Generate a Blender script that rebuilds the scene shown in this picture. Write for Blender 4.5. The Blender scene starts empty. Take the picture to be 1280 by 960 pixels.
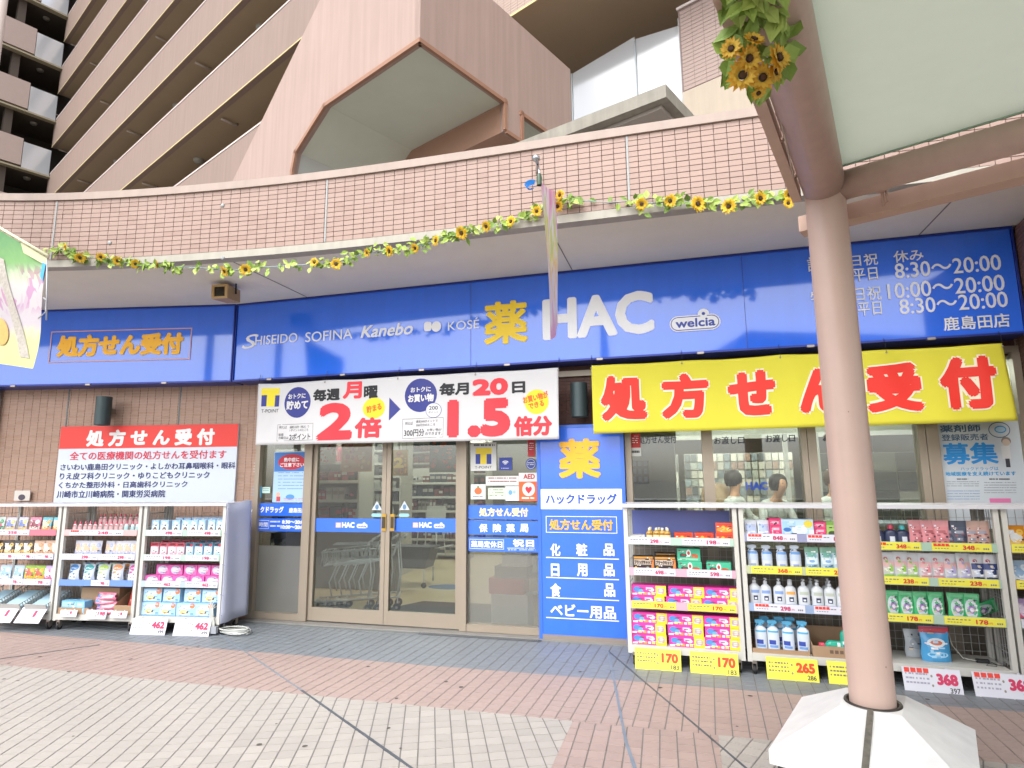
import bpy, math, random
from mathutils import Vector, Matrix
random.seed(7)
R = math.radians
SC = bpy.context.scene
# ------------------------------------------------------------------ camera
F, PITCH, YAW, ROLL, EYE = 760.0, R(8.92), R(15.63), R(-0.52), 1.55
fw = Vector((-math.sin(YAW)*math.cos(PITCH), math.cos(YAW)*math.cos(PITCH), math.sin(PITCH)))
r0 = Vector((math.cos(YAW), math.sin(YAW), 0)); u0 = r0.cross(fw)
cr = r0*math.cos(ROLL)+u0*math.sin(ROLL); cu = -r0*math.sin(ROLL)+u0*math.cos(ROLL)
CAM = Vector((0, 0, EYE))
cd = bpy.data.cameras.new('camera'); cam = bpy.data.objects.new('camera', cd); SC.collection.objects.link(cam)
M4 = Matrix((cr, cu, -fw)).transposed().to_4x4(); M4.translation = CAM
cam.matrix_world = M4
cd.sensor_width = 36; cd.lens = F/1280*36; cd.clip_start = 0.05; cd.clip_end = 1500
SC.camera = cam
# ------------------------------------------------------------------ world, sun, exposure
SUN_EL, SUN_AZ = R(52), R(192)      # azimuth clockwise from +Y (into the building)
w = bpy.data.worlds.new('World'); SC.world = w; w.use_nodes = True
nt = w.node_tree; bg = nt.nodes['Background']
sky = nt.nodes.new('ShaderNodeTexSky'); sky.sky_type = 'NISHITA'; sky.sun_disc = False
sky.sun_elevation = SUN_EL; sky.sun_rotation = SUN_AZ
sky.air_density = 0.8; sky.dust_density = 3.0; sky.ozone_density = 1.0
hs = nt.nodes.new('ShaderNodeHueSaturation'); hs.inputs['Saturation'].default_value = 0.35      # thin white overcast
nt.links.new(sky.outputs[0], hs.inputs['Color']); nt.links.new(hs.outputs[0], bg.inputs[0]); bg.inputs[1].default_value = 0.15
sd = bpy.data.lights.new('sun', 'SUN'); sd.energy = 0.5; sd.angle = R(70); sd.color = (1.0, 0.96, 0.88)
so = bpy.data.objects.new('sun', sd); SC.collection.objects.link(so)
sv = Vector((math.sin(SUN_AZ)*math.cos(SUN_EL), math.cos(SUN_AZ)*math.cos(SUN_EL), math.sin(SUN_EL)))
so.rotation_euler = (-sv).to_track_quat('-Z', 'Y').to_euler()
SC.view_settings.view_transform = 'Standard'; SC.view_settings.look = 'None'
SC.view_settings.exposure = 1.62; SC.view_settings.gamma = 1
SC.cycles.max_bounces = 8; SC.cycles.diffuse_bounces = 4; SC.cycles.transparent_max_bounces = 12
SC.cycles.caustics_reflective = False; SC.cycles.caustics_refractive = False
try: SC.cycles.use_denoising = True
except Exception: pass

# ------------------------------------------------------------------ where a ray of the photo meets a real plane
def ray(px, py): return fw + cr*((px-640)/F) + cu*((480-py)/F)
def aty(px, py, Y): d = ray(px, py); return CAM + d*(Y/d.y)
def atz(px, py, Z): d = ray(px, py); return CAM + d*((Z-EYE)/d.z)
def atp(px, py, p0, n): d = ray(px, py); return CAM + d*((p0-CAM).dot(n)/d.dot(n))
class Plane:
    """A vertical plane: origin o, heading a (0 = facing the street along -Y); local x runs along it, y into the building, z up."""
    def __init__(s, o, a): s.o = Vector(o); s.a = a; s.x = Vector((math.cos(a), math.sin(a), 0)); s.n = Vector((-math.sin(a), math.cos(a), 0))
    def m(s): return Matrix.Translation(s.o) @ Matrix.Rotation(s.a, 4, 'Z')
    def loc(s, px, py): q = atp(px, py, s.o, s.n)-s.o; return q.dot(s.x), q.z
    def shift(s, d): return Plane(s.o - s.n*d, s.a)
# ------------------------------------------------------------------ materials
def lin(h):
    if isinstance(h, str):
        h = h.lstrip('#'); c = [int(h[i:i+2], 16)/255 for i in (0, 2, 4)]
    else: c = [x/255 for x in h]
    return tuple((x/12.92 if x <= .04045 else ((x+.055)/1.055)**2.4) for x in c)
MC = {}
def C(h, rough=.5, metal=0, var=0, scale=4, bump=0, bscale=60, spec=.5, rnd=0, coat=0, stain=0):
    """A procedural material: base colour with noise variation, dirt, per-object variation and fine relief."""
    key = (h if isinstance(h, str) else tuple(h), rough, metal, var, scale, bump, bscale, spec, rnd, coat, stain)
    if key in MC: return MC[key]
    m = bpy.data.materials.new('surface'); m.use_nodes = True; t = m.node_tree; b = t.nodes['Principled BSDF']
    col = lin(h); b.inputs['Base Color'].default_value = (*col, 1); b.inputs['Roughness'].default_value = rough
    b.inputs['Metallic'].default_value = metal; b.inputs['Specular IOR Level'].default_value = spec
    if coat: b.inputs['Coat Weight'].default_value = coat; b.inputs['Coat Roughness'].default_value = .05
    src = None
    geo = t.nodes.new('ShaderNodeNewGeometry')
    def mul(a, fac_out, lo, hi):
        mr = t.nodes.new('ShaderNodeMapRange'); mr.inputs[3].default_value = lo; mr.inputs[4].default_value = hi
        t.links.new(fac_out, mr.inputs[0])
        mx = t.nodes.new('ShaderNodeMix'); mx.data_type = 'RGBA'; mx.blend_type = 'MULTIPLY'; mx.inputs[0].default_value = 1
        if a is None: mx.inputs[6].default_value = (*col, 1)
        else: t.links.new(a, mx.inputs[6])
        cc = t.nodes.new('ShaderNodeCombineColor')
        for i in range(3): t.links.new(mr.outputs[0], cc.inputs[i])
        t.links.new(cc.outputs[0], mx.inputs[7]); return mx.outputs[2]
    if var:
        n = t.nodes.new('ShaderNodeTexNoise'); n.inputs['Scale'].default_value = scale; n.inputs['Detail'].default_value = 6
        n.inputs['Roughness'].default_value = .65; t.links.new(geo.outputs['Position'], n.inputs['Vector']); src = mul(src, n.outputs[0], 1-var*1.6, 1+var*1.6)
    if rnd:
        oi = t.nodes.new('ShaderNodeObjectInfo'); src = mul(src, oi.outputs['Random'], 1-rnd, 1+rnd)
    if stain:   # rain streaks running down
        mp = t.nodes.new('ShaderNodeMapping'); mp.inputs['Scale'].default_value = (7, 7, .35); t.links.new(geo.outputs['Position'], mp.inputs['Vector'])
        n = t.nodes.new('ShaderNodeTexNoise'); n.inputs['Scale'].default_value = 1.6; n.inputs['Detail'].default_value = 8; t.links.new(mp.outputs[0], n.inputs['Vector'])
        src = mul(src, n.outputs[0], 1+stain, 1-stain*1.6)
    if src is not None: t.links.new(src, b.inputs['Base Color'])
    if bump:
        n = t.nodes.new('ShaderNodeTexNoise'); n.inputs['Scale'].default_value = bscale; n.inputs['Detail'].default_value = 4
        t.links.new(geo.outputs['Position'], n.inputs['Vector'])
        bp = t.nodes.new('ShaderNodeBump'); bp.inputs['Strength'].default_value = bump; bp.inputs['Distance'].default_value = .01
        t.links.new(n.outputs[0], bp.inputs['Height']); t.links.new(bp.outputs[0], b.inputs['Normal'])
    MC[key] = m; return m
def glass_mat(tint, f0=.06, rough=.0, haze=0.0, hazecol=(.8, .85, .85)):
    m = bpy.data.materials.new('window_glass'); m.use_nodes = True; t = m.node_tree; t.nodes.clear()
    o = t.nodes.new('ShaderNodeOutputMaterial'); tr = t.nodes.new('ShaderNodeBsdfTransparent'); tr.inputs[0].default_value = (*tint, 1)
    g = t.nodes.new('ShaderNodeBsdfGlossy'); g.inputs['Roughness'].default_value = rough; g.inputs[0].default_value = (1, 1, 1, 1)
    lw = t.nodes.new('ShaderNodeFresnel'); lw.inputs[0].default_value = 1.5
    mm = t.nodes.new('ShaderNodeMath'); mm.operation = 'MULTIPLY_ADD'; mm.inputs[1].default_value = 0.9; mm.inputs[2].default_value = f0; mm.use_clamp = True
    t.links.new(lw.outputs[0], mm.inputs[0])
    mx = t.nodes.new('ShaderNodeMixShader'); t.links.new(mm.outputs[0], mx.inputs[0]); base = tr.outputs[0]
    if haze:
        d = t.nodes.new('ShaderNodeBsdfDiffuse'); d.inputs[0].default_value = (*hazecol, 1)
        tl = t.nodes.new('ShaderNodeBsdfTranslucent'); tl.inputs[0].default_value = (*hazecol, 1)
        m2 = t.nodes.new('ShaderNodeMixShader'); m2.inputs[0].default_value = .5; t.links.new(d.outputs[0], m2.inputs[1]); t.links.new(tl.outputs[0], m2.inputs[2])
        m3 = t.nodes.new('ShaderNodeMixShader'); m3.inputs[0].default_value = haze; t.links.new(tr.outputs[0], m3.inputs[1]); t.links.new(m2.outputs[0], m3.inputs[2]); base = m3.outputs[0]
    t.links.new(base, mx.inputs[1]); t.links.new(g.outputs[0], mx.inputs[2]); t.links.new(mx.outputs[0], o.inputs[0])
    return m
def translucent_mat(h, amount=.5, rough=.6):
    m = C(h, rough, var=.05, scale=1.2, stain=.05).copy(); t = m.node_tree; b = t.nodes['Principled BSDF']; o = t.nodes['Material Output']
    tl = t.nodes.new('ShaderNodeBsdfTranslucent'); tl.inputs[0].default_value = (*lin(h), 1); mx = t.nodes.new('ShaderNodeMixShader'); mx.inputs[0].default_value = amount
    t.links.new(b.outputs[0], mx.inputs[1]); t.links.new(tl.outputs[0], mx.inputs[2]); t.links.new(mx.outputs[0], o.inputs[0]); return m
def emit_mat(col, s):
    m = bpy.data.materials.new('lamp_glow'); m.use_nodes = True; b = m.node_tree.nodes['Principled BSDF']
    b.inputs['Base Color'].default_value = (.8, .8, .8, 1); b.inputs['Emission Color'].default_value = (*col, 1); b.inputs['Emission Strength'].default_value = s
    return m
# ------------------------------------------------------------------ mesh helpers
def link(o): SC.collection.objects.link(o); return o
class MB:
    def __init__(s): s.v = []; s.f = []; s.i = []; s.sm = []
    def face(s, pts, mi=0, sm=False):
        n = len(s.v); s.v += [tuple(p) for p in pts]; s.f.append(tuple(range(n, n+len(pts)))); s.i.append(mi); s.sm.append(sm); return s
    def box(s, x0, x1, y0, y1, z0, z1, mi=0, M=None):
        n = len(s.v); P = [Vector((x, y, z)) for z in (z0, z1) for y in (y0, y1) for x in (x0, x1)]
        if M is not None: P = [M @ p for p in P]
        s.v += [tuple(p) for p in P]
        for q in ((0, 2, 3, 1), (4, 5, 7, 6), (0, 1, 5, 4), (2, 6, 7, 3), (0, 4, 6, 2), (1, 3, 7, 5)):
            s.f.append(tuple(n+k for k in q)); s.i.append(mi); s.sm.append(False)
        return s
    def prism(s, pts, vec, mi=0, side=None):
        """closed polygon pts (3-D) swept along vec"""
        n = len(s.v); k = len(pts); vec = Vector(vec); P = [Vector(p) for p in pts]
        s.v += [tuple(p) for p in P] + [tuple(p+vec) for p in P]
        s.f.append(tuple(range(n, n+k))[::-1]); s.i.append(mi); s.sm.append(False)
        s.f.append(tuple(range(n+k, n+2*k))); s.i.append(mi); s.sm.append(False)
        for a in range(k):
            b = (a+1) % k; s.f.append((n+a, n+b, n+k+b, n+k+a)); s.i.append(mi if side is None else side); s.sm.append(False)
        return s
    def tube(s, path, r, seg=8, mi=0, closed=False, cap=True):
        P = [Vector(p) for p in path]; k = len(P); rr = r if isinstance(r, (list, tuple)) else [r]*k
        base = len(s.v); up = None
        for a in range(k):
            if closed: d = P[(a+1) % k]-P[a-1]
            else: d = P[min(a+1, k-1)]-P[max(a-1, 0)]
            d.normalize()
            if up is None: up = Vector((0, 0, 1)) if abs(d.z) < .9 else Vector((1, 0, 0))
            x = up.cross(d).normalized(); y = d.cross(x); up = y
            for q in range(seg):
                an = 2*math.pi*q/seg; s.v.append(tuple(P[a]+x*(rr[a]*math.cos(an))+y*(rr[a]*math.sin(an))))
        for a in range(k if closed else k-1):
            b = (a+1) % k
            for q in range(seg):
                q2 = (q+1) % seg
                s.f.append((base+a*seg+q, base+a*seg+q2, base+b*seg+q2, base+b*seg+q)); s.i.append(mi); s.sm.append(True)
        if cap and not closed:
            s.f.append(tuple(base+q for q in range(seg))[::-1]); s.i.append(mi); s.sm.append(False)
            s.f.append(tuple(base+(k-1)*seg+q for q in range(seg))); s.i.append(mi); s.sm.append(False)
        return s
    def lathe(s, prof, seg=16, mi=0, c=(0, 0, 0), a0=0, a1=2*math.pi, sx=1, sy=1):
        base = len(s.v); full = abs(a1-a0-2*math.pi) < 1e-6; k = seg if full else seg+1
        for (r, z) in prof:
            for q in range(k):
                an = a0+(a1-a0)*q/seg; s.v.append((c[0]+r*math.cos(an)*sx, c[1]+r*math.sin(an)*sy, c[2]+z))
        for a in range(len(prof)-1):
            for q in range(seg):
                q2 = (q+1) % k
                s.f.append((base+a*k+q, base+a*k+q2, base+(a+1)*k+q2, base+(a+1)*k+q)); s.i.append(mi); s.sm.append(True)
        return s
    def build(s, name, mats, parent=None, M=None):
        me = bpy.data.meshes.new(name); me.from_pydata(s.v, [], s.f)
        if not isinstance(mats, (list, tuple)): mats = [mats]
        for m in mats: me.materials.append(m)
        me.polygons.foreach_set('material_index', s.i); me.polygons.foreach_set('use_smooth', s.sm); me.update()
        o = bpy.data.objects.new(name, me); link(o)
        if parent is not None: o.parent = parent
        if M is not None: o.matrix_local = M
        return o
def tag(o, label=None, cat=None, group=None, kind='thing'):
    if label: o['label'] = label
    if cat: o['category'] = cat
    if group: o['group'] = group
    if kind: o['kind'] = kind
    return o
def thing(name, label, cat, M=None, group=None):
    o = bpy.data.objects.new(name, None); link(o); o.empty_display_size = .1
    if M is not None: o.matrix_world = M
    return tag(o, label, cat, group)
def struct(o):
    if o.parent is None: o['kind'] = 'structure'
    return o
def stuff(o): o['kind'] = 'stuff'; return o
def dup(root, M, label=None, group=None):
    c = root.copy(); link(c); c.matrix_world = M
    if label: c['label'] = label
    if group: c['group'] = group
    for ch in root.children:
        k = ch.copy(); link(k); k.parent = c
        for g in ch.children: q = g.copy(); link(q); q.parent = k
    return c
# ------------------------------------------------------------------ writing
TXT = {}
def text_mesh(s, fat=0, res=3):
    key = (s, fat, res)
    if key not in TXT:
        c = bpy.data.curves.new('lettering', 'FONT'); c.body = s; c.size = 1; c.resolution_u = res; c.offset = fat
        o = bpy.data.objects.new('lettering', c); link(o)
        dg = bpy.context.evaluated_depsgraph_get(); me = bpy.data.meshes.new_from_object(o.evaluated_get(dg))
        V = [v.co.copy() for v in me.vertices]; P = [tuple(p.vertices) for p in me.polygons]
        bpy.data.objects.remove(o); bpy.data.curves.remove(c); bpy.data.meshes.remove(me)
        TXT[key] = (V, P)
    return TXT[key]
def cut_mesh(V, P, stepx, stepz):
    """splits flat faces along a grid so that they can follow a curved cloth"""
    import bmesh
    bm = bmesh.new(); vs = [bm.verts.new(v) for v in V]
    for p in P:
        try: bm.faces.new([vs[i] for i in p])
        except ValueError: pass
    for ax, st in ((0, stepx), (1, stepz)):
        lo = min(v[ax] for v in V); hi = max(v[ax] for v in V); k = math.floor(lo/st)+1
        while k*st < hi:
            co = [0, 0, 0]; no = [0, 0, 0]; co[ax] = k*st; no[ax] = 1
            bmesh.ops.bisect_plane(bm, geom=bm.verts[:]+bm.edges[:]+bm.faces[:], plane_co=co, plane_no=no); k += 1
    bm.verts.index_update(); V2 = [v.co.copy() for v in bm.verts]; P2 = [tuple(v.index for v in f.verts) for f in bm.faces]; bm.free(); return V2, P2
def put_text(mb, s, x0, x1, z0, z1, y, mi=0, fat=0, shear=0, rot=0, fn=None, thick=0, rise=0):
    """writes s into the box x0..x1, z0..z1 on the plane y (facing -y); bold strokes come from shifted layers; fn bends it onto a surface"""
    V, P = text_mesh(s, 0)
    if not V: return
    a0 = min(v.x for v in V); a1 = max(v.x for v in V); b0 = min(v.y for v in V); b1 = max(v.y for v in V)
    cx, cz = (x0+x1)/2, (z0+z1)/2; f = fat*min(z1-z0, 99)/max(.3, b1-b0)*1.0
    x0 += f; x1 -= f; z0 += f; z1 -= f; Q = []
    for v in V:
        fx = (v.x-a0)/max(1e-6, a1-a0); fz = (v.y-b0)/max(1e-6, b1-b0)
        x = x0+(x1-x0)*fx; z = z0+(z1-z0)*fz; x += shear*(z-cz); z += rise*(fx-.5)
        if rot: dx, dz = x-cx, z-cz; x = cx+dx*math.cos(rot)-dz*math.sin(rot); z = cz+dx*math.sin(rot)+dz*math.cos(rot)
        Q.append((x, z, 0))
    if fn: Q, P = cut_mesh(Q, P, .035, .07)
    from collections import Counter
    ed = Counter()
    if thick:
        for p in P:
            for a, b in zip(p, p[1:]+p[:1]): ed[(a, b)] += 1
    dirs = [(0, 0)]
    if f: nd = 14 if fat > .034 and not fn else 8 if fat > .025 else 4; dirs += [(math.cos(2*math.pi*(k+.5)/nd)*f, math.sin(2*math.pi*(k+.5)/nd)*f) for k in range(nd)]
    for li, (ox, oz) in enumerate(dirs):
        n = len(mb.v); yy = y-.00006*li; out = [(q[0]+ox, (fn(q[0]+ox, q[1]+oz) if fn else 0)+yy, q[1]+oz) for q in Q]; mb.v += out
        for p in P: mb.f.append(tuple(n+k for k in p)); mb.i.append(mi); mb.sm.append(False)
        if thick:
            m = len(mb.v); mb.v += [(q[0], y+thick, q[2]) for q in out]
            for (a, b) in list(ed):
                if (b, a) not in ed: mb.f.append((n+b, n+a, m+a, m+b)); mb.i.append(mi); mb.sm.append(False)
def patch(mb, x0, x1, z0, z1, y, mi=0, fn=None, nx=1, nz=1):
    base = len(mb.v)
    for b in range(nz+1):
        for a in range(nx+1):
            x = x0+(x1-x0)*a/nx; z = z0+(z1-z0)*b/nz; mb.v.append((x, (fn(x, z) if fn else 0)+y, z))
    for b in range(nz):
        for a in range(nx):
            q = base+b*(nx+1)+a; mb.f.append((q, q+1, q+nx+2, q+nx+1)); mb.i.append(mi); mb.sm.append(fn is not None)
def disc(mb, cx, cz, rx, rz, y, mi=0, fn=None, seg=20, pts=None):
    P = pts or [(cx+rx*math.cos(2*math.pi*k/seg), cz+rz*math.sin(2*math.pi*k/seg)) for k in range(seg)]
    if not fn: mb.face([(x, y, z) for x, z in P], mi); return
    mx = sum(p[0] for p in P)/len(P); mz = sum(p[1] for p in P)/len(P); n = len(P); L = 6
    for k in range(L):
        r0_, r1_ = k/L, (k+1)/L
        for i in range(n):
            a, b = P[i], P[(i+1) % n]; q = [(mx+(a[0]-mx)*r0_, mz+(a[1]-mz)*r0_), (mx+(a[0]-mx)*r1_, mz+(a[1]-mz)*r1_), (mx+(b[0]-mx)*r1_, mz+(b[1]-mz)*r1_), (mx+(b[0]-mx)*r0_, mz+(b[1]-mz)*r0_)]
            if k == 0: q = q[:3]
            mb.face([(x, fn(x, z)+y, z) for x, z in q], mi)
def frame_rect(mb, x0, x1, z0, z1, t, y, mi=0, fn=None):
    for a in ((x0, x1, z0, z0+t), (x0, x1, z1-t, z1), (x0, x0+t, z0+t, z1-t), (x1-t, x1, z0+t, z1-t)): patch(mb, *a, y, mi, fn, 4 if fn else 1, 1)
class Zoom:
    """reads boxes off an enlarged view of the photo (origin ox, oy, scale s) and gives them in a plane's own metres"""
    def __init__(s, plane, ox, oy, k): s.p = plane; s.ox = ox; s.oy = oy; s.k = k
    def pt(s, x, y): return s.p.loc(s.ox+x/s.k, s.oy+y/s.k)
    def box(s, x0, x1, y0, y1):
        ym = (y0+y1)/2; xm = (x0+x1)/2
        return s.pt(x0, ym)[0], s.pt(x1, ym)[0], s.pt(xm, y1)[1], s.pt(xm, y0)[1]
U = Vector((-.9135, .4067, 0)).normalized(); V_ = Vector((U.y, -U.x, 0))
def W(s, t, z): p = U*s+V_*t; return Vector((p.x, p.y, z))
# ================================================================== GROUND
m_base = C('#8d8883', .9, var=.1, scale=3)
g = MB(); g.box(-300, 300, -300, 300, -.3, -.012, 0)
ground = struct(g.build('ground', m_base))
m_cream = C('#a5a099', .62, var=.1, scale=1.6, bump=.15, bscale=90, rnd=.07)
m_pink = C('#a18e86', .62, var=.07, scale=2.5, bump=.15, bscale=90, rnd=.06)
m_blue = C('#777d82', .5, var=.08, scale=2.0, bump=.12, bscale=90, rnd=.05)
m_grout = C('#7a7774', .9)
pave = struct(MB().box(-11.2, 5.2, .8, 6.15, -.011, -.0035).build('pavement', m_grout))
def clip(poly, region):
    out = poly
    for k in range(len(region)):
        a = region[k]; b = region[(k+1) % len(region)]; inp = out; out = []
        def ins(p): return (b[0]-a[0])*(p[1]-a[1])-(b[1]-a[1])*(p[0]-a[0]) >= -1e-9
        for i in range(len(inp)):
            p = inp[i]; q = inp[(i+1) % len(inp)]
            if ins(p) != ins(q):
                d1 = (b[0]-a[0])*(p[1]-a[1])-(b[1]-a[1])*(p[0]-a[0]); d2 = (b[0]-a[0])*(q[1]-a[1])-(b[1]-a[1])*(q[0]-a[0])
                t = d1/(d1-d2); x = (p[0]+(q[0]-p[0])*t, p[1]+(q[1]-p[1])*t)
                if ins(p): out.append(p); out.append(x)
                else: out.append(x)
            elif ins(p): out.append(p)
        if len(out) < 3: return []
    return out
REG = [([(-11, .9), (-.78, .9), (-.78, 4.18), (-11, 4.18)], 23.2, m_cream), ([(-.78, .9), (.115, .9), (.115, 4.18), (-.78, 4.18)], 2, m_pink),
       ([(.115, .9), (5, .9), (5, 4.18), (.115, 4.18)], -21.5, m_cream), ([(-11, 4.18), (5, 4.18), (5, 5.06), (-11, 5.06)], -2.0, m_pink),
       ([(-11, 5.06), (5, 5.06), (5, 6.1), (-11, 6.1)], -2.0, m_blue)]
tiles = []
S, G = .1, .0035
for ri, (reg, deg, mt) in enumerate(REG):
    a = R(deg); ex = (math.cos(a), math.sin(a)); ey = (-math.sin(a), math.cos(a))
    if ri in (3, 4): ox, oy = 0, 4.18
    else: ox, oy = -.33, 4.18
    for i in range(-130, 131):
        for j in range(-130, 131):
            cx = ox+(i+.5)*S*ex[0]+(j+.5)*S*ey[0]; cy = oy+(i+.5)*S*ex[1]+(j+.5)*S*ey[1]
            if not (-11.1 < cx < 5.1 and .85 < cy < 6.15): continue
            if cy < .9+(abs(cx)-.5)*.35-.0 and False: continue
            h = S/2-G; q = [(cx+ex[0]*u*h+ey[0]*v*h, cy+ex[1]*u*h+ey[1]*v*h) for u, v in ((-1, -1), (1, -1), (1, 1), (-1, 1))]
            c = clip(q, reg)
            if len(c) < 3: continue
            ar = abs(sum(c[k][0]*c[(k+1) % len(c)][1]-c[(k+1) % len(c)][0]*c[k][1] for k in range(len(c))))/2
            if ar < .0003: continue
            d = (Vector((cx, cy, 0))-CAM); zz = d.dot(fw); sx = 640+F*d.dot(cr)/zz if zz > 0 else -1; sy = 480-F*d.dot(cu)/zz if zz > 0 else -1
            tiles.append((ar, 0 < sx < 1280 and 0 < sy < 962 and not (965 < sx < 1215 and sy > 880), cx, cy, c, mt, ar > .98*(2*h)**2, a))
tiles.sort(key=lambda t: (not t[1], t[2]**2+t[3]**2))
full = {}
rest = MB(); rm = [m_cream, m_pink, m_blue]
def tile_prism(mb, c, mi, top=0.0):
    zt = top+random.uniform(-.0006, .0006); b = .0015
    n = len(mb.v); k = len(c); mx = sum(p[0] for p in c)/k; my = sum(p[1] for p in c)/k
    mb.v += [(p[0], p[1], -.006) for p in c] + [(p[0]+(mx-p[0])*.02, p[1]+(my-p[1])*.02, zt) for p in c]
    mb.f.append(tuple(range(n+k, n+2*k))); mb.i.append(mi); mb.sm.append(False)
    for q in range(k):
        r = (q+1) % k; mb.f.append((n+q, n+r, n+k+r, n+k+q)); mb.i.append(mi); mb.sm.append(False)
for idx, (ar, vis, cx, cy, c, mt, whole, a) in enumerate(tiles):
    if idx < 298:
        if whole:
            if mt not in full:
                b = MB(); h = S/2-G; tile_prism(b, [(-h, -h), (h, -h), (h, h), (-h, h)], 0); o = b.build('paving_tile', mt); full[mt] = o.data
            else: o = link(bpy.data.objects.new('paving_tile', full[mt]))
            o.parent = pave; o.matrix_local = Matrix.Translation((cx, cy, random.uniform(-.0006, .0006))) @ Matrix.Rotation(a, 4, 'Z')
        else:
            b = MB(); tile_prism(b, [(p[0]-cx, p[1]-cy) for p in c], 0); b.build('paving_tile', mt, pave, Matrix.Translation((cx, cy, 0)))
    else: tile_prism(rest, c, rm.index(mt))
stuff(rest.build('paving_tile', rm, pave))
# expansion joints: dark and pale blue sealant strips set in the tiles
m_seal = C('#4d5258', .6, var=.35, scale=14); m_seal2 = C('#727e88', .5, var=.3, scale=9)
def strip(p, q, wd, mat, n=14):
    b = MB(); p = Vector((*p, 0)); q = Vector((*q, 0)); d = (q-p).normalized(); s = Vector((-d.y, d.x, 0)); L = []; Rr = []
    for k in range(n+1):
        c = p+(q-p)*k/n; ww = wd*(.75+.5*random.random()); L.append(c+s*ww/2); Rr.append(c-s*ww/2)
    for k in range(n): b.prism([(*Rr[k].xy, .0), (*Rr[k+1].xy, .0), (*L[k+1].xy, .0), (*L[k].xy, .0)], (0, 0, .0035), 0)
    o = struct(b.build('expansion_joint', mat, pave)); return o
strip((-4.81, 5.6), (-2.85, 4.25), .012, m_seal2); strip((-2.85, 4.25), (-1.0, 2.95), .016, m_seal)
strip((-.75, 5.85), (-.42, 3.95), .017, m_seal2); strip((-.42, 3.95), (-.1, 2.6), .019, m_seal2)
strip((-.75, 5.85), (.6, 3.0), .013, m_seal)
strip((-5.55, 4.9), (-6.3, 3.9), .012, m_seal)
gm = MB(); rr = random.Random(21)
for _ in range(46):
    cx, cy, r = rr.uniform(-6, 2.4), rr.uniform(3.0, 5.9), rr.uniform(.008, .02); n_ = 9; gm.face([(cx+r*rr.uniform(.7, 1.1)*math.cos(2*math.pi*k/n_), cy+r*rr.uniform(.7, 1.1)*math.sin(2*math.pi*k/n_), .0024) for k in range(n_)])
gs = gm.build('gum_spots', C('#55504c', .9)); tag(gs, 'dark flattened gum and dirt spots scattered over the paving', 'dirt', kind='stuff')
# ================================================================== SHOP BUILDING
shop = thing('store_building', 'drugstore front with brown brick walls, aluminium frames and a tiled balcony above', 'building')
LP = Plane((-5.05, 6.2, 0), R(11.5))     # the wall on the left turns towards the street
MP = Plane((0, 6.2, 0), 0)
m_brick = C('#ab8d7b', .6, var=.08, scale=3, bump=.1, rnd=0); m_brick2 = C('#7c5547', .6, var=.08, scale=5)
m_mort = C('#b4a194', .85); m_dbrick = C('#5a3a30', .6, var=.1, scale=5)
m_seal3 = C('#5f6f73', .6)
def brick_wall(name, M, x0, x1, z0, z1, mat, mort, bl=.1, bh=.034, depth=.3, gap=.004, stack=True, parent=None, dy=.006):
    o = struct(MB().box(x0, x1, 0, depth, z0, z1).build(name, mort, parent or shop, M))
    b = MB(); nz = int(round((z1-z0)/bh)); nx = max(1, int(round((x1-x0)/bl))); bw = (x1-x0)/nx; hh = (z1-z0)/nz
    for j in range(nz):
        for i in range(nx):
            y = -dy+random.uniform(-.0012, .0012); xa = x0+i*bw+gap/2; xb = xa+bw-gap; za = z0+j*hh+gap/2; zb = za+hh-gap
            n = len(b.v); b.v += [(xa, 0, za), (xb, 0, za), (xb, 0, zb), (xa, 0, zb), (xa+.001, y, za+.001), (xb-.001, y, za+.001), (xb-.001, y, zb-.001), (xa+.001, y, zb-.001)]
            for q in ((4, 5, 6, 7), (0, 1, 5, 4), (1, 2, 6, 5), (2, 3, 7, 6), (3, 0, 4, 7)): b.f.append(tuple(n+k for k in q)); b.i.append(0 if random.random() < .8 else 1); b.sm.append(False)
    stuff(b.build('brick', [mat, C('#a58673', .6, var=.08, scale=3)] if mat is m_brick else [mat, mat], o)); return o
bw = brick_wall('brick_wall', LP.m(), -3.6, 0, 0, 3.64, m_brick, m_mort)
for u in (-2.33, -.88): MB().box(u-.008, u+.008, -.009, -.001, 0, 3.6).build('sealant_joint', m_seal3, bw)
brick_wall('brick_pillar', MP.m(), -5.05, -4.88, 0, 3.64, m_brick, m_mort)
brick_wall('brick_pillar', MP.m(), -1.44, -.56, 2.08, 3.64, m_dbrick, m_dbrick)
brick_wall('brick_wall', Matrix.Translation((0, 6.22, 0)), -4.88, -1.44, 2.58, 3.64, m_dbrick, m_dbrick)
brick_wall('brick_wall', Matrix.Translation((0, 6.22, 0)), -.56, 3.0, 2.58, 3.64, m_dbrick, m_dbrick)
# projecting wall at the far right
m_rbrick = C('#7b5a50', .6, var=.1, scale=4)
rp = Plane((2.86, 6.2, 0), R(-97)); brick_wall('brick_wall', rp.m(), 0, 1.9, 0, 3.64, m_rbrick, m_mort)
brick_wall('brick_wall', Matrix.Translation((0, 6.2, 0)), 2.84, 3.6, 0, 3.64, m_rbrick, m_mort, depth=.2)
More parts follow.
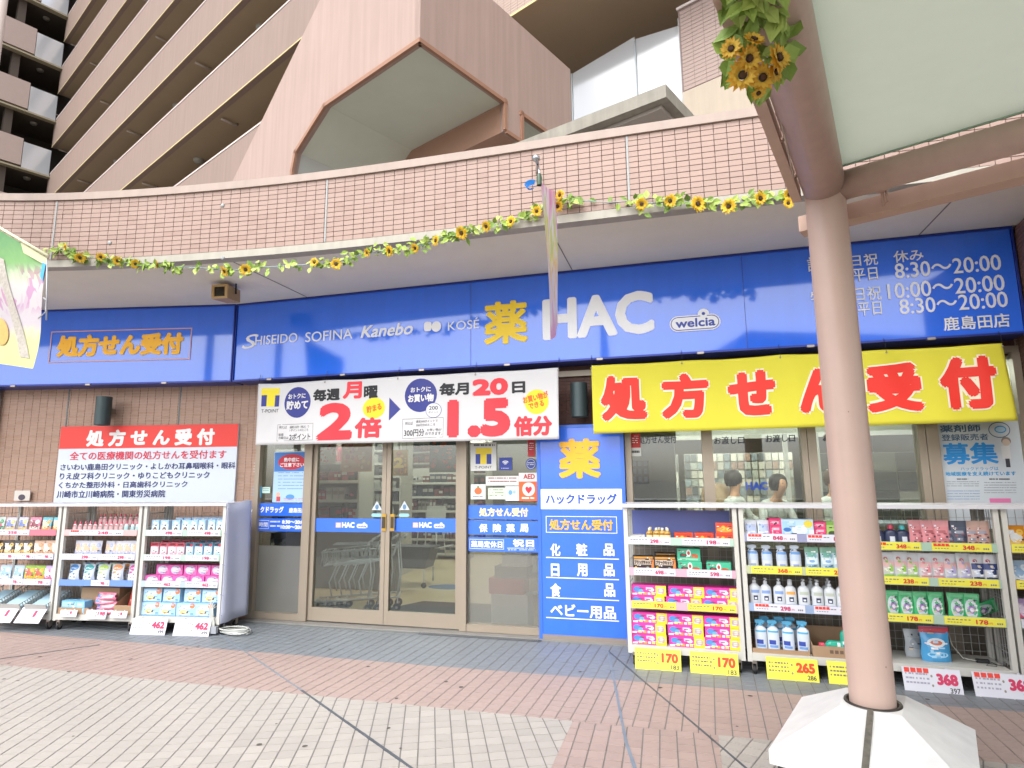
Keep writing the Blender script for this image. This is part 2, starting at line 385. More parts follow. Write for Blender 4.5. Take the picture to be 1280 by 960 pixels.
# soffit and balcony parapet follow an arc
ARC = [(-10.5, 2.6), (-8.5, 3.35), (-7.2, 3.86), (-5.95, 4.30), (-4.8, 4.5), (-3.66, 4.63), (-2.96, 4.68), (-2.02, 4.71), (-.92, 4.72), (.07, 4.73), (.95, 4.76), (2.2, 4.80), (4.6, 4.86)]
def ypar(x):
    for (a, b), (c, d) in zip(ARC, ARC[1:]):
        if a <= x <= c: return b+(d-b)*(x-a)/(c-a)
    return ARC[0][1] if x < ARC[0][0] else ARC[-1][1]
ARCF = []
x = ARC[0][0]
while x <= 4.6: ARCF.append((x, ypar(x))); x += .25
# smooth the polyline a little
for _ in range(6): ARCF = [ARCF[0]]+[(b[0], (a[1]+2*b[1]+c[1])/4) for a, b, c in zip(ARCF, ARCF[1:], ARCF[2:])]+[ARCF[-1]]
def ypar(x):
    x = min(max(x, ARCF[0][0]), ARCF[-1][0]-.001); k = int((x-ARCF[0][0])/.25); (a, b), (c, d) = ARCF[k], ARCF[min(k+1, len(ARCF)-1)]; return b+(d-b)*(x-a)/(c-a)
m_soff = C('#dfdbca', .8, var=.07, scale=1.5, bump=.06, bscale=120)
back = [(4.6, 6.5), (-5.3, 6.5), (-10.5, 5.4)]
sf = MB(); sf.prism([(p[0], p[1]+.02, 3.655) for p in ARCF]+[(a, b, 3.655) for a, b in back], (0, 0, .18)); sof = struct(sf.build('balcony_soffit', m_soff, shop))
def on_arc(px, py, off):
    q = aty(px, py, 4.6)
    for _ in range(8): q = aty(px, py, ypar(q.x)-off)
    return q
# soffit panel joints
jm = C('#77726b', .8)
for xx in (-4.1, -1.0, 2.1): MB().box(xx-.004, xx+.004, ypar(xx)+.05, 6.15, 3.650, 3.654).build('joint', jm, sof)
def arc_band(mb, z0, z1, off0, off1, mi=0):
    """a band along the arc between offsets off0 (street side) and off1"""
    for (a, b), (c, d) in zip(ARCF, ARCF[1:]): mb.prism([(a, b-off0, z0), (c, d-off0, z0), (c, d-off1, z0), (a, b-off1, z0)], (0, 0, z1-z0), mi)
m_lip = C('#a8a498', .7, var=.1, scale=3, stain=.15); m_cap = C('#a5958b', .7, var=.06, scale=3, stain=.1); m_ptile = C('#9c8377', .5, var=.04, scale=1.2, rnd=.035, bump=.05, spec=.5)
m_ptile2 = C('#967c70', .5, var=.04, scale=1.2, rnd=.035); m_pgrout = C('#75635a', .85)
b = MB(); arc_band(b, 3.645, 3.715, .012, -.1); struct(b.build('parapet_edge', m_lip, shop))
pw = MB(); arc_band(pw, 3.7155, 4.335, -.004, -.14); pwo = struct(pw.build('parapet_wall', m_pgrout, shop))
b = MB(); arc_band(b, 4.336, 4.41, .03, -.2); struct(b.build('parapet_cap', m_cap, shop))
NR = 13; RH = (4.335-3.717)/NR; TL = .0985
joint_x = [on_arc(69, 290, 0).x, on_arc(408, 280, 0).x, on_arc(785, 210, 0).x, 3.0]
cand = []
x = -9.8
while x < 4.4:
    y = ypar(x); sl = math.atan2(ypar(x+.05)-ypar(x-.05), .1); stepx = TL*math.cos(sl); xc = x+stepx/2
    for j in range(NR):
        p = Vector((xc, ypar(xc), 3.717+(j+.5)*RH)); d = p-CAM; zz = d.dot(fw); sx = 640+F*d.dot(cr)/zz; sy = 480-F*d.dot(cu)/zz
        cand.append((not (-5 < sx < 985 and 100 < sy < 345), d.length, p, sl))
    x += stepx
cand.sort(key=lambda t: (t[0], t[1]))
tl = {}
def add_face_tile(mb, M):
    h, v, e = TL/2-.0016, RH/2-.0016, .0012
    n = len(mb.v); mb.v += [tuple(M @ Vector(q)) for q in ((-h, 0, -v), (h, 0, -v), (h, 0, v), (-h, 0, v), (-h+e, -.007, -v+e), (h-e, -.007, -v+e), (h-e, -.007, v-e), (-h+e, -.007, v-e))]
    for q in ((4, 5, 6, 7), (0, 1, 5, 4), (1, 2, 6, 5), (2, 3, 7, 6), (3, 0, 4, 7)): mb.f.append(tuple(n+k for k in q)); mb.i.append(mb.cur); mb.sm.append(False)
b = MB(); b.cur = 0; add_face_tile(b, Matrix.Identity(4)); proto = b.build('wall_tile', m_ptile); pmesh = proto.data; bpy.data.objects.remove(proto)
rest = MB(); nst = 0
for (out, dist, p, sl) in cand:
    if any(abs(p.x-jx) < .05 and False for jx in joint_x): continue
    M = Matrix.Translation(p+Vector((0, -.003+random.uniform(-.001, .001), 0))) @ Matrix.Rotation(sl+random.uniform(-.006, .006), 4, 'Z') @ Matrix.Rotation(random.uniform(-.006, .006), 4, 'X')
    if nst < 298 and not out: o = link(bpy.data.objects.new('wall_tile', pmesh)); o.parent = pwo; o.matrix_local = M; nst += 1
    else: rest.cur = 0 if random.random() < .8 else 1; add_face_tile(rest, M)
stuff(rest.build('wall_tile', [m_ptile, m_ptile2], pwo))
m_seal4 = C('#989c9b', .6, var=.15, scale=12)
for jx in joint_x: MB().box(jx-.008, jx+.008, ypar(jx)-.016, ypar(jx)+.01, 3.72, 4.33).build('sealant_joint', m_seal4, pwo)
for (px, py) in ((277, 256), (277, 322), (128, 300)):
    q = aty(px, py, 4.6); q = aty(px, py, ypar(q.x)-.02); MB().lathe([(.0, -.004), (.022, -.004), (.018, .004), (0, .005)], 10).build('anchor_plate', m_seal4, pwo, Matrix.Translation((q.x, ypar(q.x)-.014, q.z)) @ Matrix.Rotation(R(90), 4, 'X'))
# terrace deck behind the parapet
struct(MB().prism([(p[0], p[1]+.15, 3.835) for p in ARCF]+[(12, 6, 3.835), (12, 40, 3.835), (-40, 40, 3.835), (-16, 4, 3.835)], (0, 0, .05)).build('terrace_floor', C('#8a8480', .9, var=.1), shop))
# ================================================================== APARTMENT BUILDING ABOVE
apt = thing('apartment_building', 'tall pinkish brown apartment block with long corridor parapets above the shop', 'building')
m_band = C('#8b786e', .75, var=.04, scale=.6, stain=.12); m_under = C('#a08e74', .8, var=.06, scale=.7); m_lit_edge = C('#c9ba84', .7); m_edgel = C('#c9bdb8', .7)
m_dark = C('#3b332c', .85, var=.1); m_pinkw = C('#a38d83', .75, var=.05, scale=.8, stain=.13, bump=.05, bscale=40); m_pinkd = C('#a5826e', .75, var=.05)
m_grn = C('#c6cbbd', .8, var=.05, scale=2, bump=.1, bscale=90)
ob = lambda name, mb, m, p=apt: mb.build(name, m, p)
S0, S1 = 10.4, 35.2
for k in range(-1, 6):
    zb = 12.15+2.9*k
    b = MB(); b.prism([W(S0, 7, zb), W(S1, 7, zb), W(S1, 7, zb+1.38), W(S0, 7, zb+1.38)], V_*.16); bo = struct(ob('corridor_parapet', b, m_band))
    b = MB(); b.prism([W(S0, 6.985, zb-.012), W(S1, 6.985, zb-.012), W(S1, 6.985, zb+.022), W(S0, 6.985, zb+.022)], V_*.014); ob('lit_edge_strip', b, m_lit_edge, bo)  # pale yellow strip paints the light along the parapet's lower edge
    b = MB(); b.prism([W(S0, 6.985, zb+1.381), W(S1, 6.985, zb+1.381), W(S1, 6.985, zb+1.43), W(S0, 6.985, zb+1.43)], V_*.2); ob('coping', b, m_edgel, bo)
    b = MB(); b.prism([W(S0, 7.161, zb+.02), W(S1, 7.161, zb+.02), W(S1, 7.161, zb+.2), W(S0, 7.161, zb+.2)], V_*1.75); struct(ob('corridor_slab', b, m_under))
    for s in (14, 20, 26, 32):      # round soffit lamps and small waste pipes
        s2 = s+(k % 2)*2.2
        b = MB(); b.lathe([(0, -.10), (.14, -.10), (.17, -.05), (.17, .0)], 16); lo = b.build('soffit_lamp', C('#9a9a92', .5), apt, Matrix.Translation(W(s2, 7.9, zb+.02)))
        b = MB(); b.tube([W(s2+3, 7.25, zb-.06), W(s2+3.02, 7.7, zb-.06), W(s2+3.02, 7.75, zb+.03)], .035, 8); ob('waste_pipe', b, C('#a89c92', .6))
    for s in (21.5, 29.5): b = MB(); b.prism([W(s, 8.2, zb+.2), W(s+.5, 8.2, zb+.2), W(s+.5, 8.2, zb+2.89), W(s, 8.2, zb+2.89)], V_*.4); ob('corridor_post', b, m_band)
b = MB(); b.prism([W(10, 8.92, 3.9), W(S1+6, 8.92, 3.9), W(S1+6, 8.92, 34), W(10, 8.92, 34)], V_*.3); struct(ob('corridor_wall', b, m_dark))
# the wing that turns forward at the far end
m_sky_pane = glass_mat((.8, .85, .9), .25, .12, .85, (.88, .92, .96))  # white haze colour stands in for sky reflected in the balcony glass
SB = 34.9
for k in range(-2, 6):
    z0 = 19.35+2.9*k
    b = MB(); b.prism([W(SB, -1, z0), W(SB, 5.85, z0), W(SB, 5.85, z0+1.35), W(SB, -1, z0+1.35)], U*.2); struct(ob('balcony_parapet', b, C('#a39189', .75, var=.05)))
    b = MB(); b.prism([W(SB, 5.87, z0-.1), W(SB, 6.95, z0-.1), W(SB, 6.95, z0+1.2), W(SB, 5.87, z0+1.2)], U*.06); ob('balcony_glass', b, m_sky_pane)
    b = MB(); b.prism([W(SB-.06, -1, z0-.2), W(SB-.06, 7.3, z0-.2), W(SB-.06, 7.3, z0-.12), W(SB-.06, -1, z0-.12)], U*.3); ob('ledge', b, C('#8f8770', .7))
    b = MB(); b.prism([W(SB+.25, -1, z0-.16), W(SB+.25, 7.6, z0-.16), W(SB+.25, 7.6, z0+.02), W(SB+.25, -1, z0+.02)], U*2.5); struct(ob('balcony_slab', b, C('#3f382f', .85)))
    for t in (1, 3.9, 6.3): b = MB(); b.lathe([(0, -.1), (.12, -.1), (.15, -.04), (.15, .0)], 12); b.build('soffit_lamp', C('#77756e', .5), apt, Matrix.Translation(W(SB+.9, t, z0-.16)))
    b = MB(); b.prism([W(SB+.3, 5.1, z0+.02), W(SB+.3, 5.4, z0+.02), W(SB+.3, 5.4, z0+2.74), W(SB+.3, 5.1, z0+2.74)], U*.5); ob('balcony_post', b, C('#4d433b', .8))
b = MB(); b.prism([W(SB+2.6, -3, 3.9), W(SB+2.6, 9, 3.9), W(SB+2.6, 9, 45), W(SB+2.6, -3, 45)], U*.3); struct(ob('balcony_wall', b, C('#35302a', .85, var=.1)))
# the pink entrance volume with cut corners
P1 = [(6.3, 10.9), (6.3, 8.12), (8.78, 8.12), (9.69, 7.56), (9.79, 7.2), (9.79, 3.9), (16.8, 3.9), (9.1, 10.38), (8.7, 10.9)]
def thick(mb, pts, vec, mi=0): mb.prism([tuple(p) for p in pts], vec, mi)
b = MB(); thick(b, [W(s, 5.5, z) for s, z in P1], V_*.12); struct(ob('entrance_wall', b, m_pinkw))
P2 = [(5.5, 9.9), (5.5, 8.12), (7.5, 8.12), (7.5, 7.57), (7.9, 7.57), (7.9, 8.12), (9.58, 8.12), (9.58, 9.9)]
b = MB(); thick(b, [W(6.297, t, z) for t, z in P2], U*.12); struct(ob('entrance_wall', b, m_pinkw))
# brown edging round the openings
def edging(path, vec, wd=.07):
    b = MB()
    for a, c in zip(path, path[1:]):
        d = (c-a).normalized(); n = d.cross(vec).normalized()
        b.prism([a-d*.02, c+d*.02, c+d*.02+n*wd, a-d*.02+n*wd], vec)
    ob('opening_edging', b, C('#96705a', .7))
edging([W(s, 5.46, z) for s, z in ((6.29, 8.12), (8.78, 8.12), (9.69, 7.56), (9.79, 7.2), (9.79, 5.5))], V_*.05)
edging([W(6.26, t, z) for t, z in ((7.5, 7.57), (7.5, 8.12), (5.49, 8.12))], U*.05)
edging([W(6.26, t, z) for t, z in ((9.5, 8.12), (7.9, 8.12), (7.9, 7.57), (7.5, 7.57))], U*.05)
for path, nm, mt in ((((6.42, 8.125), (8.78, 8.125)), 'entrance_soffit', m_grn), (((8.78, 8.12), (9.69, 7.56)), 'sloped_ceiling', m_grn), (((9.69, 7.56), (9.8, 7.2), (9.8, 3.9)), 'inner_wall', C('#b5b8b2', .8))):
    b = MB()
    for (s0, z0), (s1, z1) in zip(path, path[1:]): b.prism([W(s0, 5.62, z0), W(s1, 5.62, z1), W(s1, 9.5, z1), W(s0, 9.5, z0)], (U*.1 if nm == 'inner_wall' else Vector((0, 0, .12))))
    struct(ob(nm, b, mt))
b = MB(); b.prism([W(6.42, 7.5, 7.57), W(9.4, 7.5, 7.57), W(9.4, 7.5, 8.12), W(6.42, 7.5, 8.12)], V_*.4); struct(ob('entrance_beam', b, m_pinkd))
b = MB(); b.prism([W(6.6, 5.8, 9.7), W(9.2, 5.8, 9.7), W(9.2, 9.5, 9.7), W(6.6, 9.5, 9.7)], (0, 0, .1)); struct(ob('entrance_roof', b, m_pinkw))
# the main tower over the terrace: tiled skirt and brown soffit
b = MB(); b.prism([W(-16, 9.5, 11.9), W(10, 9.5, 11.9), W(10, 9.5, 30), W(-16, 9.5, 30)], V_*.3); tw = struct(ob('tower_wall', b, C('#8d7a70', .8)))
m_gt = C('#a99588', .6, var=.06, scale=2)
def tile_skin(parent, s0, s1, t, z0, z1, mat, bl=.2, bh=.07, along=U, nrm=V_):
    b = MB(); nx = int((s1-s0)/bl); nz = int((z1-z0)/bh)
    for j in range(nz):
        for i in range(nx):
            a = s0+i*bl+.004; z = z0+j*bh+.004; p = along*a+nrm*(t-.008); q = along*(bl-.008)
            b.face([(p.x+q.x, p.y+q.y, z), (p.x, p.y, z), (p.x, p.y, z+bh-.008), (p.x+q.x, p.y+q.y, z+bh-.008)], 0)
            b.face([(p.x, p.y, z), (p.x+q.x, p.y+q.y, z), (p.x+q.x+nrm.x*.008, p.y+q.y+nrm.y*.008, z), (p.x+nrm.x*.008, p.y+nrm.y*.008, z)], 0)
    return stuff(b.build('wall_tile', mat, parent))
tile_skin(tw, 2, 9, 9.5, 11.92, 13.6, m_gt)
b = MB(); b.prism([W(-16, 9.49, 11.88), W(10, 9.49, 11.88), W(10, 9.49, 11.93), W(-16, 9.49, 11.93)], V_*.012); ob('lit_edge_strip', b, m_lit_edge)  # lit lower edge of the tower, put in as a pale yellow strip
b = MB(); b.prism([W(-16, 9.51, 11.895), W(10, 9.51, 11.895), W(10, 19, 11.895), W(-16, 19, 11.895)], (0, 0, .15)); struct(ob('tower_soffit', b, m_under))
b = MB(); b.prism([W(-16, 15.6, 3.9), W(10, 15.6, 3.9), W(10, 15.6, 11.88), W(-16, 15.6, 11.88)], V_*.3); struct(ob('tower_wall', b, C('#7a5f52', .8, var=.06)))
# frosted wind screens, weathered slab, tiled wall and cream beam
pt = lambda px, py, d: atp(px, py, V_*d, V_)
m_frost = glass_mat((.9, .93, .95), .12, .1, .85, (.9, .93, .95))
def wall_sz(name, s0, s1, t, z0, z1, th, m): b = MB(); b.prism([W(s0, t, z0), W(s1, t, z0), W(s1, t, z1), W(s0, t, z1)], V_*th); return struct(ob(name, b, m))
g1a, g1b, g2b = pt(715, 94, 11), pt(793, 47, 11), pt(849, 34, 11)
sa, sb, sc = g1a.dot(U), g1b.dot(U), g2b.dot(U)
for nm, (a, bb) in (('a', (sa, sb)), ('b', (sb-.03, sc))):
    b = MB(); b.prism([W(bb, 11, 9.0), W(a, 11, 9.0), W(a, 11, 11.0 if nm == 'a' else 11.05), W(bb, 11, 11.12 if nm == 'a' else 10.85)], V_*.02); ob('wind_screen', b, m_frost)
m_met = C('#9aa0a2', .4, .6)
for s in (sa, sb-.015, sc): b = MB(); b.prism([W(s-.015, 10.97, 8.9), W(s+.015, 10.97, 8.9), W(s+.015, 10.97, 11.0), W(s-.015, 10.97, 11.0)], V_*.05); ob('screen_post', b, m_met)
m_conc = C('#8f8b80', .85, var=.22, scale=2.5, bump=.3, bscale=30, stain=.2)
zt = 6.3; qa, qb, qc = atz(832, 105, zt), atz(652, 176, zt), atz(852, 127, zt); bk = (qc-qa).normalized()*2.4; qm = qb+(qb-qa)*.3
b = MB(); b.prism([qa-Vector((0, 0, .17)), qm-Vector((0, 0, .17)), qm+bk-Vector((0, 0, .17)), qa+bk-Vector((0, 0, .17))], (0, 0, .17)); struct(ob('concrete_slab', b, m_conc))
i1 = qa+(qm-qa).normalized()*.12+bk.normalized()*.12
b = MB(); b.prism([i1-Vector((0, 0, .22)), qm+bk*.1-Vector((0, 0, .22)), qm+bk-Vector((0, 0, .22)), i1+bk-Vector((0, 0, .22))], (0, 0, .048)); struct(ob('slab_soffit', b, C('#a39c94', .8, var=.06)))
s848 = pt(850, 18, 11).dot(U); s_end = -9
tr = wall_sz('tiled_wall', s_end, s848, 10.9, 9.25, 11.1, .3, C('#7d6b66', .85)); tile_skin(tr, s_end, s848, 10.9, 9.27, 11.08, C('#9c887f', .55, var=.05, scale=2, rnd=0), .24, .085)
wall_sz('cream_beam', s_end, s848-.01, 10.88, 6.5, 9.24, .3, C('#b0a392', .75, var=.04, stain=.08))
wall_sz('wall_coping', s_end, s848+.02, 10.86, 11.101, 11.16, .35, m_edgel)
# ================================================================== SIGNS
white = C('#d8d8d6', .5); m_white = C('#cfcfcd', .45); m_black = C('#15151a', .5); m_navy = C('#252d66', .5)
def glossy_blue(h='#1a45c8', rough=.16):
    return C(h, rough, spec=.8, coat=.6, var=.03, scale=.9, stain=.05)
m_sblue = glossy_blue('#2c72f2', .09); m_sblue2 = glossy_blue('#226ae8', .3)
m_alu = C('#a59c94', .35, .7, var=.03); m_aludark = C('#5d5853', .4, .6)
m_yel = C('#f0c020', .5); m_oran = C('#f2a228', .5)
def sign_box(name, label, P, x0, x1, z0, z1, depth=.28):
    t = thing(name, label, 'sign', P.m())
    MB().box(x0, x1, .012, depth, z0, z1).build('sign_panel', m_sblue, t)
    f = MB(); e = .018
    for a in ((x0-.004, x1+.004, z1-.001, z1+e), (x0-.004, x1+.004, z0-e, z0+.001)): f.box(a[0], a[1], -.004, depth+.01, a[2], a[3])
    for a in ((x0-e, x0-.0045), (x1+.0045, x1+e)): f.box(a[0], a[1], -.004, depth+.01, z0-e, z1+e)
    f.build('sign_frame', C('#2a3d92', .35, .3), t)
    x = x0+.5
    while x < x1: MB().box(x-.03, x+.03, -.012, .02, z0-e-.008, z0-e+.012).build('retaining_clip', m_alu, t); x += .95
    return t
SP = MP.shift(.3); SIGN_Y = 5.9
main = sign_box('fascia_sign', 'long glossy blue shop sign with cosmetic brand names, HAC and opening hours', SP, -5.05, 2.78, 2.73, 3.635)
Z5 = Zoom(SP, 290, 330, 2.977); Z6 = Zoom(SP, 660, 300, 2.0645)
def sign_text(par, items, name='lettering', y=.0115, thick=.007):
    for (s, bx, mat, kw) in items:
        b = MB(); put_text(b, s, *bx, y-thick, 0, thick=thick, **kw); b.build(name, mat, par)
rz = -.0
m_let = C('#eceef0', .4)
sign_text(main, [
    ('S', Z5.box(45, 90, 262, 314), m_let, dict(shear=.45)), ('HISEIDO', Z5.box(86, 242, 262, 296), m_let, {}),
    ('SOFINA', Z5.box(272, 447, 247, 284), m_let, {}), ('Kanebo', Z5.box(484, 674, 222, 268), m_let, dict(fat=.02, shear=.3)),
    ('KOSÉ', Z5.box(803, 919, 202, 243), m_let, {}), ('薬', Z5.box(937, 1100, 137, 297), C('#f2cf1d', .45), dict(fat=.03)),
    ('HAC', Z6.box(37, 325, 140, 250), m_let, dict(fat=.035)),
    ('日祝　休み', Z6.box(833, 1022, 30, 60), m_let, dict(fat=.006)), ('調剤', Z6.box(721, 808, 40, 78), m_let, dict(fat=.006)),
    ('平日', Z6.box(838, 903, 72, 104), m_let, dict(fat=.006)), ('8:30～20:00', Z6.box(946, 1223, 48, 88), m_let, dict(fat=.006)),
    ('日祝', Z6.box(843, 912, 120, 156), m_let, dict(fat=.006)), ('10:00～20:00', Z6.box(927, 1232, 100, 141), m_let, dict(fat=.006)), ('物販', Z6.box(730, 812, 128, 164), m_let, dict(fat=.006)),
    ('平日', Z6.box(852, 913, 160, 194), m_let, dict(fat=.006)), ('8:30～20:00', Z6.box(958, 1240, 142, 182), m_let, dict(fat=.006)),
    ('鹿島田店', Z6.box(1072, 1245, 193, 229), m_let, dict(fat=.015))])
def rpoly(cx, cz, rx, rz, n=2.6, seg=28, rot=0):
    out = []
    for k in range(seg):
        a = 2*math.pi*k/seg; c, s = math.cos(a), math.sin(a)
        x = rx*abs(c)**(2/n)*(1 if c > 0 else -1); z = rz*abs(s)**(2/n)*(1 if s > 0 else -1)
        out.append((cx+x*math.cos(rot)-z*math.sin(rot), cz+x*math.sin(rot)+z*math.cos(rot)))
    return out
def stadium(x0, x1, z0, z1, seg=10):
    r = (z1-z0)/2; cz = (z0+z1)/2; P = []
    for k in range(seg+1): a = -math.pi/2+math.pi*k/seg; P.append((x1-r+r*math.cos(a), cz+r*math.sin(a)))
    for k in range(seg+1): a = math.pi/2+math.pi*k/seg; P.append((x0+r+r*math.cos(a), cz+r*math.sin(a)))
    return P
def emblem(par, zz, x0, x1, y0, y1, letter, ground_, y=.004):
    a, b_, c, d = zz.box(x0, x1, y0, y1); h = d-c
    b = MB(); disc(b, 0, 0, 0, 0, y, 0, pts=stadium(a, b_, c, d)); disc(b, a+(b_-a)*.68, d+h*.02, h*.33, h*.33, y-.0008, 0)
    disc(b, 0, 0, 0, 0, y-.0016, 1, pts=stadium(a+h*.07, b_-h*.07, c+h*.07, d-h*.07)); disc(b, a+(b_-a)*.68, d+h*.04, h*.24, h*.24, y-.0018, 0)
    disc(b, 0, 0, 0, 0, y-.0024, 0, pts=stadium(a+h*.12, b_-h*.12, c+h*.12, d-h*.12)); disc(b, a+(b_-a)*.68, d+h*.04, h*.1, h*.1, y-.003, 1)
    put_text(b, 'welcia', a+(b_-a)*.12, b_-(b_-a)*.1, c+h*.24, d-h*.2, y-.003, 1, fat=.03); b.build('emblem', [letter, ground_], par)
emblem(main, Z6, 365, 497, 193, 234, m_let, C('#1c3aa0', .4))
b = MB(); x0, x1, z0, z1 = Z5.box(714, 742, 215, 250); disc(b, 0, 0, 0, 0, .003, 0, pts=rpoly((x0+x1)/2, (z0+z1)/2, (x1-x0)/2, (z1-z0)/2, 3.5))
x0, x1, z0, z1 = Z5.box(742, 778, 213, 252); disc(b, 0, 0, 0, 0, .002, 0, pts=rpoly((x0+x1)/2, (z0+z1)/2, (x1-x0)/2, (z1-z0)/2, 2.0)); b.build('emblem', m_let, main)
# panel seams of the long sign
for x in (-2.1, .62): MB().box(x-.002, x+.002, .0095, .012, 2.732, 3.633).build('panel_seam', C('#17348f', .4), main)
LS = LP.shift(.3)
left = sign_box('corner_sign', 'shorter blue sign with orange outlined prescription lettering above the brown brick wall', LS, -3.3, -.1, 2.73, 3.635)
ZL = Zoom(LS, 0, 280, 3.691)
sign_text(left, [('処方せん受付', ZL.box(262, 843, 506, 608), C('#ffc030', .5), dict(fat=.055, shear=0))])
b = MB(); x0, x1, z0, z1 = ZL.box(229, 880, 487, 632); frame_rect(b, x0, x1, z0, z1, .012, .004); b.build('lettering_border', C('#e0b0a0', .5), left)
# ------------------------------------------------------------------ vertical blue board beside the door
BP = Plane((0, 6.08, 0), 0); ZB = Zoom(BP, 560, 520, 3.2)
bb = thing('standing_sign_board', 'tall blue board with big orange medicine character between the doors and the racks', 'sign', BP.m())
MB().box(-1.41, -.6, .0, .1, .06, 2.06).build('sign_panel', m_sblue2, bb)
f = MB(); f.box(-1.445, -1.4105, -.006, .12, .0, 2.09); f.box(-.5995, -.565, -.006, .12, .0, 2.09); f.box(-1.41, -.6, -.006, .12, 2.0605, 2.09); f.build('sign_frame', C('#3f6fd0', .35, .2), bb)
MB().box(-1.4103, -.5997, -.008, .12, .004, .0595).build('sign_foot', C('#9a8f86', .4, .5), bb)
yo = C('#f0b428', .45)
b = MB(); x0, x1, z0, z1 = ZB.box(372, 697, 292, 373); patch(b, -1.41, -.6, z0, z1, -.002); b.build('white_band', m_let, bb)
sign_text(bb, [('薬', ZB.box(443, 610, 91, 250), yo, dict(fat=.035)), ('ハックドラッグ', ZB.box(391, 676, 311, 352), C('#1d4fb8', .5), dict(fat=.03)),
               ('処方せん受付', ZB.box(406, 660, 413, 457), yo, dict(fat=.03))], y=-.004, thick=.002)
b = MB(); x0, x1, z0, z1 = ZB.box(392, 676, 401, 468); frame_rect(b, x0, x1, z0, z1, .006, -.003); b.build('lettering_border', m_let, bb)
for (chs, y0, y1, ly) in ((('化', 410, 450), ('粧', 513, 558), ('品', 622, 666)), 510, 560, 569), ((('日', 412, 446), ('用', 516, 558), ('品', 623, 667)), 590, 641, 650), ((('食', 410, 452), ('品', 625, 669)), 669, 723, 732), ((('ベビー用品', 410, 672),), 755, 807, 813):
    for ch, a0, a1 in chs: sign_text(bb, [(ch, ZB.box(a0, a1, y0, y1), m_let, dict(fat=.03))], y=-.004, thick=.002)
    b = MB(); x0, x1, z0, z1 = ZB.box(393, 684, ly-2, ly+2); patch(b, x0, x1, z0, z1, -.003); b.build('underline', m_let, bb)
# ------------------------------------------------------------------ red and white clinic board on the left wall
RP = LP.shift(.04); ZR = Zoom(RP, 0, 520, 3.427)
rb = thing('clinic_sign_board', 'white board with red heading listing clinics, fixed to the brown brick wall', 'sign', RP.m())
x0, x1, zb_, zt_ = -2.36, -.1, 1.32, 2.24
MB().box(x0, x1, .002, .034, zb_, zt_).build('sign_panel', C('#cdd5e0', .5), rb)
b = MB(); _, _, zh, _ = ZR.box(263, 1023, 42, 136); patch(b, x0, x1, zh, zt_, .0005); b.build('red_heading', C('#e03c34', .5), rb)
sign_text(rb, [('処 方 せ ん 受 付', ZR.box(371, 920, 56, 128), C('#e6e6e4', .5), dict(fat=.05)), ('全ての医療機関の処方せんを受付ます', ZR.box(300, 970, 149, 186), C('#d0334a', .5), dict(fat=.02)),
    ('さいわい鹿島田クリニック・よしかわ耳鼻咽喉科・眼科', ZR.box(260, 1008, 201, 230), m_navy, dict(fat=.02)), ('りえ皮フ科クリニック・ゆりこどもクリニック', ZR.box(257, 898, 240, 270), m_navy, dict(fat=.02)),
    ('くちかた整形外科・日高歯科クリニック', ZR.box(252, 803, 280, 308), m_navy, dict(fat=.02)), ('川崎市立川崎病院・関東労災病院', ZR.box(244, 708, 318, 350), m_navy, dict(fat=.02))], y=-.0015, thick=.001)
# small card behind the racks
cp = LP.shift(.05); q = cp.loc(27.5, 619.5)
b = MB(); b.box(-.1, .1, 0, .012, -.06, .06); k = thing('small_card', 'small white card with a dark round picture on the brick wall above a rack', 'card', cp.m() @ Matrix.Translation((q[0], 0, q[1])))
b.build('card', C('#c9c4bc', .6), k); b = MB(); disc(b, 0, -.02, .045, .035, -.002); b.build('round_picture', C('#4a4250', .6), k)
# ------------------------------------------------------------------ cloth banners
def banner(name, label, P, c4, cat, mats, wave, nx=130, nz=18):
    """c4 = TL, TR, BR, BL in plane metres"""
    def warp(u, v):
        x = (c4[3][0]*(1-u)+c4[2][0]*u)*(1-v)+(c4[0][0]*(1-u)+c4[1][0]*u)*v
        z = (c4[3][1]*(1-u)+c4[2][1]*u)*(1-v)+(c4[0][1]*(1-u)+c4[1][1]*u)*v
        return x, z
    t = thing(name, label, cat, P.m()); fn = wave
    b = MB(); base = 0
    for j in range(nz+1):
        for i in range(nx+1):
            x, z = warp(i/nx, j/nz)
            if j == nz: z -= .008*abs(math.sin(i/nx*math.pi*4))
            b.v.append((x, fn(x, z), z))
    for j in range(nz):
        for i in range(nx): q = j*(nx+1)+i; b.f.append((q, q+1, q+nx+2, q+nx+1)); b.i.append(0); b.sm.append(True)
    o = b.build('cloth', mats, t); md = o.modifiers.new('cloth_thickness', 'SOLIDIFY'); md.thickness = .0015; md.offset = -1
    for k in range(5):
        x, z = warp(k/4, 1); r = MB(); r.lathe([(0, 0), (.009, .001), (.009, .004), (.004, .005)], 10); r.build('grommet', m_alu, t, Matrix.Translation((x, fn(x, z)-.001, z-.025)) @ Matrix.Rotation(R(90), 4, 'X'))
        r = MB(); r.tube([(x, fn(x, z)-.003, z-.022), (x+.004, fn(x, z)+.01, z+.03), (x, .035, z+.11)], .0022, 5); r.build('tie_cord', m_black, t)
    return t, warp
def wv1(x, z): return .010*math.sin(x*5.1+z*2)+.006*math.sin(x*13+1.3+z*5)+.012*math.exp(-((x+4.45)/.08)**2)
BW = Plane((0, 5.865, 0), 0); A = Zoom(BW, 290, 330, 2.977)
m_cloth = C('#cfcfd0', .75, var=.04, scale=2)
wb, _ = banner('point_banner', 'white cloth banner with red double points lettering hanging over the glass doors', BW, [A.pt(98, 446), A.pt(1215, 386), A.pt(1217, 652), A.pt(88, 674)], 'banner', m_cloth, wv1)
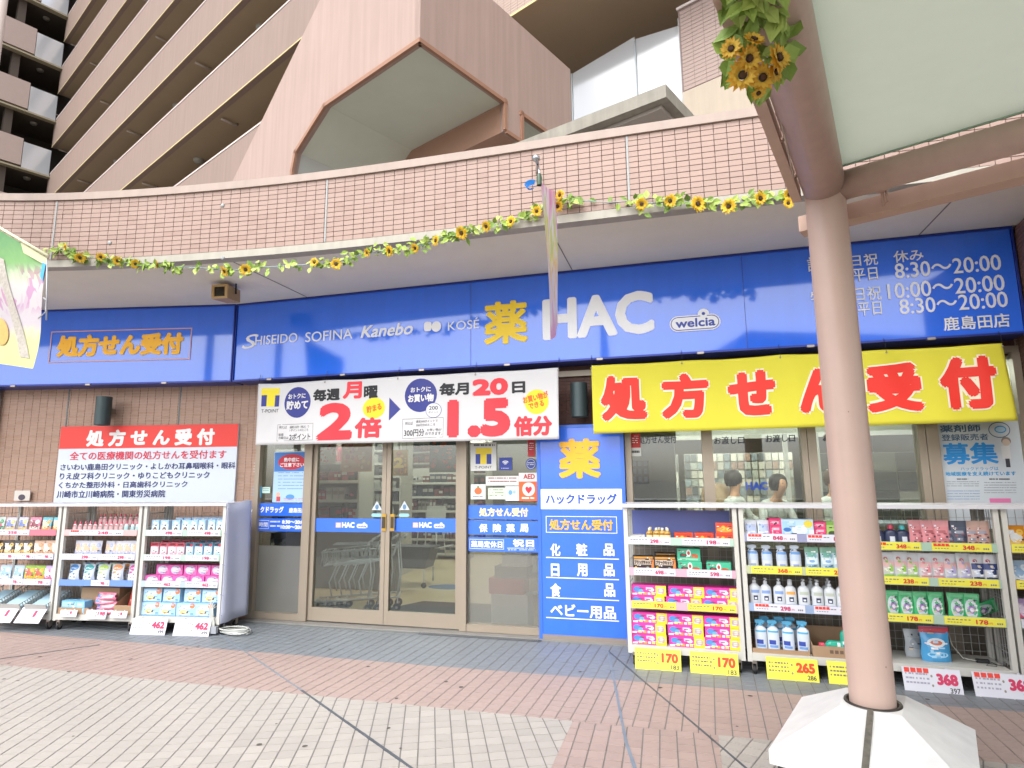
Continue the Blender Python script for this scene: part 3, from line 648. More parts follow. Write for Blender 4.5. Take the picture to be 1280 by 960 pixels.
mred = C('#e0343f', .6); mnb = C('#333a86', .6); myl = C('#e6d62a', .6); mora = C('#e06a20', .6); mdk = C('#1c1c22', .6)
def bt(s, x0, x1, y0, y1, mat, **kw): b = MB(); put_text(b, s, *A.box(x0, x1, y0, y1), -.0025 if not kw.get('yy') else kw.pop('yy'), 0, fn=wv1, **kw); b.build('lettering', mat, wb)
def bshape(pts, mat, y=-.0015, nm='printed_shape'): b = MB(); disc(b, 0, 0, 0, 0, y, 0, wv1, pts=pts); b.build(nm, mat, wb)
def brect(x0, x1, y0, y1, mat, y=-.0015): a = A.box(x0, x1, y0, y1); b = MB(); patch(b, *a, y, 0, wv1, 8, 4); b.build('printed_shape', mat, wb)
def bdisc(cx, cy, rx, ry, mat, y=-.0015):
    a = A.box(cx-rx, cx+rx, cy-ry, cy+ry); bshape(rpoly((a[0]+a[1])/2, (a[2]+a[3])/2, (a[1]-a[0])/2, (a[3]-a[2])/2, 2), mat, y, 'printed_disc')
brect(110, 172, 462, 488, myl); brect(129, 156, 487, 530, myl); brect(110, 129, 488, 530, mnb); brect(156, 172, 488, 530, mnb); bt('T-POINT', 110, 170, 540, 553, mdk)
bdisc(243, 515, 51, 57, mnb); bt('おトクに', 208, 276, 482, 501, white, fat=.03, yy=-.004); bt('貯めて', 200, 285, 507, 541, white, fat=.04, yy=-.004)
bt('毎週', 303, 405, 464, 510, mdk, fat=.05); bt('月', 415, 482, 437, 502, mred, fat=.05); bt('曜', 489, 542, 452, 500, mdk, fat=.04)
bt('2', 320, 455, 516, 656, mred, fat=.05, shear=.1); bt('倍', 458, 556, 570, 648, mred, fat=.05); bdisc(527, 536, 42, 39, myl); bt('貯まる', 499, 556, 522, 549, mora, fat=.03, rot=.2, yy=-.004)
bx = A.box(167, 302, 595, 657); b = MB(); frame_rect(b, *bx, .003, -.0018, 0, wv1); b.build('printed_border', mdk, wb)
bt('2ポイント', 211, 292, 630, 654, mdk, fat=.015); bt('例えば', 174, 202, 602, 613, mdk); bt('通常100円（税込）で', 212, 288, 601, 611, mdk); bt('1ポイントのところ', 212, 284, 613, 622, mdk); bt('毎週', 172, 190, 630, 640, mdk); bt('月曜日は', 172, 208, 642, 652, mdk)
bshape([A.pt(585, 497), A.pt(626, 540), A.pt(583, 583)][::-1], mnb)
bdisc(703, 489, 61, 62, mnb); bt('おトクに', 666, 742, 458, 477, white, fat=.03, yy=-.004); bt('お買い物', 655, 753, 484, 514, white, fat=.04, yy=-.004)
bdisc(752, 545, 29, 28, mnb, -.003); bdisc(752, 545, 27.5, 26.5, C('#d3d3d6', .7), -.0035); bt('200', 736, 768, 529, 543, mdk, fat=.01, yy=-.0045); bt('ポイント', 733, 770, 548, 556, mdk, yy=-.0045)
bt('毎月', 772, 882, 441, 489, mdk, fat=.05); bt('20', 893, 1028, 425, 489, mred, fat=.07); bt('日', 1042, 1092, 437, 481, mdk, fat=.05)
bt('1.5', 801, 1036, 500, 645, mred, fat=.06); bdisc(1134, 513, 45, 46, myl); bt('お買い物が', 1082, 1178, 483, 510, mora, fat=.03, rot=.2, yy=-.004); bt('できる', 1103, 1162, 512, 535, mora, fat=.03, rot=.2, yy=-.004)
bt('倍分', 1048, 1192, 564, 640, mred, fat=.05)
bx = A.box(633, 788, 574, 647); b = MB(); frame_rect(b, *bx, .003, -.0018, 0, wv1); b.build('printed_border', mdk, wb)
bt('300円分', 639, 716, 614, 641, mdk, fat=.015); bt('お買い物が', 727, 782, 612, 622, mdk); bt('のできます。', 720, 784, 625, 637, mdk); bt('例えば', 643, 672, 587, 599, mdk); bt('通常300ポイントで', 684, 768, 580, 590, mdk); bt('300円分のところ', 684, 758, 594, 604, mdk)
def wv2(x, z): return .012*math.sin(x*3.7+.8)+.008*math.sin(x*9+z*6)+.006*math.sin(x*17+z*3)
YB = Plane((0, 5.855, 0), 0); Y = Zoom(YB, 660, 300, 2.0645)
yb, _ = banner('prescription_banner', 'yellow cloth banner with large red prescription characters over the pharmacy windows', YB, [Y.pt(163, 324), Y.pt(1224, 266), Y.pt(1262, 467), Y.pt(170, 500)], 'banner', C('#cfc838', .75, var=.05, scale=2), wv2)
for ch, x0, x1, y0, y1 in (('処', 187, 308, 349, 467), ('方', 343, 468, 343, 461), ('せ', 515, 640, 336, 454), ('ん', 697, 812, 330, 447), ('受', 872, 1020, 316, 444), ('付', 1063, 1210, 300, 437)):
    bx = Y.box(x0, x1, y0, y1); rs = (bx[1]-bx[0])*.055
    b = MB(); put_text(b, ch, bx[0]-.014, bx[1]+.014, bx[2]-.014, bx[3]+.014, -.004, 0, fat=.09, fn=wv2, rise=0); b.build('letter_outline', C('#e8e2c8', .6), yb)
    b = MB(); put_text(b, ch, *bx, -.007, 0, fat=.055, fn=wv2); b.build('lettering', C('#dd2f22', .6), yb)
# ================================================================== DOORS AND WINDOWS
GY = 6.2
m_glass = glass_mat((.82, .86, .84), .03); m_gfrost = glass_mat((.7, .72, .7), .03, .2, .5, (.5, .5, .48)); m_gfrost2 = glass_mat((.85, .86, .84), .02, .2, .33, (.6, .6, .54))
m_fr = C('#9c9080', .4, .3, var=.04); m_fr2 = C('#7f776b', .45, .3)
sf_ = thing('shopfront_frame', 'brushed aluminium frame of posts, rails and sill around the shop glazing', 'window frame')
def post(x0, x1, z0=.02, z1=2.6, y0=-.05, y1=.08, mt=None, nm='frame_post'): return MB().box(x0, x1, GY+y0, GY+y1, z0, z1).build(nm, mt or m_fr, sf_)
for a, c in ((-4.88, -4.82), (-4.215, -4.115), (-2.31, -2.235), (-.56, -.5), (.17, .27), (1.05, 1.1), (1.105, 1.18), (2.0, 2.06), (2.065, 2.16), (2.78, 2.84)): post(a, c)
MB().box(-4.88, 2.84, GY-.045, GY+.075, 2.601, 2.66).build('frame_head', m_fr, sf_)
MB().box(-4.82, -4.215, GY-.04, GY+.07, .02, .09).build('frame_rail', m_fr, sf_); MB().box(-2.235, -1.44, GY-.04, GY+.07, .02, .09).build('frame_rail', m_fr, sf_)
MB().box(-.5, 2.78, GY-.04, GY+.07, .02, .9).build('sill_panel', m_fr2, sf_)
struct(MB().box(-4.9, 3.0, 6.06, 6.4, -.004, .016).build('door_sill', C('#85837f', .55, var=.08, scale=6, bump=.1), shop))
def pane(name, label, x0, x1, z0, z1, frost=None, fm=None):
    t = thing(name, label, 'window'); zf = frost or z0
    MB().box(x0, x1, GY+.01, GY+.018, zf, z1).build('window_pane', m_glass, t)
    if frost: MB().box(x0, x1, GY+.01, GY+.018, z0, zf-.001).build('frosted_pane', fm or m_gfrost, t)
    return t
pane('fixed_window', 'narrow fixed window with a blue poster beside the brick wall', -4.82, -4.215, .09, 2.6, .82)
pane('fixed_window', 'fixed window covered with stickers between the doors and the tall blue board', -2.235, -1.44, .09, 2.6, .78, m_gfrost2)
pane('pharmacy_window', 'pharmacy window beside the tall blue board, with a pamphlet rack inside', -.5, .17, .9, 2.6)
pane('pharmacy_window', 'wide pharmacy window with two staff in white coats behind it', .27, 1.05, .9, 2.6)
pane('pharmacy_window', 'pharmacy window behind the round pink post', 1.18, 2.0, .9, 2.6)
pane('pharmacy_window', 'last window with the recruitment poster beside the brick wall', 2.16, 2.78, .9, 2.6)
DP = MP; ZD = Zoom(MP, 310, 540, 3.693)
def door(label, x0, x1, hinge, sx0, sx1, hx0, hx1):
    t = thing('sliding_door', label, 'door')
    f = MB(); s = .05
    f.box(x0, x0+s, GY-.02, GY+.03, .03, 2.55); f.box(x1-s, x1, GY-.02, GY+.03, .03, 2.55); f.box(x0+s, x1-s, GY-.019, GY+.029, .03, .17); f.box(x0+s, x1-s, GY-.019, GY+.029, 2.45, 2.55); f.build('door_frame', m_fr, t)
    MB().box(x0+s, x1-s, GY+.002, GY+.01, .17, 2.45).build('door_pane', m_glass, t)
    a = ZD.box(sx0, sx1, 399, 462); b = MB(); patch(b, x0+s, x1-s, a[2], a[3], GY-.003); b.build('blue_stripe', m_sblue2, t)
    h = MB(); c = ZD.box(hx0, hx1, 378, 456); h.box(c[0], c[1], GY-.034, GY-.0205, c[2], c[3]); h.box(c[0]+.008, c[1]-.008, GY-.0375, GY-.0345, c[2]+.03, c[3]-.03, 1); h.build('door_handle', [C('#c09a48', .35, .8), C('#3a3630', .5)], t)
    l = MB(); l.lathe([(0, -.006), (.014, -.005), (.014, 0)], 12); l.build('door_lock', m_alu, t, Matrix.Translation(((x0+x1)/2+hinge, GY-.019, .1)) @ Matrix.Rotation(R(90), 4, 'X'))
    return t
d1 = door('sliding glass door leaf with nested shopping trolleys behind it', -4.112, -3.185, .25, 330, 620, 622, 643)
d2 = door('sliding glass door leaf with a grey floor mat and pale floor behind it', -3.18, -2.313, -.15, 686, 975, 662, 682)
for dd, ox in ((d1, 0), (d2, 356)):
    b = MB(); a = ZD.box(406+ox, 430+ox, 418, 441); patch(b, *a, GY-.0045, 0); b.build('emblem', C('#e0a848', .5), dd)
    b = MB(); put_text(b, '薬', a[0]+.004, a[1]-.004, a[2]+.004, a[3]-.004, GY-.0055, 0, fat=.01); b.build('lettering', m_let, dd)
    b = MB(); put_text(b, 'HAC', *ZD.box(435+ox, 493+ox, 416, 442), GY-.0045, 0, fat=.04); b.build('lettering', m_let, dd)
    emblem(dd, ZD, 502+ox, 553+ox, 424, 444, m_let, C('#1c3aa0', .4), GY-.004)
    tx = 596 if ox == 0 else 723
    b = MB(); P3 = [ZD.pt(tx-24, 360), ZD.pt(tx+24, 360), ZD.pt(tx, 318)]; b.face([(x, GY-.003, z) for x, z in P3]); cx, cz = ZD.pt(tx, 346); disc(b, cx, cz, .022, .028, GY-.0036, 1); b.build('triangle_sticker', [C('#c4ccd2', .5), C('#5b7fa0', .5)], dd)
    b = MB(); disc(b, 0, 0, 0, 0, GY-.003, pts=stadium(*ZD.box(tx-26, tx+22, 376, 392))); b.build('pill_sticker', C('#8fc0d8', .5), dd)
# stickers, stripes and posters on the glass
def sheet(name, label, zz, box, mat, cat='sticker', y=GY-.004, yl=None):
    t = thing(name, label, cat); a = zz.box(*box) if box else None
    b = MB(); b.box(a[0], a[1], y, y+.001, a[2], a[3]); b.build('sheet', mat, t); return t
def on(t, zz, s, bx, mat, y=GY-.0055, **kw): b = MB(); put_text(b, s, *zz.box(*bx), y, 0, **kw); b.build('lettering', mat, t)
def rect(t, zz, bx, mat, y=GY-.005, nm='printed_shape'): b = MB(); patch(b, *zz.box(*bx), y); b.build(nm, mat, t)
def dsc(t, zz, cx, cy, rx, ry, mat, y=GY-.005, n=2): a = zz.box(cx-rx, cx+rx, cy-ry, cy+ry); b = MB(); disc(b, 0, 0, 0, 0, y, pts=rpoly((a[0]+a[1])/2, (a[2]+a[3])/2, (a[1]-a[0])/2, (a[3]-a[2])/2, n)); b.build('printed_shape', mat, t)
def lines(t, zz, bx, n, mat, y=GY-.0052, seed=1, th=.35):
    rr = random.Random(seed); b = MB(); x0, x1, y0, y1 = bx; h = (y1-y0)/n
    for k in range(n):
        x = x0
        while x < x1-2:
            w_ = min(rr.uniform(1.5, 6), x1-x); 
            if rr.random() < .85: patch(b, *zz.box(x, x+w_*.8, y0+k*h, y0+(k+th)*h), y)
            x += w_
    b.build('small_print', mat, t)
pw_ = C('#d5d6d2', .5); ltb = C('#9fc4e4', .5); mbl = C('#2a55b8', .5); gry = C('#80858c', .6)
t = sheet('glass_stripe', 'blue stripe with shop name on the narrow window beside the brick wall', ZD, (10, 279, 329, 388), m_sblue2); on(t, ZD, 'ハックドラッグ', (15, 166, 343, 373), m_let, fat=.04); on(t, ZD, '鹿島田店', (190, 268, 350, 373), m_let, fat=.03)
t = sheet('glass_stripe', 'blue stripe with opening hours on the narrow window beside the brick wall', ZD, (10, 278, 399, 458), m_sblue2); on(t, ZD, '8:30～20:00', (158, 268, 407, 424), m_let, fat=.05); on(t, ZD, '10:00～20:00', (152, 267, 430, 448), m_let, fat=.05); on(t, ZD, '時間', (52, 92, 416, 438), m_let, fat=.02); lines(t, ZD, (104, 150, 410, 450), 2, m_let)
b = MB(); frame_rect(b, *ZD.box(20, 98, 407, 446), .004, GY-.005); b.build('printed_border', m_let, t)
t = sheet('heat_warning_poster', 'blue and white poster warning of heat stroke taped inside the narrow window', ZD, (119, 276, 90, 325), C('#a9c8e8', .5), 'poster')
rect(t, ZD, (124, 272, 94, 182), C('#3f78c0', .5)); dsc(t, ZD, 203, 138, 62, 36, C('#c02838', .5), GY-.0056)
on(t, ZD, '熱中症に', (168, 238, 118, 137), m_let, y=GY-.0064, fat=.03); on(t, ZD, 'ご注意下さい', (150, 260, 142, 161), m_let, y=GY-.0064, fat=.03)
lines(t, ZD, (140, 258, 186, 275), 6, C('#5f7fb8', .5), seed=3, th=.2); dsc(t, ZD, 140, 288, 9, 10, C('#e0b090', .5)); rect(t, ZD, (132, 150, 298, 320), C('#c04848', .5)); dsc(t, ZD, 195, 300, 20, 12, C('#4f90d0', .5)); lines(t, ZD, (165, 265, 306, 320), 2, C('#d06a6a', .5), seed=4)
t = sheet('white_sticker', 'small white sticker high on the narrow window', ZD, (26, 62, 137, 194), pw_); lines(t, ZD, (32, 56, 144, 188), 5, gry, seed=5)
t = sheet('blue_sticker', 'small light blue square sticker on the narrow window', ZD, (18, 63, 251, 303), C('#59b0dc', .5)); on(t, ZD, 'N', (28, 54, 262, 292), C('#2a7cb8', .5))
t = sheet('pale_sticker', 'tiny pale green sticker beside the blue square sticker', ZD, (67, 103, 254, 282), C('#b8d8d0', .5)); lines(t, ZD, (71, 99, 260, 278), 2, gry, seed=6)
t = sheet('point_poster', 'white poster with yellow and navy T logo on the stickered window', ZB2 if False else Zoom(MP, 560, 520, 3.2), (91, 194, 106, 219), pw_, 'poster'); ZW = Zoom(MP, 560, 520, 3.2)
rect(t, ZW, (112, 175, 128, 152), C('#e8cf30', .5)); rect(t, ZW, (130, 155, 151, 192), C('#e8cf30', .5)); rect(t, ZW, (111, 130, 152, 192), C('#2b3f94', .5)); rect(t, ZW, (155, 174, 152, 192), C('#2b3f94', .5)); on(t, ZW, 'T-POINT', (108, 176, 200, 210), mdk); lines(t, ZW, (98, 188, 113, 121), 1, mdk, seed=2, th=.9)
t = sheet('wifi_sticker', 'navy square sticker with white wifi fan symbol', ZW, (205, 256, 166, 217), C('#2b3f94', .5))
for k, rr in enumerate((20, 14, 8)):
    b = MB(); cx, cz = ZW.pt(230, 197)
    P_ = lambda a, q: (cx+q/3.2*.0078*math.cos(a), GY-.0052, cz+q/3.2*.0078*math.sin(a))
    for i in range(8): a0 = R(45+i*11.25); a1 = R(45+(i+1)*11.25); b.face([P_(a0, rr-3.5), P_(a0, rr), P_(a1, rr), P_(a1, rr-3.5)][::-1])
    b.build('printed_shape', m_let, t)
lines(t, ZW, (214, 248, 208, 213), 1, m_let, seed=9)
t = thing('round_sticker', 'round navy and white seal at the edge of the stickered window', 'sticker'); dsc(t, ZW, 332, 192, 21, 23, C('#3a4a8c', .5), GY-.0045); dsc(t, ZW, 332, 192, 17.5, 19.5, C('#b8c0d8', .5), GY-.005); dsc(t, ZW, 332, 192, 15.5, 17.5, C('#3a4a8c', .5), GY-.0055); lines(t, ZW, (319, 345, 186, 200), 2, m_let, GY-.006, seed=3)
t = sheet('red_sticker', 'small red sale sticker at the top of the stickered window', ZW, (319, 348, 95, 163), C('#c83038', .5)); lines(t, ZW, (324, 343, 108, 140), 4, m_let, seed=8)
t = sheet('notice_strip', 'wide white notice strip on the stickered window', ZW, (152, 283, 240, 278), pw_); lines(t, ZW, (160, 275, 246, 272), 2, C('#884040', .5), seed=8)
t = sheet('defibrillator_sticker', 'orange and white sticker with a red heart and the letters AED', ZW, (284, 356, 227, 340), C('#e8602c', .5)); rect(t, ZW, (284, 356, 227, 262), pw_); on(t, ZW, 'AED', (302, 348, 232, 252), C('#b03030', .5), y=GY-.006, fat=.03)
dsc(t, ZW, 323, 293, 25, 27, pw_, n=2.2)
b = MB(); cx, cz = ZW.pt(323, 294); b.face([(cx+.0016*x, GY-.006, cz+.0018*z) for x, z in ((0, -24), (-20, -3), (-22, 8), (-16, 16), (-8, 17), (0, 9), (8, 17), (16, 16), (22, 8), (20, -3))][::-1]); b.build('printed_heart', C('#d02838', .5), t); lines(t, ZW, (296, 346, 325, 334), 1, m_let, seed=3, th=.7)
t = sheet('fruit_sticker', 'white square sticker with a small orange fruit picture', ZW, (92, 151, 273, 333), pw_); dsc(t, ZW, 121, 300, 15, 14, C('#e06a3c', .5)); dsc(t, ZW, 121, 284, 4, 5, C('#6a8c3c', .5)); lines(t, ZW, (100, 145, 320, 328), 1, gry, seed=4, th=.6)
t = sheet('notice_sheet', 'white sheet with green text between the fruit sticker and a grey sheet', ZW, (161, 229, 287, 333), C('#c8d2c4', .5)); lines(t, ZW, (167, 223, 293, 327), 3, C('#7a9a60', .5), seed=5)
t = sheet('notice_sheet', 'pale grey sheet with a blue droplet picture next to the heart sticker', ZW, (230, 284, 281, 339), C('#cfd6d8', .5)); dsc(t, ZW, 250, 306, 8, 10, C('#6aa0c8', .5)); dsc(t, ZW, 266, 304, 6, 7, C('#9ab8c0', .5))
t = sheet('glass_stripe', 'blue stripe reading prescriptions accepted on the stickered window', ZW, (82, 360, 357, 413), m_sblue2); on(t, ZW, '処方せん受付', (125, 321, 367, 402), C('#f0d8a0', .5), fat=.04)
t = sheet('glass_stripe', 'blue stripe with four widely spaced white characters', ZW, (82, 360, 419, 476), m_sblue2)
for ch, xx in zip('保険薬局', (125, 180, 234, 288)): on(t, ZW, ch, (xx, xx+34, 431, 465), m_let, fat=.03)
t = sheet('glass_stripe', 'lowest blue stripe announcing the pharmacy holiday', ZW, (82, 360, 486, 543), m_sblue2); on(t, ZW, '薬局定休日', (93, 218, 499, 526), m_let, fat=.03); on(t, ZW, '祝日', (260, 345, 493, 523), m_let, fat=.05); lines(t, ZW, (238, 350, 527, 541), 2, m_let, seed=6)
b = MB(); frame_rect(b, *ZW.box(87, 224, 493, 532), .004, GY-.005); b.build('printed_border', m_let, t)
# pharmacy glass
ZP = Zoom(MP, 770, 520, 2.823)
for s, bx, lb in (('処方せん受付', (80, 213, 70, 97), 'dark prescription lettering on the first pharmacy window'), ('お渡し口', (346, 453, 72, 99), 'first of two dark hand-over lettering signs on the wide pharmacy window'), ('お渡し口', (528, 632, 65, 92), 'second dark hand-over lettering sign, close to the window post'), ('お渡し口', (731, 840, 62, 88), 'dark lettering on the window hidden behind the pink post')):
    t = thing('window_lettering', lb, 'lettering'); b = MB(); put_text(b, s, *ZP.box(*bx), GY-.003, 0, fat=.01); b.build('lettering', C('#3c4252', .6), t)
t = sheet('red_tag', 'red and white tag at the top corner of the first pharmacy window', ZP, (50, 86, 62, 112), C('#c83030', .5)); b = MB(); patch(b, *ZP.box(50, 89, 112, 142), GY-.0045); b.build('white_foot', pw_, t); lines(t, ZP, (58, 80, 70, 100), 4, m_let, seed=2); lines(t, ZP, (54, 86, 122, 136), 1, mdk, seed=3, th=.6)
ZQ = Zoom(MP, 1050, 500, 5.565)
t = thing('recruitment_poster', 'white poster with big light blue recruitment characters on the last window', 'poster')
b = MB(); x0, x1, _, _ = ZQ.box(668, 1228, 300, 301); zt2 = ZQ.pt(900, 150)[1]; b.box(x0, x1+.03, GY-.006, GY-.005, 1.1, zt2+.06); b.build('sheet', C('#c3ccd2', .5), t)
yq = GY-.0075; lb_ = C('#3f9ad0', .5); dkb = C('#3f5f80', .5)
on(t, ZQ, '薬剤師', (692, 975, 172, 224), dkb, y=yq, fat=.03); on(t, ZQ, '登録販売者', (704, 1030, 236, 283), dkb, y=yq, fat=.02); on(t, ZQ, '募集', (712, 1095, 296, 448), C('#2a90d8', .5), y=yq, fat=.028)
on(t, ZQ, 'ハックドラッグは', (836, 1100, 464, 490), lb_, y=yq, fat=.01); on(t, ZQ, '地域医療を支え続けています', (730, 1221, 497, 527), lb_, y=yq, fat=.03)
lines(t, ZQ, (740, 965, 566, 610), 3, gry, yq, seed=11, th=.3); lines(t, ZQ, (1000, 1225, 572, 660), 5, gry, yq, seed=12, th=.25); lines(t, ZQ, (745, 970, 630, 705), 4, C('#6f8fc0', .5), yq, seed=13, th=.25); lines(t, ZQ, (810, 890, 546, 556), 1, mdk, yq, seed=1, th=.8); lines(t, ZQ, (1035, 1180, 546, 556), 1, mdk, yq, seed=4, th=.8)
rect(t, ZQ, (1038, 1186, 684, 715), C('#d878a8', .5), yq)
dsc(t, ZQ, 1105, 208, 76, 56, dkb, yq); dsc(t, ZQ, 1105, 208, 70, 50, C('#c3ccd2', .5), yq-.0006); dsc(t, ZQ, 1112, 205, 42, 26, lb_, yq-.0012); dsc(t, ZQ, 1112, 205, 34, 18, C('#a8c8dc', .5), yq-.0018)
dsc(t, ZQ, 1152, 285, 34, 28, C('#8a8078', .5), yq); dsc(t, ZQ, 1152, 295, 27, 24, C('#c8b8a8', .5), yq-.0006); rect(t, ZQ, (1122, 1182, 318, 410), C('#d4d6d6', .5), yq-.0003); rect(t, ZQ, (1150, 1180, 408, 468), C('#40444c', .5), yq-.0006)
# ================================================================== INTERIOR
room = thing('shop_interior', 'dim shop interior with pale floor and ceiling seen through the glass', 'interior')
m_fl = C('#c0ae88', .35, var=.04, scale=2); m_wl = C('#7f7d74', .8, var=.05); m_cl = C('#7c7c76', .9)
MB().box(-9, 4, 6.41, 15, -.05, .012).build('shop_floor', m_fl, room); MB().box(-9, 4, 15, 15.2, 0, 3).build('back_wall', m_wl, room); MB().box(-9, 4, 6.5, 15, 2.75, 2.85).build('shop_ceiling', m_cl, room)
MB().box(-9.2, -9, 6.5, 15, 0, 3).build('side_wall', m_wl, room); MB().box(4, 4.2, 6.5, 15, 0, 3).build('side_wall', m_wl, room); MB().box(-1.45, -1.3, 6.5, 11.5, 0, 2.75).build('partition_wall', C('#b4b0a4', .8), room)
m_lamp = emit_mat((.97, 1, .9), 12.0); m_lamp2 = emit_mat((.97, 1, .9), 24.0)
n_l = 0
for (x, y, l) in [(-7, 8.2, 0), (-4.6, 8.2, 0), (-2.6, 8.2, 0), (-7, 11, 0), (-4.6, 11, 0), (-2.6, 11, 0), (-4.6, 13.6, 0), (-2.6, 13.6, 0), (0, 7.7, 1), (1.9, 7.7, 1), (0, 10.2, 1), (1.9, 10.2, 1)]:
    wh = 'pharmacy' if l else 'sales floor'; n_l += 1; rowd = {7.7: 'near the glass', 8.2: 'near the doors', 10.2: 'over the counter', 11: 'over the middle aisle', 13.6: 'by the back wall'}[y]
    cold = {-7: 'far end', -4.6: 'behind the narrow window', -2.6: 'behind the doors', 0: 'beside the partition', 1.9: 'beside the end wall'}[x]
    t = thing('ceiling_light', f'lit fluorescent ceiling panel in the {wh}, {rowd}, {cold}', 'ceiling light', Matrix.Translation((x, y, 2.7)), 'fluorescent ceiling lights inside the shop')
    MB().box(-.62, .62, -.15, .15, 0, .049).build('lamp_housing', C('#c0c0bc', .5), t); MB().box(-.58, .58, -.11, .11, -.012, -.001).build('diffuser', m_lamp2 if l else m_lamp, t)
t = thing('door_mat', 'dark grey ribbed mat inside the sliding doors', 'mat'); b = MB(); b.prism([(-3.75, 6.5, .013), (-1.9, 6.5, .013), (-2.1, 7.5, .013), (-3.3, 7.5, .013)], (0, 0, .012)); b.build('mat', C('#55504c', .95, bump=.6, bscale=200), t)
t = thing('floor_sticker', 'blue oval sticker on the shop floor behind the door', 'sticker'); b = MB(); b.lathe([(.0, .014), (.3, .014)], 20, c=(-3.4, 8.6, 0), sx=1, sy=.7); b.build('sticker', C('#4a6c90', .5), t)
pal = ['#b03a3a', '#c8584a', '#8c2f35', '#d8a04a', '#c9c4bc', '#47506a', '#7a3038', '#a0603c', '#d8d4cc', '#3c6a58', '#d07890']
def gondola(label, M, L, H=1.7, nsh=5, d=.45, cols=pal, fill=.85, header=None):
    t = thing('store_shelf', label, 'shelf', M); f = MB(); f.box(0, L, d-.03, d, 0, H); f.box(-.03, 0, 0, d, 0, H); f.box(L, L+.03, 0, d, 0, H); f.build('shelf_frame', C('#b5b2a8', .6), t)
    rr = random.Random(label); 
    for k in range(nsh):
        z = .12+k*(H-.15)/nsh; MB().box(0, L, 0, d-.031, z-.02, z).build('shelf_board', C('#b0ada2', .6), t)
        b = MB(); x = .01
        while x < L-.08:
            wd = rr.uniform(.05, .13); h = rr.uniform(.12, (H-.15)/nsh-.05); c = rr.randrange(len(cols)); n = rr.randint(1, 3)
            for _ in range(n):
                if x+wd > L-.01: break
                if rr.random() < fill: b.box(x+.004, x+wd-.004, .02+rr.uniform(0, .02), d-.06, z+.001, z+h, c)
                if rr.random() < fill: b.box(x+.012, x+wd-.012, .016, .019, z+h*.45, z+h*.75, (c+4) % len(cols))
                x += wd
        if b.f: o = b.build('packaged_goods', [C(q, .5) for q in cols], t); stuff(o)
        b = MB(); b.box(0, L, -.012, -.001, z-.03, z+.012); b.build('price_rail', C('#c8c8c0', .5), t)
    if header: MB().box(0, L, -.02, 0, H+.001, H+.3).build('header_panel', header, t)
    return t
gondola('white shelf of red and pink packets behind the first door leaf', Matrix.Translation((-5.75, 8.3, 0)), 1.0, 2.15, 7, cols=['#8c2f35', '#b8b0a8', '#b03a4a', '#d0c8c4', '#38343a', '#c06070'])
t = thing('low_cabinet', 'plain grey cabinet front below the goods behind the trolleys', 'cabinet'); MB().box(-5.8, -4.0, 8.1, 8.25, 0.013, .95).build('cabinet_front', C('#77746c', .6), t)
gondola('dark stocked shelf run parallel to the doors, deep in the shop', Matrix.Translation((-6.5, 11.5, 0)), 2.3, 1.8, 6, cols=['#4a4440', '#9a9890', '#33404a', '#b8b8b0', '#6a3a3a'])
gondola('tall shelf of medicine boxes along the back wall', Matrix.Translation((-7.6, 13.4, 0)), 3.2, 2.5, 9, cols=['#7a2a28', '#903c30', '#a89c88', '#40484a', '#8c5038', '#602820'])
gondola('narrow white shelf with rows of small packs behind the second door leaf', Matrix.Translation((-5.15, 9.4, 0)), .55, 2.3, 10, cols=['#b8b8b0', '#60686a', '#c8c8c0', '#384048'])
gondola('shelf of packets standing sideways behind the second door leaf', Matrix.Translation((-2.4, 10.3, 0)), 1.0, 2.2, 8, cols=['#c8c4bc', '#8a8c88', '#7a3a36', '#40484a'])
gondola('white shelf with dark goods behind the narrow window', Matrix.Translation((-6.4, 7.3, 0)) @ Matrix.Rotation(R(90), 4, 'Z'), 1.8, 2.1, 6, cols=['#5a5448', '#8a7c50', '#6a4a3a', '#c0bcae', '#3f4438'])
gondola('low shelf with cosmetics near the stickered window', Matrix.Translation((-2.3, 7.9, 0)), .8, 1.55, 5, cols=['#b8a890', '#c8c8c8', '#8c5048', '#506070'])
def hang_poster(label, x, y, z, w_, h, base, spots, txt=None):
    t = thing('hanging_poster', label, 'poster', Matrix.Translation((x, y, z))); MB().box(-w_/2, w_/2, 0, .004, 0, h).build('sheet', C(base, .6), t); rr = random.Random(label)
    b = MB()
    for k in range(26): disc(b, rr.uniform(-.4, .4)*w_, rr.uniform(.1, .9)*h, rr.uniform(.03, .1)*w_, rr.uniform(.03, .08)*h, -.001-.0003*k, k % len(spots), seg=8)
    b.build('printed_leaves', [C(c, .6) for c in spots], t)
    if txt: b = MB(); put_text(b, txt, -.25*w_, .3*w_, .3*h, .7*h, -.012, 0, fat=.05); b.build('lettering', C('#e0c030', .5), t)
    b = MB()
    for s in (-.4, .4): b.tube([(s*w_, 0, h), (s*w_, 0, 2.74-z)], .003, 4)
    b.build('hanging_wire', m_black, t); return t
hang_poster('orange autumn leaf poster hanging behind the first door leaf', -4.55, 7.9, 1.68, .5, .5, '#c88a50', ['#d86a28', '#c04020', '#e0b040', '#e8c8a0'])
hang_poster('yellow autumn poster with a large 2 behind the second door leaf', -4.08, 8.3, 1.62, .3, .38, '#a08038', ['#d8a030', '#b06028', '#c0a050', '#8a5a30'], '2')
hang_poster('dark green autumn poster near the middle post', -3.25, 8.1, 1.66, .5, .5, '#40504c', ['#d86a28', '#c04020', '#405854', '#7a4030'])
hang_poster('small red autumn garland poster above the white shelf', -5.1, 8.0, 1.8, .3, .3, '#b8b0a0', ['#c83828', '#d8c8b0', '#b86040'])
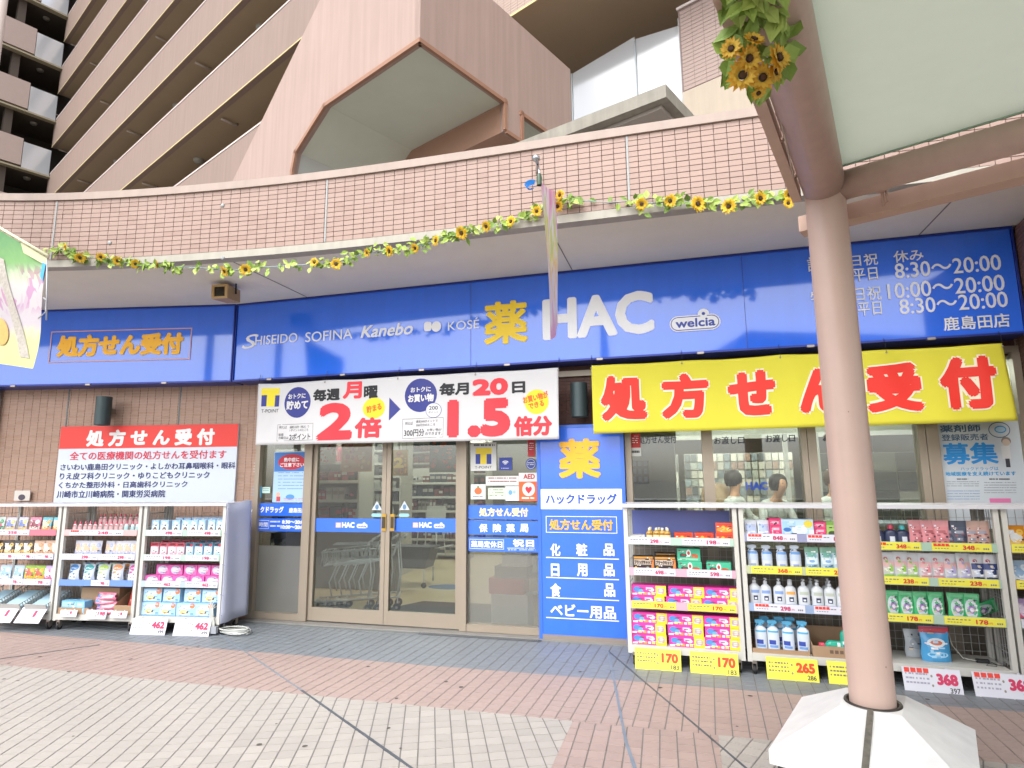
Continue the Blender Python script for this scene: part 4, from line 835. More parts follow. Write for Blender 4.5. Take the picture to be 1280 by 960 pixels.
# shopping trolleys, each pushed into the next
m_wire = C('#c9cbca', .35, .35)
def trolley_parts():
    t = thing('shopping_trolley', 'x', 'shopping trolley'); b = MB(); r = .011
    # local: handle at -x end ... nose at +x
    for s in (-.2, .2):
        b.tube([(.30, s, .95), (.22, s, .72), (-.30, s, .64)], r, 6); b.tube([(.30, s, .95), (.34, s*.98, .5), (.30, s*.95, .2)], r, 6); b.tube([(-.12, s, .66), (-.22, s, .42), (-.18, s, .24)], r, 6); b.tube([(.34, s, .2), (-.42, s*.8, .16)], r*1.2, 6)
        b.tube([(.28, s, .86), (-.32, s, .82), (-.34, s, .64)], r*.7, 5)
        b.tube([(.30, s, .95), (.40, s, 1.0)], r, 6)
    for x, z in ((-.42, .16), (.32, .2)): b.tube([(x, -.2, z), (x, .2, z)], r, 6)
    b.tube([(-.34, -.2, .82), (-.34, .2, .82)], r*.7, 5); b.tube([(-.30, -.2, .64), (-.30, .2, .64)], r*.7, 5); b.build('wire_frame', m_wire, t)
    g_ = MB()
    for k in range(9): y = -.2+.05*k; g_.tube([(.22, y, .72), (-.30, y, .64)], .003, 4); g_.tube([(-.34, y, .82), (-.30, y, .64)], .003, 4)
    for k in range(9):
        x = -.28+.06*k
        for s in (-.2, .2): g_.tube([(x, s, .655+(x+.3)*.14), (x-.02, s, .83+(x+.3)*.06)], .003, 4)
    g_.build('basket_grid', m_wire, t)
    h = MB(); h.tube([(.4, -.22, 1.0), (.4, .22, 1.0)], .014, 8); h.build('handle', C('#9a9a98', .4), t)
    MB().box(-.2, .1, -.17, .17, .9, .915).build('seat_flap', C('#7f8486', .5), t)
    for s in (-.19, .19):
        for x in (-.4, .3):
            w_ = MB(); w_.tube([(x, s-.012, .06), (x, s+.012, .06)], .055, 14, 0); w_.tube([(x, s-.014, .06), (x, s+.014, .06)], .02, 8, 1); w_.build('wheel', [C('#3a3a3c', .6), m_alu], t)
            k = MB(); k.tube([(x, s, .06), (x+.015, s, .18)], .008, 5); k.build('caster_fork', m_wire, t)
    return t
tr0 = trolley_parts()
for k, lb in enumerate(('front shopping trolley of the nested row behind the door glass', 'second shopping trolley nested in the row', 'third shopping trolley nested in the row', 'rear shopping trolley nested deepest in the row')):
    M = Matrix.Translation((-3.97+.10*k, 6.78+.05*k, .013)) @ Matrix.Rotation(R(22), 4, 'Z') @ Matrix.Scale(.86, 4)
    if k == 0: tr0.matrix_world = M; tr0['label'] = lb; tr0['group'] = 'shopping trolleys nested behind the door'
    else: dup(tr0, M, lb)
t = thing('basket_cart', 'dark grey basket on a wheeled frame behind the second door leaf', 'cart', Matrix.Translation((-3.95, 8.4, .013)) @ Matrix.Scale(.85, 4))
b = MB(); b.prism([(-.45, 0, .32), (.3, 0, .32), (.42, 0, .68), (-.5, 0, .68)], (0, .4, 0)); b.build('basket', C('#4c4e52', .6), t); b = MB()
for s in (-.4, .3): b.tube([(s, 0, .3), (s, 0, .06)], .012, 6); b.tube([(s, .4, .3), (s, .4, .06)], .012, 6)
b.tube([(.3, .2, .62), (.75, .2, .7)], .012, 6); b.build('frame', m_wire, t)
for s in (-.4, .3): b = MB(); b.tube([(s, -.012, .05), (s, .012, .05)], .045, 12); b.build('wheel', C('#2a2a2c', .6), t)
t = thing('wrapped_bundle', 'red and white wrapped bundle blurred behind the frosted part of the stickered window', 'bundle', Matrix.Translation((-1.85, 6.55, .013)))
MB().box(-.2, .2, -.12, .12, 0, .34).build('white_pack', C('#d0d0cc', .6), t); MB().box(-.22, .16, -.14, .12, .341, .5).build('red_pack', C('#c02830', .6), t); MB().box(-.16, .2, -.12, .12, .501, .62).build('dark_pack', C('#503838', .6), t); MB().box(-.08, .2, -.12, .12, .621, .74).build('pale_pack', C('#c0b4ac', .6), t)
t = thing('white_chair', 'white plastic chair deep inside the shop behind the second door leaf', 'chair', Matrix.Translation((-4.45, 10.4, .2)))
MB().box(-.2, .2, -.2, .2, .44, .47).build('seat', pw_, t); b = MB(); b.prism([(-.2, .2, .5), (.2, .2, .5), (.18, .24, .88), (-.18, .24, .88)], (0, .02, 0)); b.build('backrest', pw_, t)
for sx in (-.17, .17):
    for sy in (-.17, .17): b = MB(); b.tube([(sx, sy, .45), (sx*1.2, sy*1.2, 0)], .012, 6); b.build('leg', m_wire, t)
# pharmacy side: counter, drawers, cabinets, staff
t = thing('pharmacy_counter', 'long white pharmacy counter behind the windows', 'counter'); MB().box(-.9, 3.2, 8.0, 8.5, .012, .98).build('counter_body', C('#b0aea6', .6), t); MB().box(-.95, 3.25, 7.93, 8.55, .981, 1.02).build('counter_top', C('#8f969c', .4), t)
t = thing('acrylic_sign', 'blue glowing HAC letters standing on the pharmacy counter', 'sign'); b = MB(); q = Plane((0, 7.92, 0), 0); zq = Zoom(q, 770, 520, 2.823); put_text(b, 'HAC', *zq.box(457, 536, 232, 262), 7.92, 0, fat=.05, thick=.01); b.build('lettering', C('#3a66e8', .4), t)
def cabinet(label, x0, x1, y, z0, z1, nx, nz, colr, seed=0):
    t = thing('drug_cabinet', label, 'cabinet'); MB().box(x0, x1, y+.03, y+.5, z0, z1).build('cabinet_body', C('#8c8c86', .6), t); rr = random.Random(seed)
    for i in range(nx):
        for j in range(nz):
            a = x0+(x1-x0)*i/nx+.01; c = x0+(x1-x0)*(i+1)/nx-.01; e = z0+(z1-z0)*j/nz+.01; g_ = z0+(z1-z0)*(j+1)/nz-.01
            MB().box(a, c, y+rr.uniform(0, .015), y+.029, e, g_).build('drawer', C(rr.choice(colr), .6), t)
    return t
cabinet('white drawer cabinet against the pharmacy back wall beside the partition', -1.2, -.1, 10.9, .5, 1.95, 4, 5, ['#a8a8a0', '#8f9088', '#b8b8b0', '#6a6c68'], 1)
cabinet('wide medicine shelving with coloured boxes behind the staff', 0, 1.7, 10.8, .7, 1.95, 16, 9, ['#a8a49a', '#9a9c94', '#8c9088', '#6c7478', '#8a8478', '#b8b4a8', '#7a8488', '#b8b4a8', '#565a5c', '#8c7468'], 2)
cabinet('grey drawer block behind the pink post window', 1.8, 3.4, 10.2, .2, 1.9, 4, 6, ['#8f9088', '#7d7e78', '#a0a098', '#585a58'], 3)
t = thing('wall_calendar', 'black pamphlet rack hanging inside the first pharmacy window', 'rack'); b = MB(); bx = Zoom(Plane((0, 7.4, 0), 0), 770, 520, 2.823).box(56, 116, 158, 240); b.box(bx[0], bx[1], 7.4, 7.43, bx[2], bx[3]); b.build('rack_body', C('#23262a', .6), t)
for k in range(3):
    for j in range(3):
        a = bx[0]+(bx[1]-bx[0])*(k+.15)/3; z = bx[2]+(bx[3]-bx[2])*(j+.3)/3; MB().box(a, a+(bx[1]-bx[0])*.2, 7.39, 7.399, z, z+.06).build('pamphlet', C('#70869a', .6), t)
MB().box(-1.29, -.1, 7.44, 7.5, 0, 2.749).build('partition_wall', C('#a8a69c', .8), room)
MB().box(-.1, 3.9, 9.3, 9.36, 2.1, 2.749).build('hanging_wall', C('#dcdcd2', .8), room)
for x in (.3, 1.35, 1.75): MB().box(x, x+.06, 9.29, 9.37, 1.03, 2.149).build('room_post', C('#b4b4ac', .8), room)
m_skin = C('#b98a68', .6); m_coat = C('#c4c4be', .7); m_hair = C('#1c1614', .6)
def person(label, x, y, z, lean=0, turn=0, k=1.0, hair=m_hair, coat=m_coat):
    """upper body at the counter: one skinned body with head and arms, hair and coat on it"""
    t = thing('person', label, 'person', Matrix.Translation((x, y, z)) @ Matrix.Rotation(turn, 4, 'Z') @ Matrix.Scale(k, 4))
    ln = lean
    J = [(0, 0, .0, .13, .1), (0, 0, .25, .13, .09), (0, -.05*ln, .42, .16, .1), (0, -.1*ln, .52, .09, .07), (0, -.14*ln, .58, .05, .05), (0, -.2*ln, .66, .075, .085), (0, -.24*ln, .76, .075, .09), (0, -.26*ln, .82, .04, .05)]
    E_ = [(k_, k_+1) for k_ in range(7)]
    for s in (-1, 1):
        n = len(J); J += [(s*.17, -.06*ln, .45, .055, .055), (s*.23, -.1-.05*ln, .22, .042, .042), (s*.16, -.36, .16, .032, .032), (s*.13, -.44, .17, .03, .02)]
        E_ += [(2, n), (n, n+1), (n+1, n+2), (n+2, n+3)]
    n = len(J); J += [(-.07, .0, -.42, .08, .08), (-.08, .02, -.85, .05, .05), (.07, 0, -.42, .08, .08), (.08, .02, -.85, .05, .05)]; E_ += [(0, n), (n, n+1), (0, n+2), (n+2, n+3)]
    def skin(name, js, es, grow, mat):
        me = bpy.data.meshes.new(name); me.from_pydata([j[:3] for j in js], es, []); o = link(bpy.data.objects.new(name, me)); o.parent = t
        m = o.modifiers.new('skin', 'SKIN')
        for i, j in enumerate(js): me.skin_vertices[0].data[i].radius = (j[3]+grow, j[4]+grow)
        me.skin_vertices[0].data[0].use_root = True; o.modifiers.new('smooth', 'SUBSURF').levels = 1; o.modifiers[-1].render_levels = 2; me.materials.append(mat)
        dg = bpy.context.evaluated_depsgraph_get(); m2 = bpy.data.meshes.new_from_object(o.evaluated_get(dg)); o.modifiers.clear(); o.data = m2
        for p in m2.polygons: p.use_smooth = True
        return o
    skin('body', J, E_, 0, m_skin)
    cj = [(j[0], j[1], j[2], j[3], j[4]) for j in J[:4]]+[J[8], J[9], J[10], J[12], J[13], J[14]]
    skin('white_coat', cj, [(0, 1), (1, 2), (2, 3), (2, 4), (4, 5), (5, 6), (2, 7), (7, 8), (8, 9)], .018, coat)
    hh = MB(); hh.lathe([(0, .135), (.07, .12), (.108, .07), (.118, .01), (.112, -.04), (.09, -.09)], 16, c=(0, -.2*ln+.03, .745)); hh.build('hair', hair, t)
    fc = MB()
    for s in (-.03, .03): fc.lathe([(0, .008), (.01, 0), (0, -.008)], 8, 0, c=(s, -.24*ln-.085, .75))
    fc.build('eye', m_black, t); fc = MB(); fc.lathe([(0, .02), (.012, -.01), (0, -.015)], 6, 0, c=(0, -.23*ln-.095, .715)); fc.build('nose', m_skin, t)
    return t
person('person in a white coat standing upright behind the pharmacy counter', .62, 8.9, .78, .2, R(60), 1.0)
person('dark haired person in a white coat bending forward at the pharmacy counter', 1.1, 8.9, .72, 1.0, R(25), 1.0)
person('person in a white coat partly hidden by the pink post', 1.87, 8.9, .78, .3, R(-20), 1.0, C('#4a3524', .6))
t = thing('beige_bin', 'beige rounded backrest behind the person in the pharmacy', 'chair'); b = MB(); b.lathe([(0, 0), (.2, 0), (.22, .2), (.2, .35), (.1, .42), (0, .43)], 14, c=(.42, 9.1, 1.05)); b.build('backrest', C('#a88c68', .6), t)
# ================================================================== DISPLAY RACKS
m_rack = C('#c2c1ba', .45, var=.03); m_rack2 = C('#a8a8a4', .5); m_rail_w = C('#c9c9d2', .4); m_rail_y = C('#e0d83a', .5); m_rub = C('#26262a', .6)
def rack(label, M, Wd, D=.42, H=1.33, shelves=(1.0, .745, .475), deck=.165, side_l=True, side_r=True, deckcol=None):
    t = thing('display_rack', label, 'rack', M, 'white wheeled display racks along the shop front')
    for x in (0, Wd-.035):
        for y in (0, D-.035): MB().box(x, x+.035, y, y+.035, .1, H-.03).build('post', m_rack, t)
    MB().box(-.012, Wd+.012, -.02, D+.01, H-.0295, H).build('top_board', C('#c4c4c8', .35), t)
    MB().box(.036, Wd-.036, .02, D-.02, deck-.03, deck).build('deck', m_rack, t); MB().box(.0355, Wd-.0355, -.004, .0195, deck-.055, deck+.003).build('deck_front', m_rack, t)
    for z in shelves: MB().box(.036, Wd-.036, .03, D-.04, z-.012, z).build('shelf_board', m_rack, t)
    bk = MB(); n = int((Wd-.07)/.05)
    for k in range(n+1): x = .035+(Wd-.07)*k/n; bk.box(x-.0015, x+.0015, D-.022, D-.019, deck, H-.03)
    for k in range(int((H-.03-deck)/.06)): z = deck+.03+.06*k; bk.box(.035, Wd-.035, D-.0187, D-.016, z-.0015, z+.0015)
    bk.build('wire_back', m_rack2, t)
    for s, x in ((side_l, .015), (side_r, Wd-.018)):
        if not s: continue
        b = MB()
        for k in range(9): y = .04+(D-.08)*k/8; b.box(x, x+.003, y-.0015, y+.0015, deck, H-.03)
        for k in range(6): z = deck+.1+.19*k; b.box(x+.0035, x+.0065, .035, D-.035, z, z+.004)
        b.build('wire_side', m_rack2, t)
    for x in (.05, Wd-.05):
        for y in (.04, D-.05):
            b = MB(); b.tube([(x-.011, y, .034), (x+.011, y, .034)], .034, 14, 0); b.tube([(x-.013, y, .034), (x+.013, y, .034)], .013, 8, 1); w_ = b.build('caster_wheel', [m_rub, m_alu], t)
            f = MB(); f.box(x-.018, x-.014, y-.02, y+.02, .034, .08); f.box(x+.014, x+.018, y-.02, y+.02, .034, .08); f.box(x-.018, x+.018, y-.02, y+.02, .0805, .11); f.build('caster_fork', m_alu, t)
    return t
RX = [(-.535, .93), (.41, .895), (1.315, .9), (2.235, .75)]
RP_ = [Plane((RX[0][0], 5.47, 0), R(-1.2)), Plane((RX[1][0], 5.45, 0), R(-1.2)), Plane((RX[2][0], 5.42, 0), R(-2.0)), Plane((RX[3][0], 5.40, 0), R(-2.0))]
aL = R(7.6); pl0 = Vector((-4.66, 5.5, 0)); dL = Vector((math.cos(aL), math.sin(aL), 0))
LW = [(-.985, .955), (-1.965, .955), (-2.945, .955)]
RL_ = [Plane(pl0+dL*a, aL) for a, _ in LW]
racks = {}
racks['s1'] = rack('white wheeled rack beside the tall blue board, filled with pink boxes', RP_[0].m(), RX[0][1])
racks['s2'] = rack('white wheeled rack of white bottles half hidden by the pink post', RP_[1].m(), RX[1][1])
racks['s3'] = rack('white wheeled rack of refill pouches below the recruitment poster', RP_[2].m(), RX[2][1])
racks['s4'] = rack('white wheeled rack cut by the photo edge at the brick wall end', RP_[3].m(), RX[3][1])
racks['l1'] = rack('white wheeled rack with a grey cloth cover on its side', RL_[0].m(), .955)
racks['l2'] = rack('middle white rack below the clinic board with cardboard boxes at the bottom', RL_[1].m(), .955)
racks['l3'] = rack('white rack at the outer end of the brick wall with sloping baskets at the bottom', RL_[2].m(), .955)
# grey canvas on the side of the rack nearest the narrow window
b = MB(); NX, NZ = 8, 12; cw = .38
for j in range(NZ+1):
    for i in range(NX+1):
        v = j/NZ; u_ = i/NX; b.v.append((.972+.008*math.sin(u_*7+v*3)+.012*u_+.01*(1-v)*math.sin(u_*9), -.01+u_*(.44+.03*(1-v)), .11+v*(1.335-.11)-.015*math.sin(u_*6)*v))
for j in range(NZ):
    for i in range(NX): q = j*(NX+1)+i; b.f.append((q, q+1, q+NX+2, q+NX+1)); b.i.append(0); b.sm.append(True)
cc = b.build('canvas_cover', C('#c3c8da', .8, var=.06, scale=3), racks['l1']); md = cc.modifiers.new('thickness', 'SOLIDIFY'); md.thickness = .004
b = MB()
for k, z in enumerate((1.28, 1.02, .7, .4, .2)): b.tube([(.95, -.006, z), (.982, -.004, z-.01)], .004, 5)
b.build('cover_tie', C('#8a90a8', .7), racks['l1'])
# ---------------------------------------------------------------- goods
def carton(w_, d, h, base, prints, words=None):
    mats = [base]+[p[5] for p in prints]; b = MB(); b.box(-w_/2, w_/2, 0, d, 0, h); parts = [('carton', b, [C(base, .45, rnd=.04)])]
    p = MB(); ms = []
    for k, (x0, x1, z0, z1, sh, cl) in enumerate(prints):
        X0, X1, Z0, Z1 = -w_/2+x0*w_, -w_/2+x1*w_, z0*h, z1*h; y = -.0008-.0002*k
        if sh == 'e': disc(p, (X0+X1)/2, (Z0+Z1)/2, (X1-X0)/2, (Z1-Z0)/2, y, k, seg=14)
        else: patch(p, X0, X1, Z0, Z1, y, k)
        ms.append(C(cl, .45))
    rr = random.Random(len(prints)*7+int(w_*1000)+int(h*991)); inks = ['#f0f0ec', '#30303a', base, prints[-1][5], '#e8e0d0', '#5a5058']
    for c_ in inks: ms.append(C(c_, .45))
    for q_ in range(16):
        X0 = -w_/2+w_*rr.uniform(.04, .8); ww = w_*rr.uniform(.04, .2); Z0 = h*rr.uniform(.06, .88); hh_ = h*rr.choice((.03, .05, .08)); patch(p, X0, min(X0+ww, w_*.49), Z0, Z0+hh_, -.0028-.00003*q_, len(prints)+rr.randrange(6))
    if words:
        for (s, x0, x1, z0, z1, cl) in words: put_text(p, s, -w_/2+x0*w_, -w_/2+x1*w_, z0*h, z1*h, -.005, len(ms), fat=.03); ms.append(C(cl, .45))
    if ms: parts.append(('printed_front', p, ms))
    return parts
def pouch(w_, h, d, base, prints, top=None, gloss=.25):
    prof = [(0, .96, .75), (.06, 1, 1), (.35, 1, .95), (.62, .98, .6), (.84, .96, .2), (.9, .97, .05), (1, .97, .04)]
    def dep(z):
        t = max(0, min(1, z/h))
        for a, c in zip(prof, prof[1:]):
            if a[0] <= t <= c[0]: f = (t-a[0])/(c[0]-a[0]); return (a[2]+(c[2]-a[2])*f)*d/2
        return .002
    def fn(x, z): q = min(1, abs(x)/(w_/2)); return -dep(z)*(1-q**2.6)**.7+.006*math.sin(z/h*9+x/w_*6)*(1-q)*.35
    b = MB(); NX, NZ = 8, 9
    for side in (1, -1):
        base_ = len(b.v)
        for j in range(NZ+1):
            for i in range(NX+1):
                z = h*j/NZ; x = (-1+2*i/NX)*w_/2*(.96+.04*math.sin(z/h*8)); y = fn(x, z) if side == 1 else -fn(x, z)*.8; b.v.append((x, y+d/2, z))
        for j in range(NZ):
            for i in range(NX):
                q = base_+j*(NX+1)+i; f = (q, q+1, q+NX+2, q+NX+1); b.f.append(f if side == 1 else f[::-1]); b.i.append(1 if (top and j >= NZ-2) else 0); b.sm.append(True)
    parts = [('pouch', b, [C(base, gloss, rnd=.04), C(top or base, gloss)])]; p = MB(); ms = []
    for k, (x0, x1, z0, z1, sh, cl) in enumerate(prints):
        X0, X1, Z0, Z1 = -w_/2+x0*w_, -w_/2+x1*w_, z0*h, z1*h; y = d/2-.0012-.0004*k
        if sh == 'e':
            P = [((X0+X1)/2+(X1-X0)/2*math.cos(a*math.pi/7), (Z0+Z1)/2+(Z1-Z0)/2*math.sin(a*math.pi/7)) for a in range(14)]; cx, cz = (X0+X1)/2, (Z0+Z1)/2
            for a in range(14): q = [(cx, cz), P[a], P[(a+1) % 14]]; p.face([(x, fn(x, z)+y, z) for x, z in q], k)
        else: patch(p, X0, X1, Z0, Z1, y, k, fn, 5, 4)
        ms.append(C(cl, .35))
    rr = random.Random(len(prints)*5+int(w_*1000)+int(h*997)); inks = ['#ececea', '#383848', base, prints[-1][5], '#c8b8a0', '#d8d8e0']
    for c_ in inks: ms.append(C(c_, .35))
    for q_ in range(18):
        X0 = w_*rr.uniform(-.42, .25); ww = w_*rr.uniform(.05, .22); Z0 = h*rr.uniform(.1, .82); hh_ = h*rr.choice((.025, .04, .06)); patch(p, X0, min(X0+ww, w_*.44), Z0, Z0+hh_, d/2-.0034-.00004*q_, len(prints)+rr.randrange(6), fn, 2, 1)
    if ms: parts.append(('printed_front', p, ms))
    return parts
def bottle(r, h, body, label, cap='pump', capc='#d0d4d6', lz=(.15, .6), prints=(), sy=.7, bodyr=.3):
    b = MB(); b.lathe([(0, 0), (r*.92, .002), (r, .01), (r, h*.62), (r*.93, h*.7), (r*.5, h*.78), (r*.3, h*.8), (r*.3, h*.84), (0, h*.84)], 16, c=(0, r*sy, 0), sy=sy); parts = [('bottle', b, [C(body, bodyr, rnd=.03)])]
    b = MB(); b.lathe([(r*1.012, h*lz[0]), (r*1.012, h*lz[1])], 10, c=(0, r*sy, 0), a0=R(205), a1=R(335), sy=sy); ms = [C(label, .4)]
    for k, (z0, z1, cl, a0, a1) in enumerate(prints): b.lathe([(r*(1.02+.004*k), h*z0), (r*(1.02+.004*k), h*z1)], 8, len(ms), c=(0, r*sy, 0), a0=R(a0), a1=R(a1), sy=sy); ms.append(C(cl, .4))
    parts.append(('label', b, ms)); c = MB(); y = r*sy
    if cap == 'pump':
        c.lathe([(r*.36, h*.82), (r*.36, h*.9), (r*.14, h*.91), (r*.14, h*.96), (r*.3, h*.965), (r*.3, h), (0, h)], 12, c=(0, y, 0)); c.box(-r*.15, r*.15, y-r*1.0, y, h*.965, h*.99)
    elif cap == 'spray':
        c.lathe([(r*.36, h*.8), (r*.4, h*.86), (r*.3, h*.88)], 12, c=(0, y, 0)); c.prism([(-r*.85, y-r*.3, h*.87), (r*.6, y-r*.3, h*.87), (r*.75, y-r*.3, h*.95), (r*.3, y-r*.3, h), (-r*.9, y-r*.3, h*.98)], (0, r*.6, 0)); c.prism([(-r*.55, y-r*.12, h*.87), (-r*.35, y-r*.12, h*.87), (-r*.75, y-r*.12, h*.74), (-r*.9, y-r*.12, h*.76)], (0, r*.24, 0))
    else: c.lathe([(r*.4, h*.81), (r*.42, h*.83), (r*.38, h*.985), (0, h)], 14, c=(0, y, 0))
    parts.append(('cap', c, [C(capc, .35)])); return parts
PROT = {}
def reg(key, name, parts):
    L = []
    for (nm, mb, ms) in parts: o = mb.build(nm, ms); L.append((nm, o.data)); bpy.data.objects.remove(o)
    PROT[key] = (name, L)
def inst(key, M, label, group, cat):
    name, L = PROT[key]; root = link(bpy.data.objects.new(name, L[0][1])); root.matrix_world = M; tag(root, label, cat, group)
    for nm, me in L[1:]: o = link(bpy.data.objects.new(nm, me)); o.parent = root
    return root
ORD = ['first', 'second', 'third', 'fourth', 'fifth', 'sixth', 'seventh', 'eighth', 'ninth', 'tenth', 'eleventh', 'twelfth']
def row(key, P, x0, x1, n, y, z, what, place, group, cat, tilt=0, jit=.007, yaw=8, pre='', sc=(1, 1, 1)):
    for k in range(n):
        x = x0 if n == 1 else x0+(x1-x0)*k/(n-1)
        M = P.m() @ Matrix.Translation((x+random.uniform(-jit, jit), y+random.uniform(0, .012), z)) @ Matrix.Rotation(R(random.uniform(-yaw, yaw)), 4, 'Z') @ Matrix.Rotation(tilt+R(random.uniform(-2.5, 1)), 4, 'X') @ Matrix.Diagonal((*[s*random.uniform(.985, 1.015) for s in sc], 1))
        lab = f"{pre}{what} {place}" if n == 1 else f"{ORD[k]} {pre}{what} {place}"
        inst(key, M, lab, group if n > 1 else None, cat)
# ---- kinds
pk = '#e0389c'
reg('pinkbox', 'carton', carton(.285, .12, .085, pk, [(.7, 1, 0, 1, 'r', '#e6d028'), (.74, .97, .2, .85, 'e', '#b8a8a0'), (.8, .91, .38, .68, 'e', '#d8d0c0'), (.05, .3, .32, .85, 'e', '#4a88d0'), (.2, .34, .22, .6, 'e', '#6aa0dc'), (.42, .62, .55, .82, 'r', '#e8b8d8'), (.5, .66, .4, .75, 'e', '#f0d8ec'), (.2, .3, .1, .3, 'r', '#e8d060'), (.33, .44, .08, .32, 'r', '#e89a40'), (.47, .55, .1, .3, 'r', '#f0e0d0'), (.58, .67, .08, .3, 'r', '#e8d060'), (.02, .16, .05, .2, 'r', '#e8e0e8')]))
reg('orangebox', 'carton', carton(.15, .1, .085, '#d84a20', [(.05, .95, .12, .6, 'e', '#e8902c'), (.3, .5, .3, .75, 'e', '#f0b040'), (.55, .8, .25, .55, 'e', '#e8c060'), (.1, .9, .78, .92, 'r', '#c8301c')]))
reg('goldbottle', 'bottle', bottle(.028, .125, '#b08c3a', '#d8cfa8', 'cap', '#e0d8b8', (.1, .5), [(.55, .62, '#8a3a28', 225, 315)]))
reg('blackbox', 'carton', carton(.175, .12, .14, '#2a2420', [(.03, .97, .84, .96, 'r', '#c88a30'), (.04, .96, .48, .8, 'r', '#b8a898'), (.05, .2, .05, .4, 'e', '#d8b030'), (.6, .8, .08, .38, 'e', '#8a9890'), (.88, 1, .1, .8, 'r', '#d88040')], [('ブラックキャップ', .06, .94, .52, .76, '#1c1818')]))
reg('greenbox', 'carton', carton(.19, .12, .105, '#3fae88', [(.4, .6, .35, .95, 'e', '#d8e0dc'), (.12, .4, .35, .6, 'r', '#284844'), (.62, .9, .3, .55, 'r', '#c85a30'), (.1, .9, .1, .25, 'r', '#8cc8a8'), (.44, .56, .5, .8, 'e', '#b04838')]))
reg('whitetray', 'carton', carton(.13, .1, .06, '#c8c6c2', [(.1, .5, .3, .5, 'r', '#a8a0a0'), (.6, .9, .1, .4, 'r', '#8a5a48')]))
for c, k in (('#d8dde6', 'b'), ('#ccd4e2', 'c')): reg('padpack'+k, 'pouch', pouch(.1, .15, .06, c, [(.1, .9, .4, .8, 'r', '#a8b8d8'), (.3, .7, .15, .35, 'e', '#7890b8')]))
reg('pinkpack', 'carton', carton(.09, .12, .17, '#d0306a', [(.05, .95, .68, .92, 'r', '#e0507c'), (.05, .95, .38, .62, 'r', '#e0507c'), (.05, .95, .08, .32, 'r', '#e0507c'), (.2, .8, .75, .86, 'r', '#f0b0c0'), (.2, .8, .45, .56, 'r', '#f0b0c0')]))
reg('widepackblue', 'carton', carton(.24, .12, .165, '#b8d4e8', [(.0, .45, .1, .9, 'r', '#9ec4e0'), (.05, .3, .4, .6, 'e', '#3a6cb0'), (.32, .8, .25, .7, 'e', '#dce8f0'), (.45, .7, .12, .3, 'r', '#4a80c0'), (.7, .98, .6, .95, 'e', '#e0c840'), (.86, 1, 0, .5, 'r', '#d8e4ec')]))
reg('widepackgreen', 'carton', carton(.24, .12, .15, '#9cc060', [(.05, .3, .2, .5, 'e', '#4a5a30'), (.32, .75, .25, .6, 'r', '#dce8c8'), (.4, .7, .5, .8, 'e', '#e4ecd8'), (.75, 1, .0, .7, 'r', '#d8d060'), (0, .9, .8, 1, 'r', '#7aa848')]))
reg('triggerwhite', 'bottle', bottle(.042, .21, '#ccd0d4', '#b8c6da', 'spray', '#c8d4e2', (.42, .64), [(.66, .76, '#6d9cd4', 215, 325), (.2, .3, '#8a98c0', 240, 300)]))
reg('refillteal', 'pouch', pouch(.105, .2, .05, '#a8c0c8', [(.1, .9, .35, .6, 'r', '#c8d8e0'), (.15, .85, .12, .3, 'e', '#4a88c0'), (.2, .8, .62, .8, 'r', '#6aa898'), (.3, .7, .4, .52, 'e', '#7aa0c8')], top='#6fa088', gloss=.15))
for key, lc, sc_ in (('pumpblue', '#7f9ccf', '#5a86c8'), ('pumporange', '#e2a050', '#e0b060'), ('pumpgreen', '#b0b8a8', '#9fb8b0')):
    reg(key, 'pump_bottle', bottle(.044, .235, '#c3c8cc', '#c8ccd0', 'pump' if key != 'pumporange' else 'cap', '#c2c6ca', (.08, .62), [(.5, .6, lc, 225, 315), (.02, .1, sc_, 205, 335), (.27, .42, '#2b3050', 248, 292), (.3, .36, '#d8dce4', 258, 282)]))
reg('spraywrap', 'spray_bottle', bottle(.046, .2, '#ccd4de', '#c8d2de', 'spray', '#58a8d0', (.08, .6), [(.22, .36, '#3048a0', 225, 290), (.12, .2, '#7098d0', 230, 310), (.6, .66, '#58a8d0', 215, 325)], bodyr=.2))
reg('greenbottle', 'bottle', bottle(.042, .24, '#2aa58a', '#5cc0ac', 'cap', '#d84860', (.1, .45), [(.15, .35, '#30488c', 230, 310), (.36, .45, '#d8e8e4', 225, 315)]))
reg('navybottle', 'bottle', bottle(.05, .17, '#28304a', '#343c58', 'cap', '#46a8a8', (.1, .6), [(.2, .5, '#d0d4dc', 250, 290)]))
reg('navybottle2', 'bottle', bottle(.05, .17, '#28304a', '#343c58', 'cap', '#b83a50', (.1, .6), [(.2, .5, '#d0d4dc', 250, 290)]))
for key, bc, tc in (('pinkpouch', '#cf8288', '#d08c90'), ('navypouch', '#444c60', '#3c4458'), ('tanpouch', '#b8948a', '#bc9a8c')): reg(key, 'pouch', pouch(.105, .21, .05, bc, [(.25, .75, .55, .65, 'r', '#a85a62' if bc[1] == 'c' else '#8a8c98'), (.3, .7, .3, .4, 'r', '#b86a70' if bc[1] == 'c' else '#7c7e8c'), (.55, .8, .18, .28, 'e', '#8c4a50')], top=tc, gloss=.35))
for key, low, mid in (('limepouch', '#8cc040', '#c0c8a8'), ('rosepouch', '#d88088', '#c8a0a8'), ('lilacpouch', '#a8a0cc', '#b8b8d0'), ('inkpouch', '#23305e', '#c0c8d8')):
    reg(key, 'pouch', pouch(.1, .22, .05, '#c4c4c8', [(0.02, .98, .02, .25, 'r', low), (.1, .9, .5, .7, 'r', '#d8a8a8' if key != 'inkpouch' else '#34427a'), (.2, .8, .28, .5, 'e', mid), (.2, .5, .72, .84, 'e', '#c05a60'), (.55, .8, .3, .62, 'e', low)], gloss=.12))
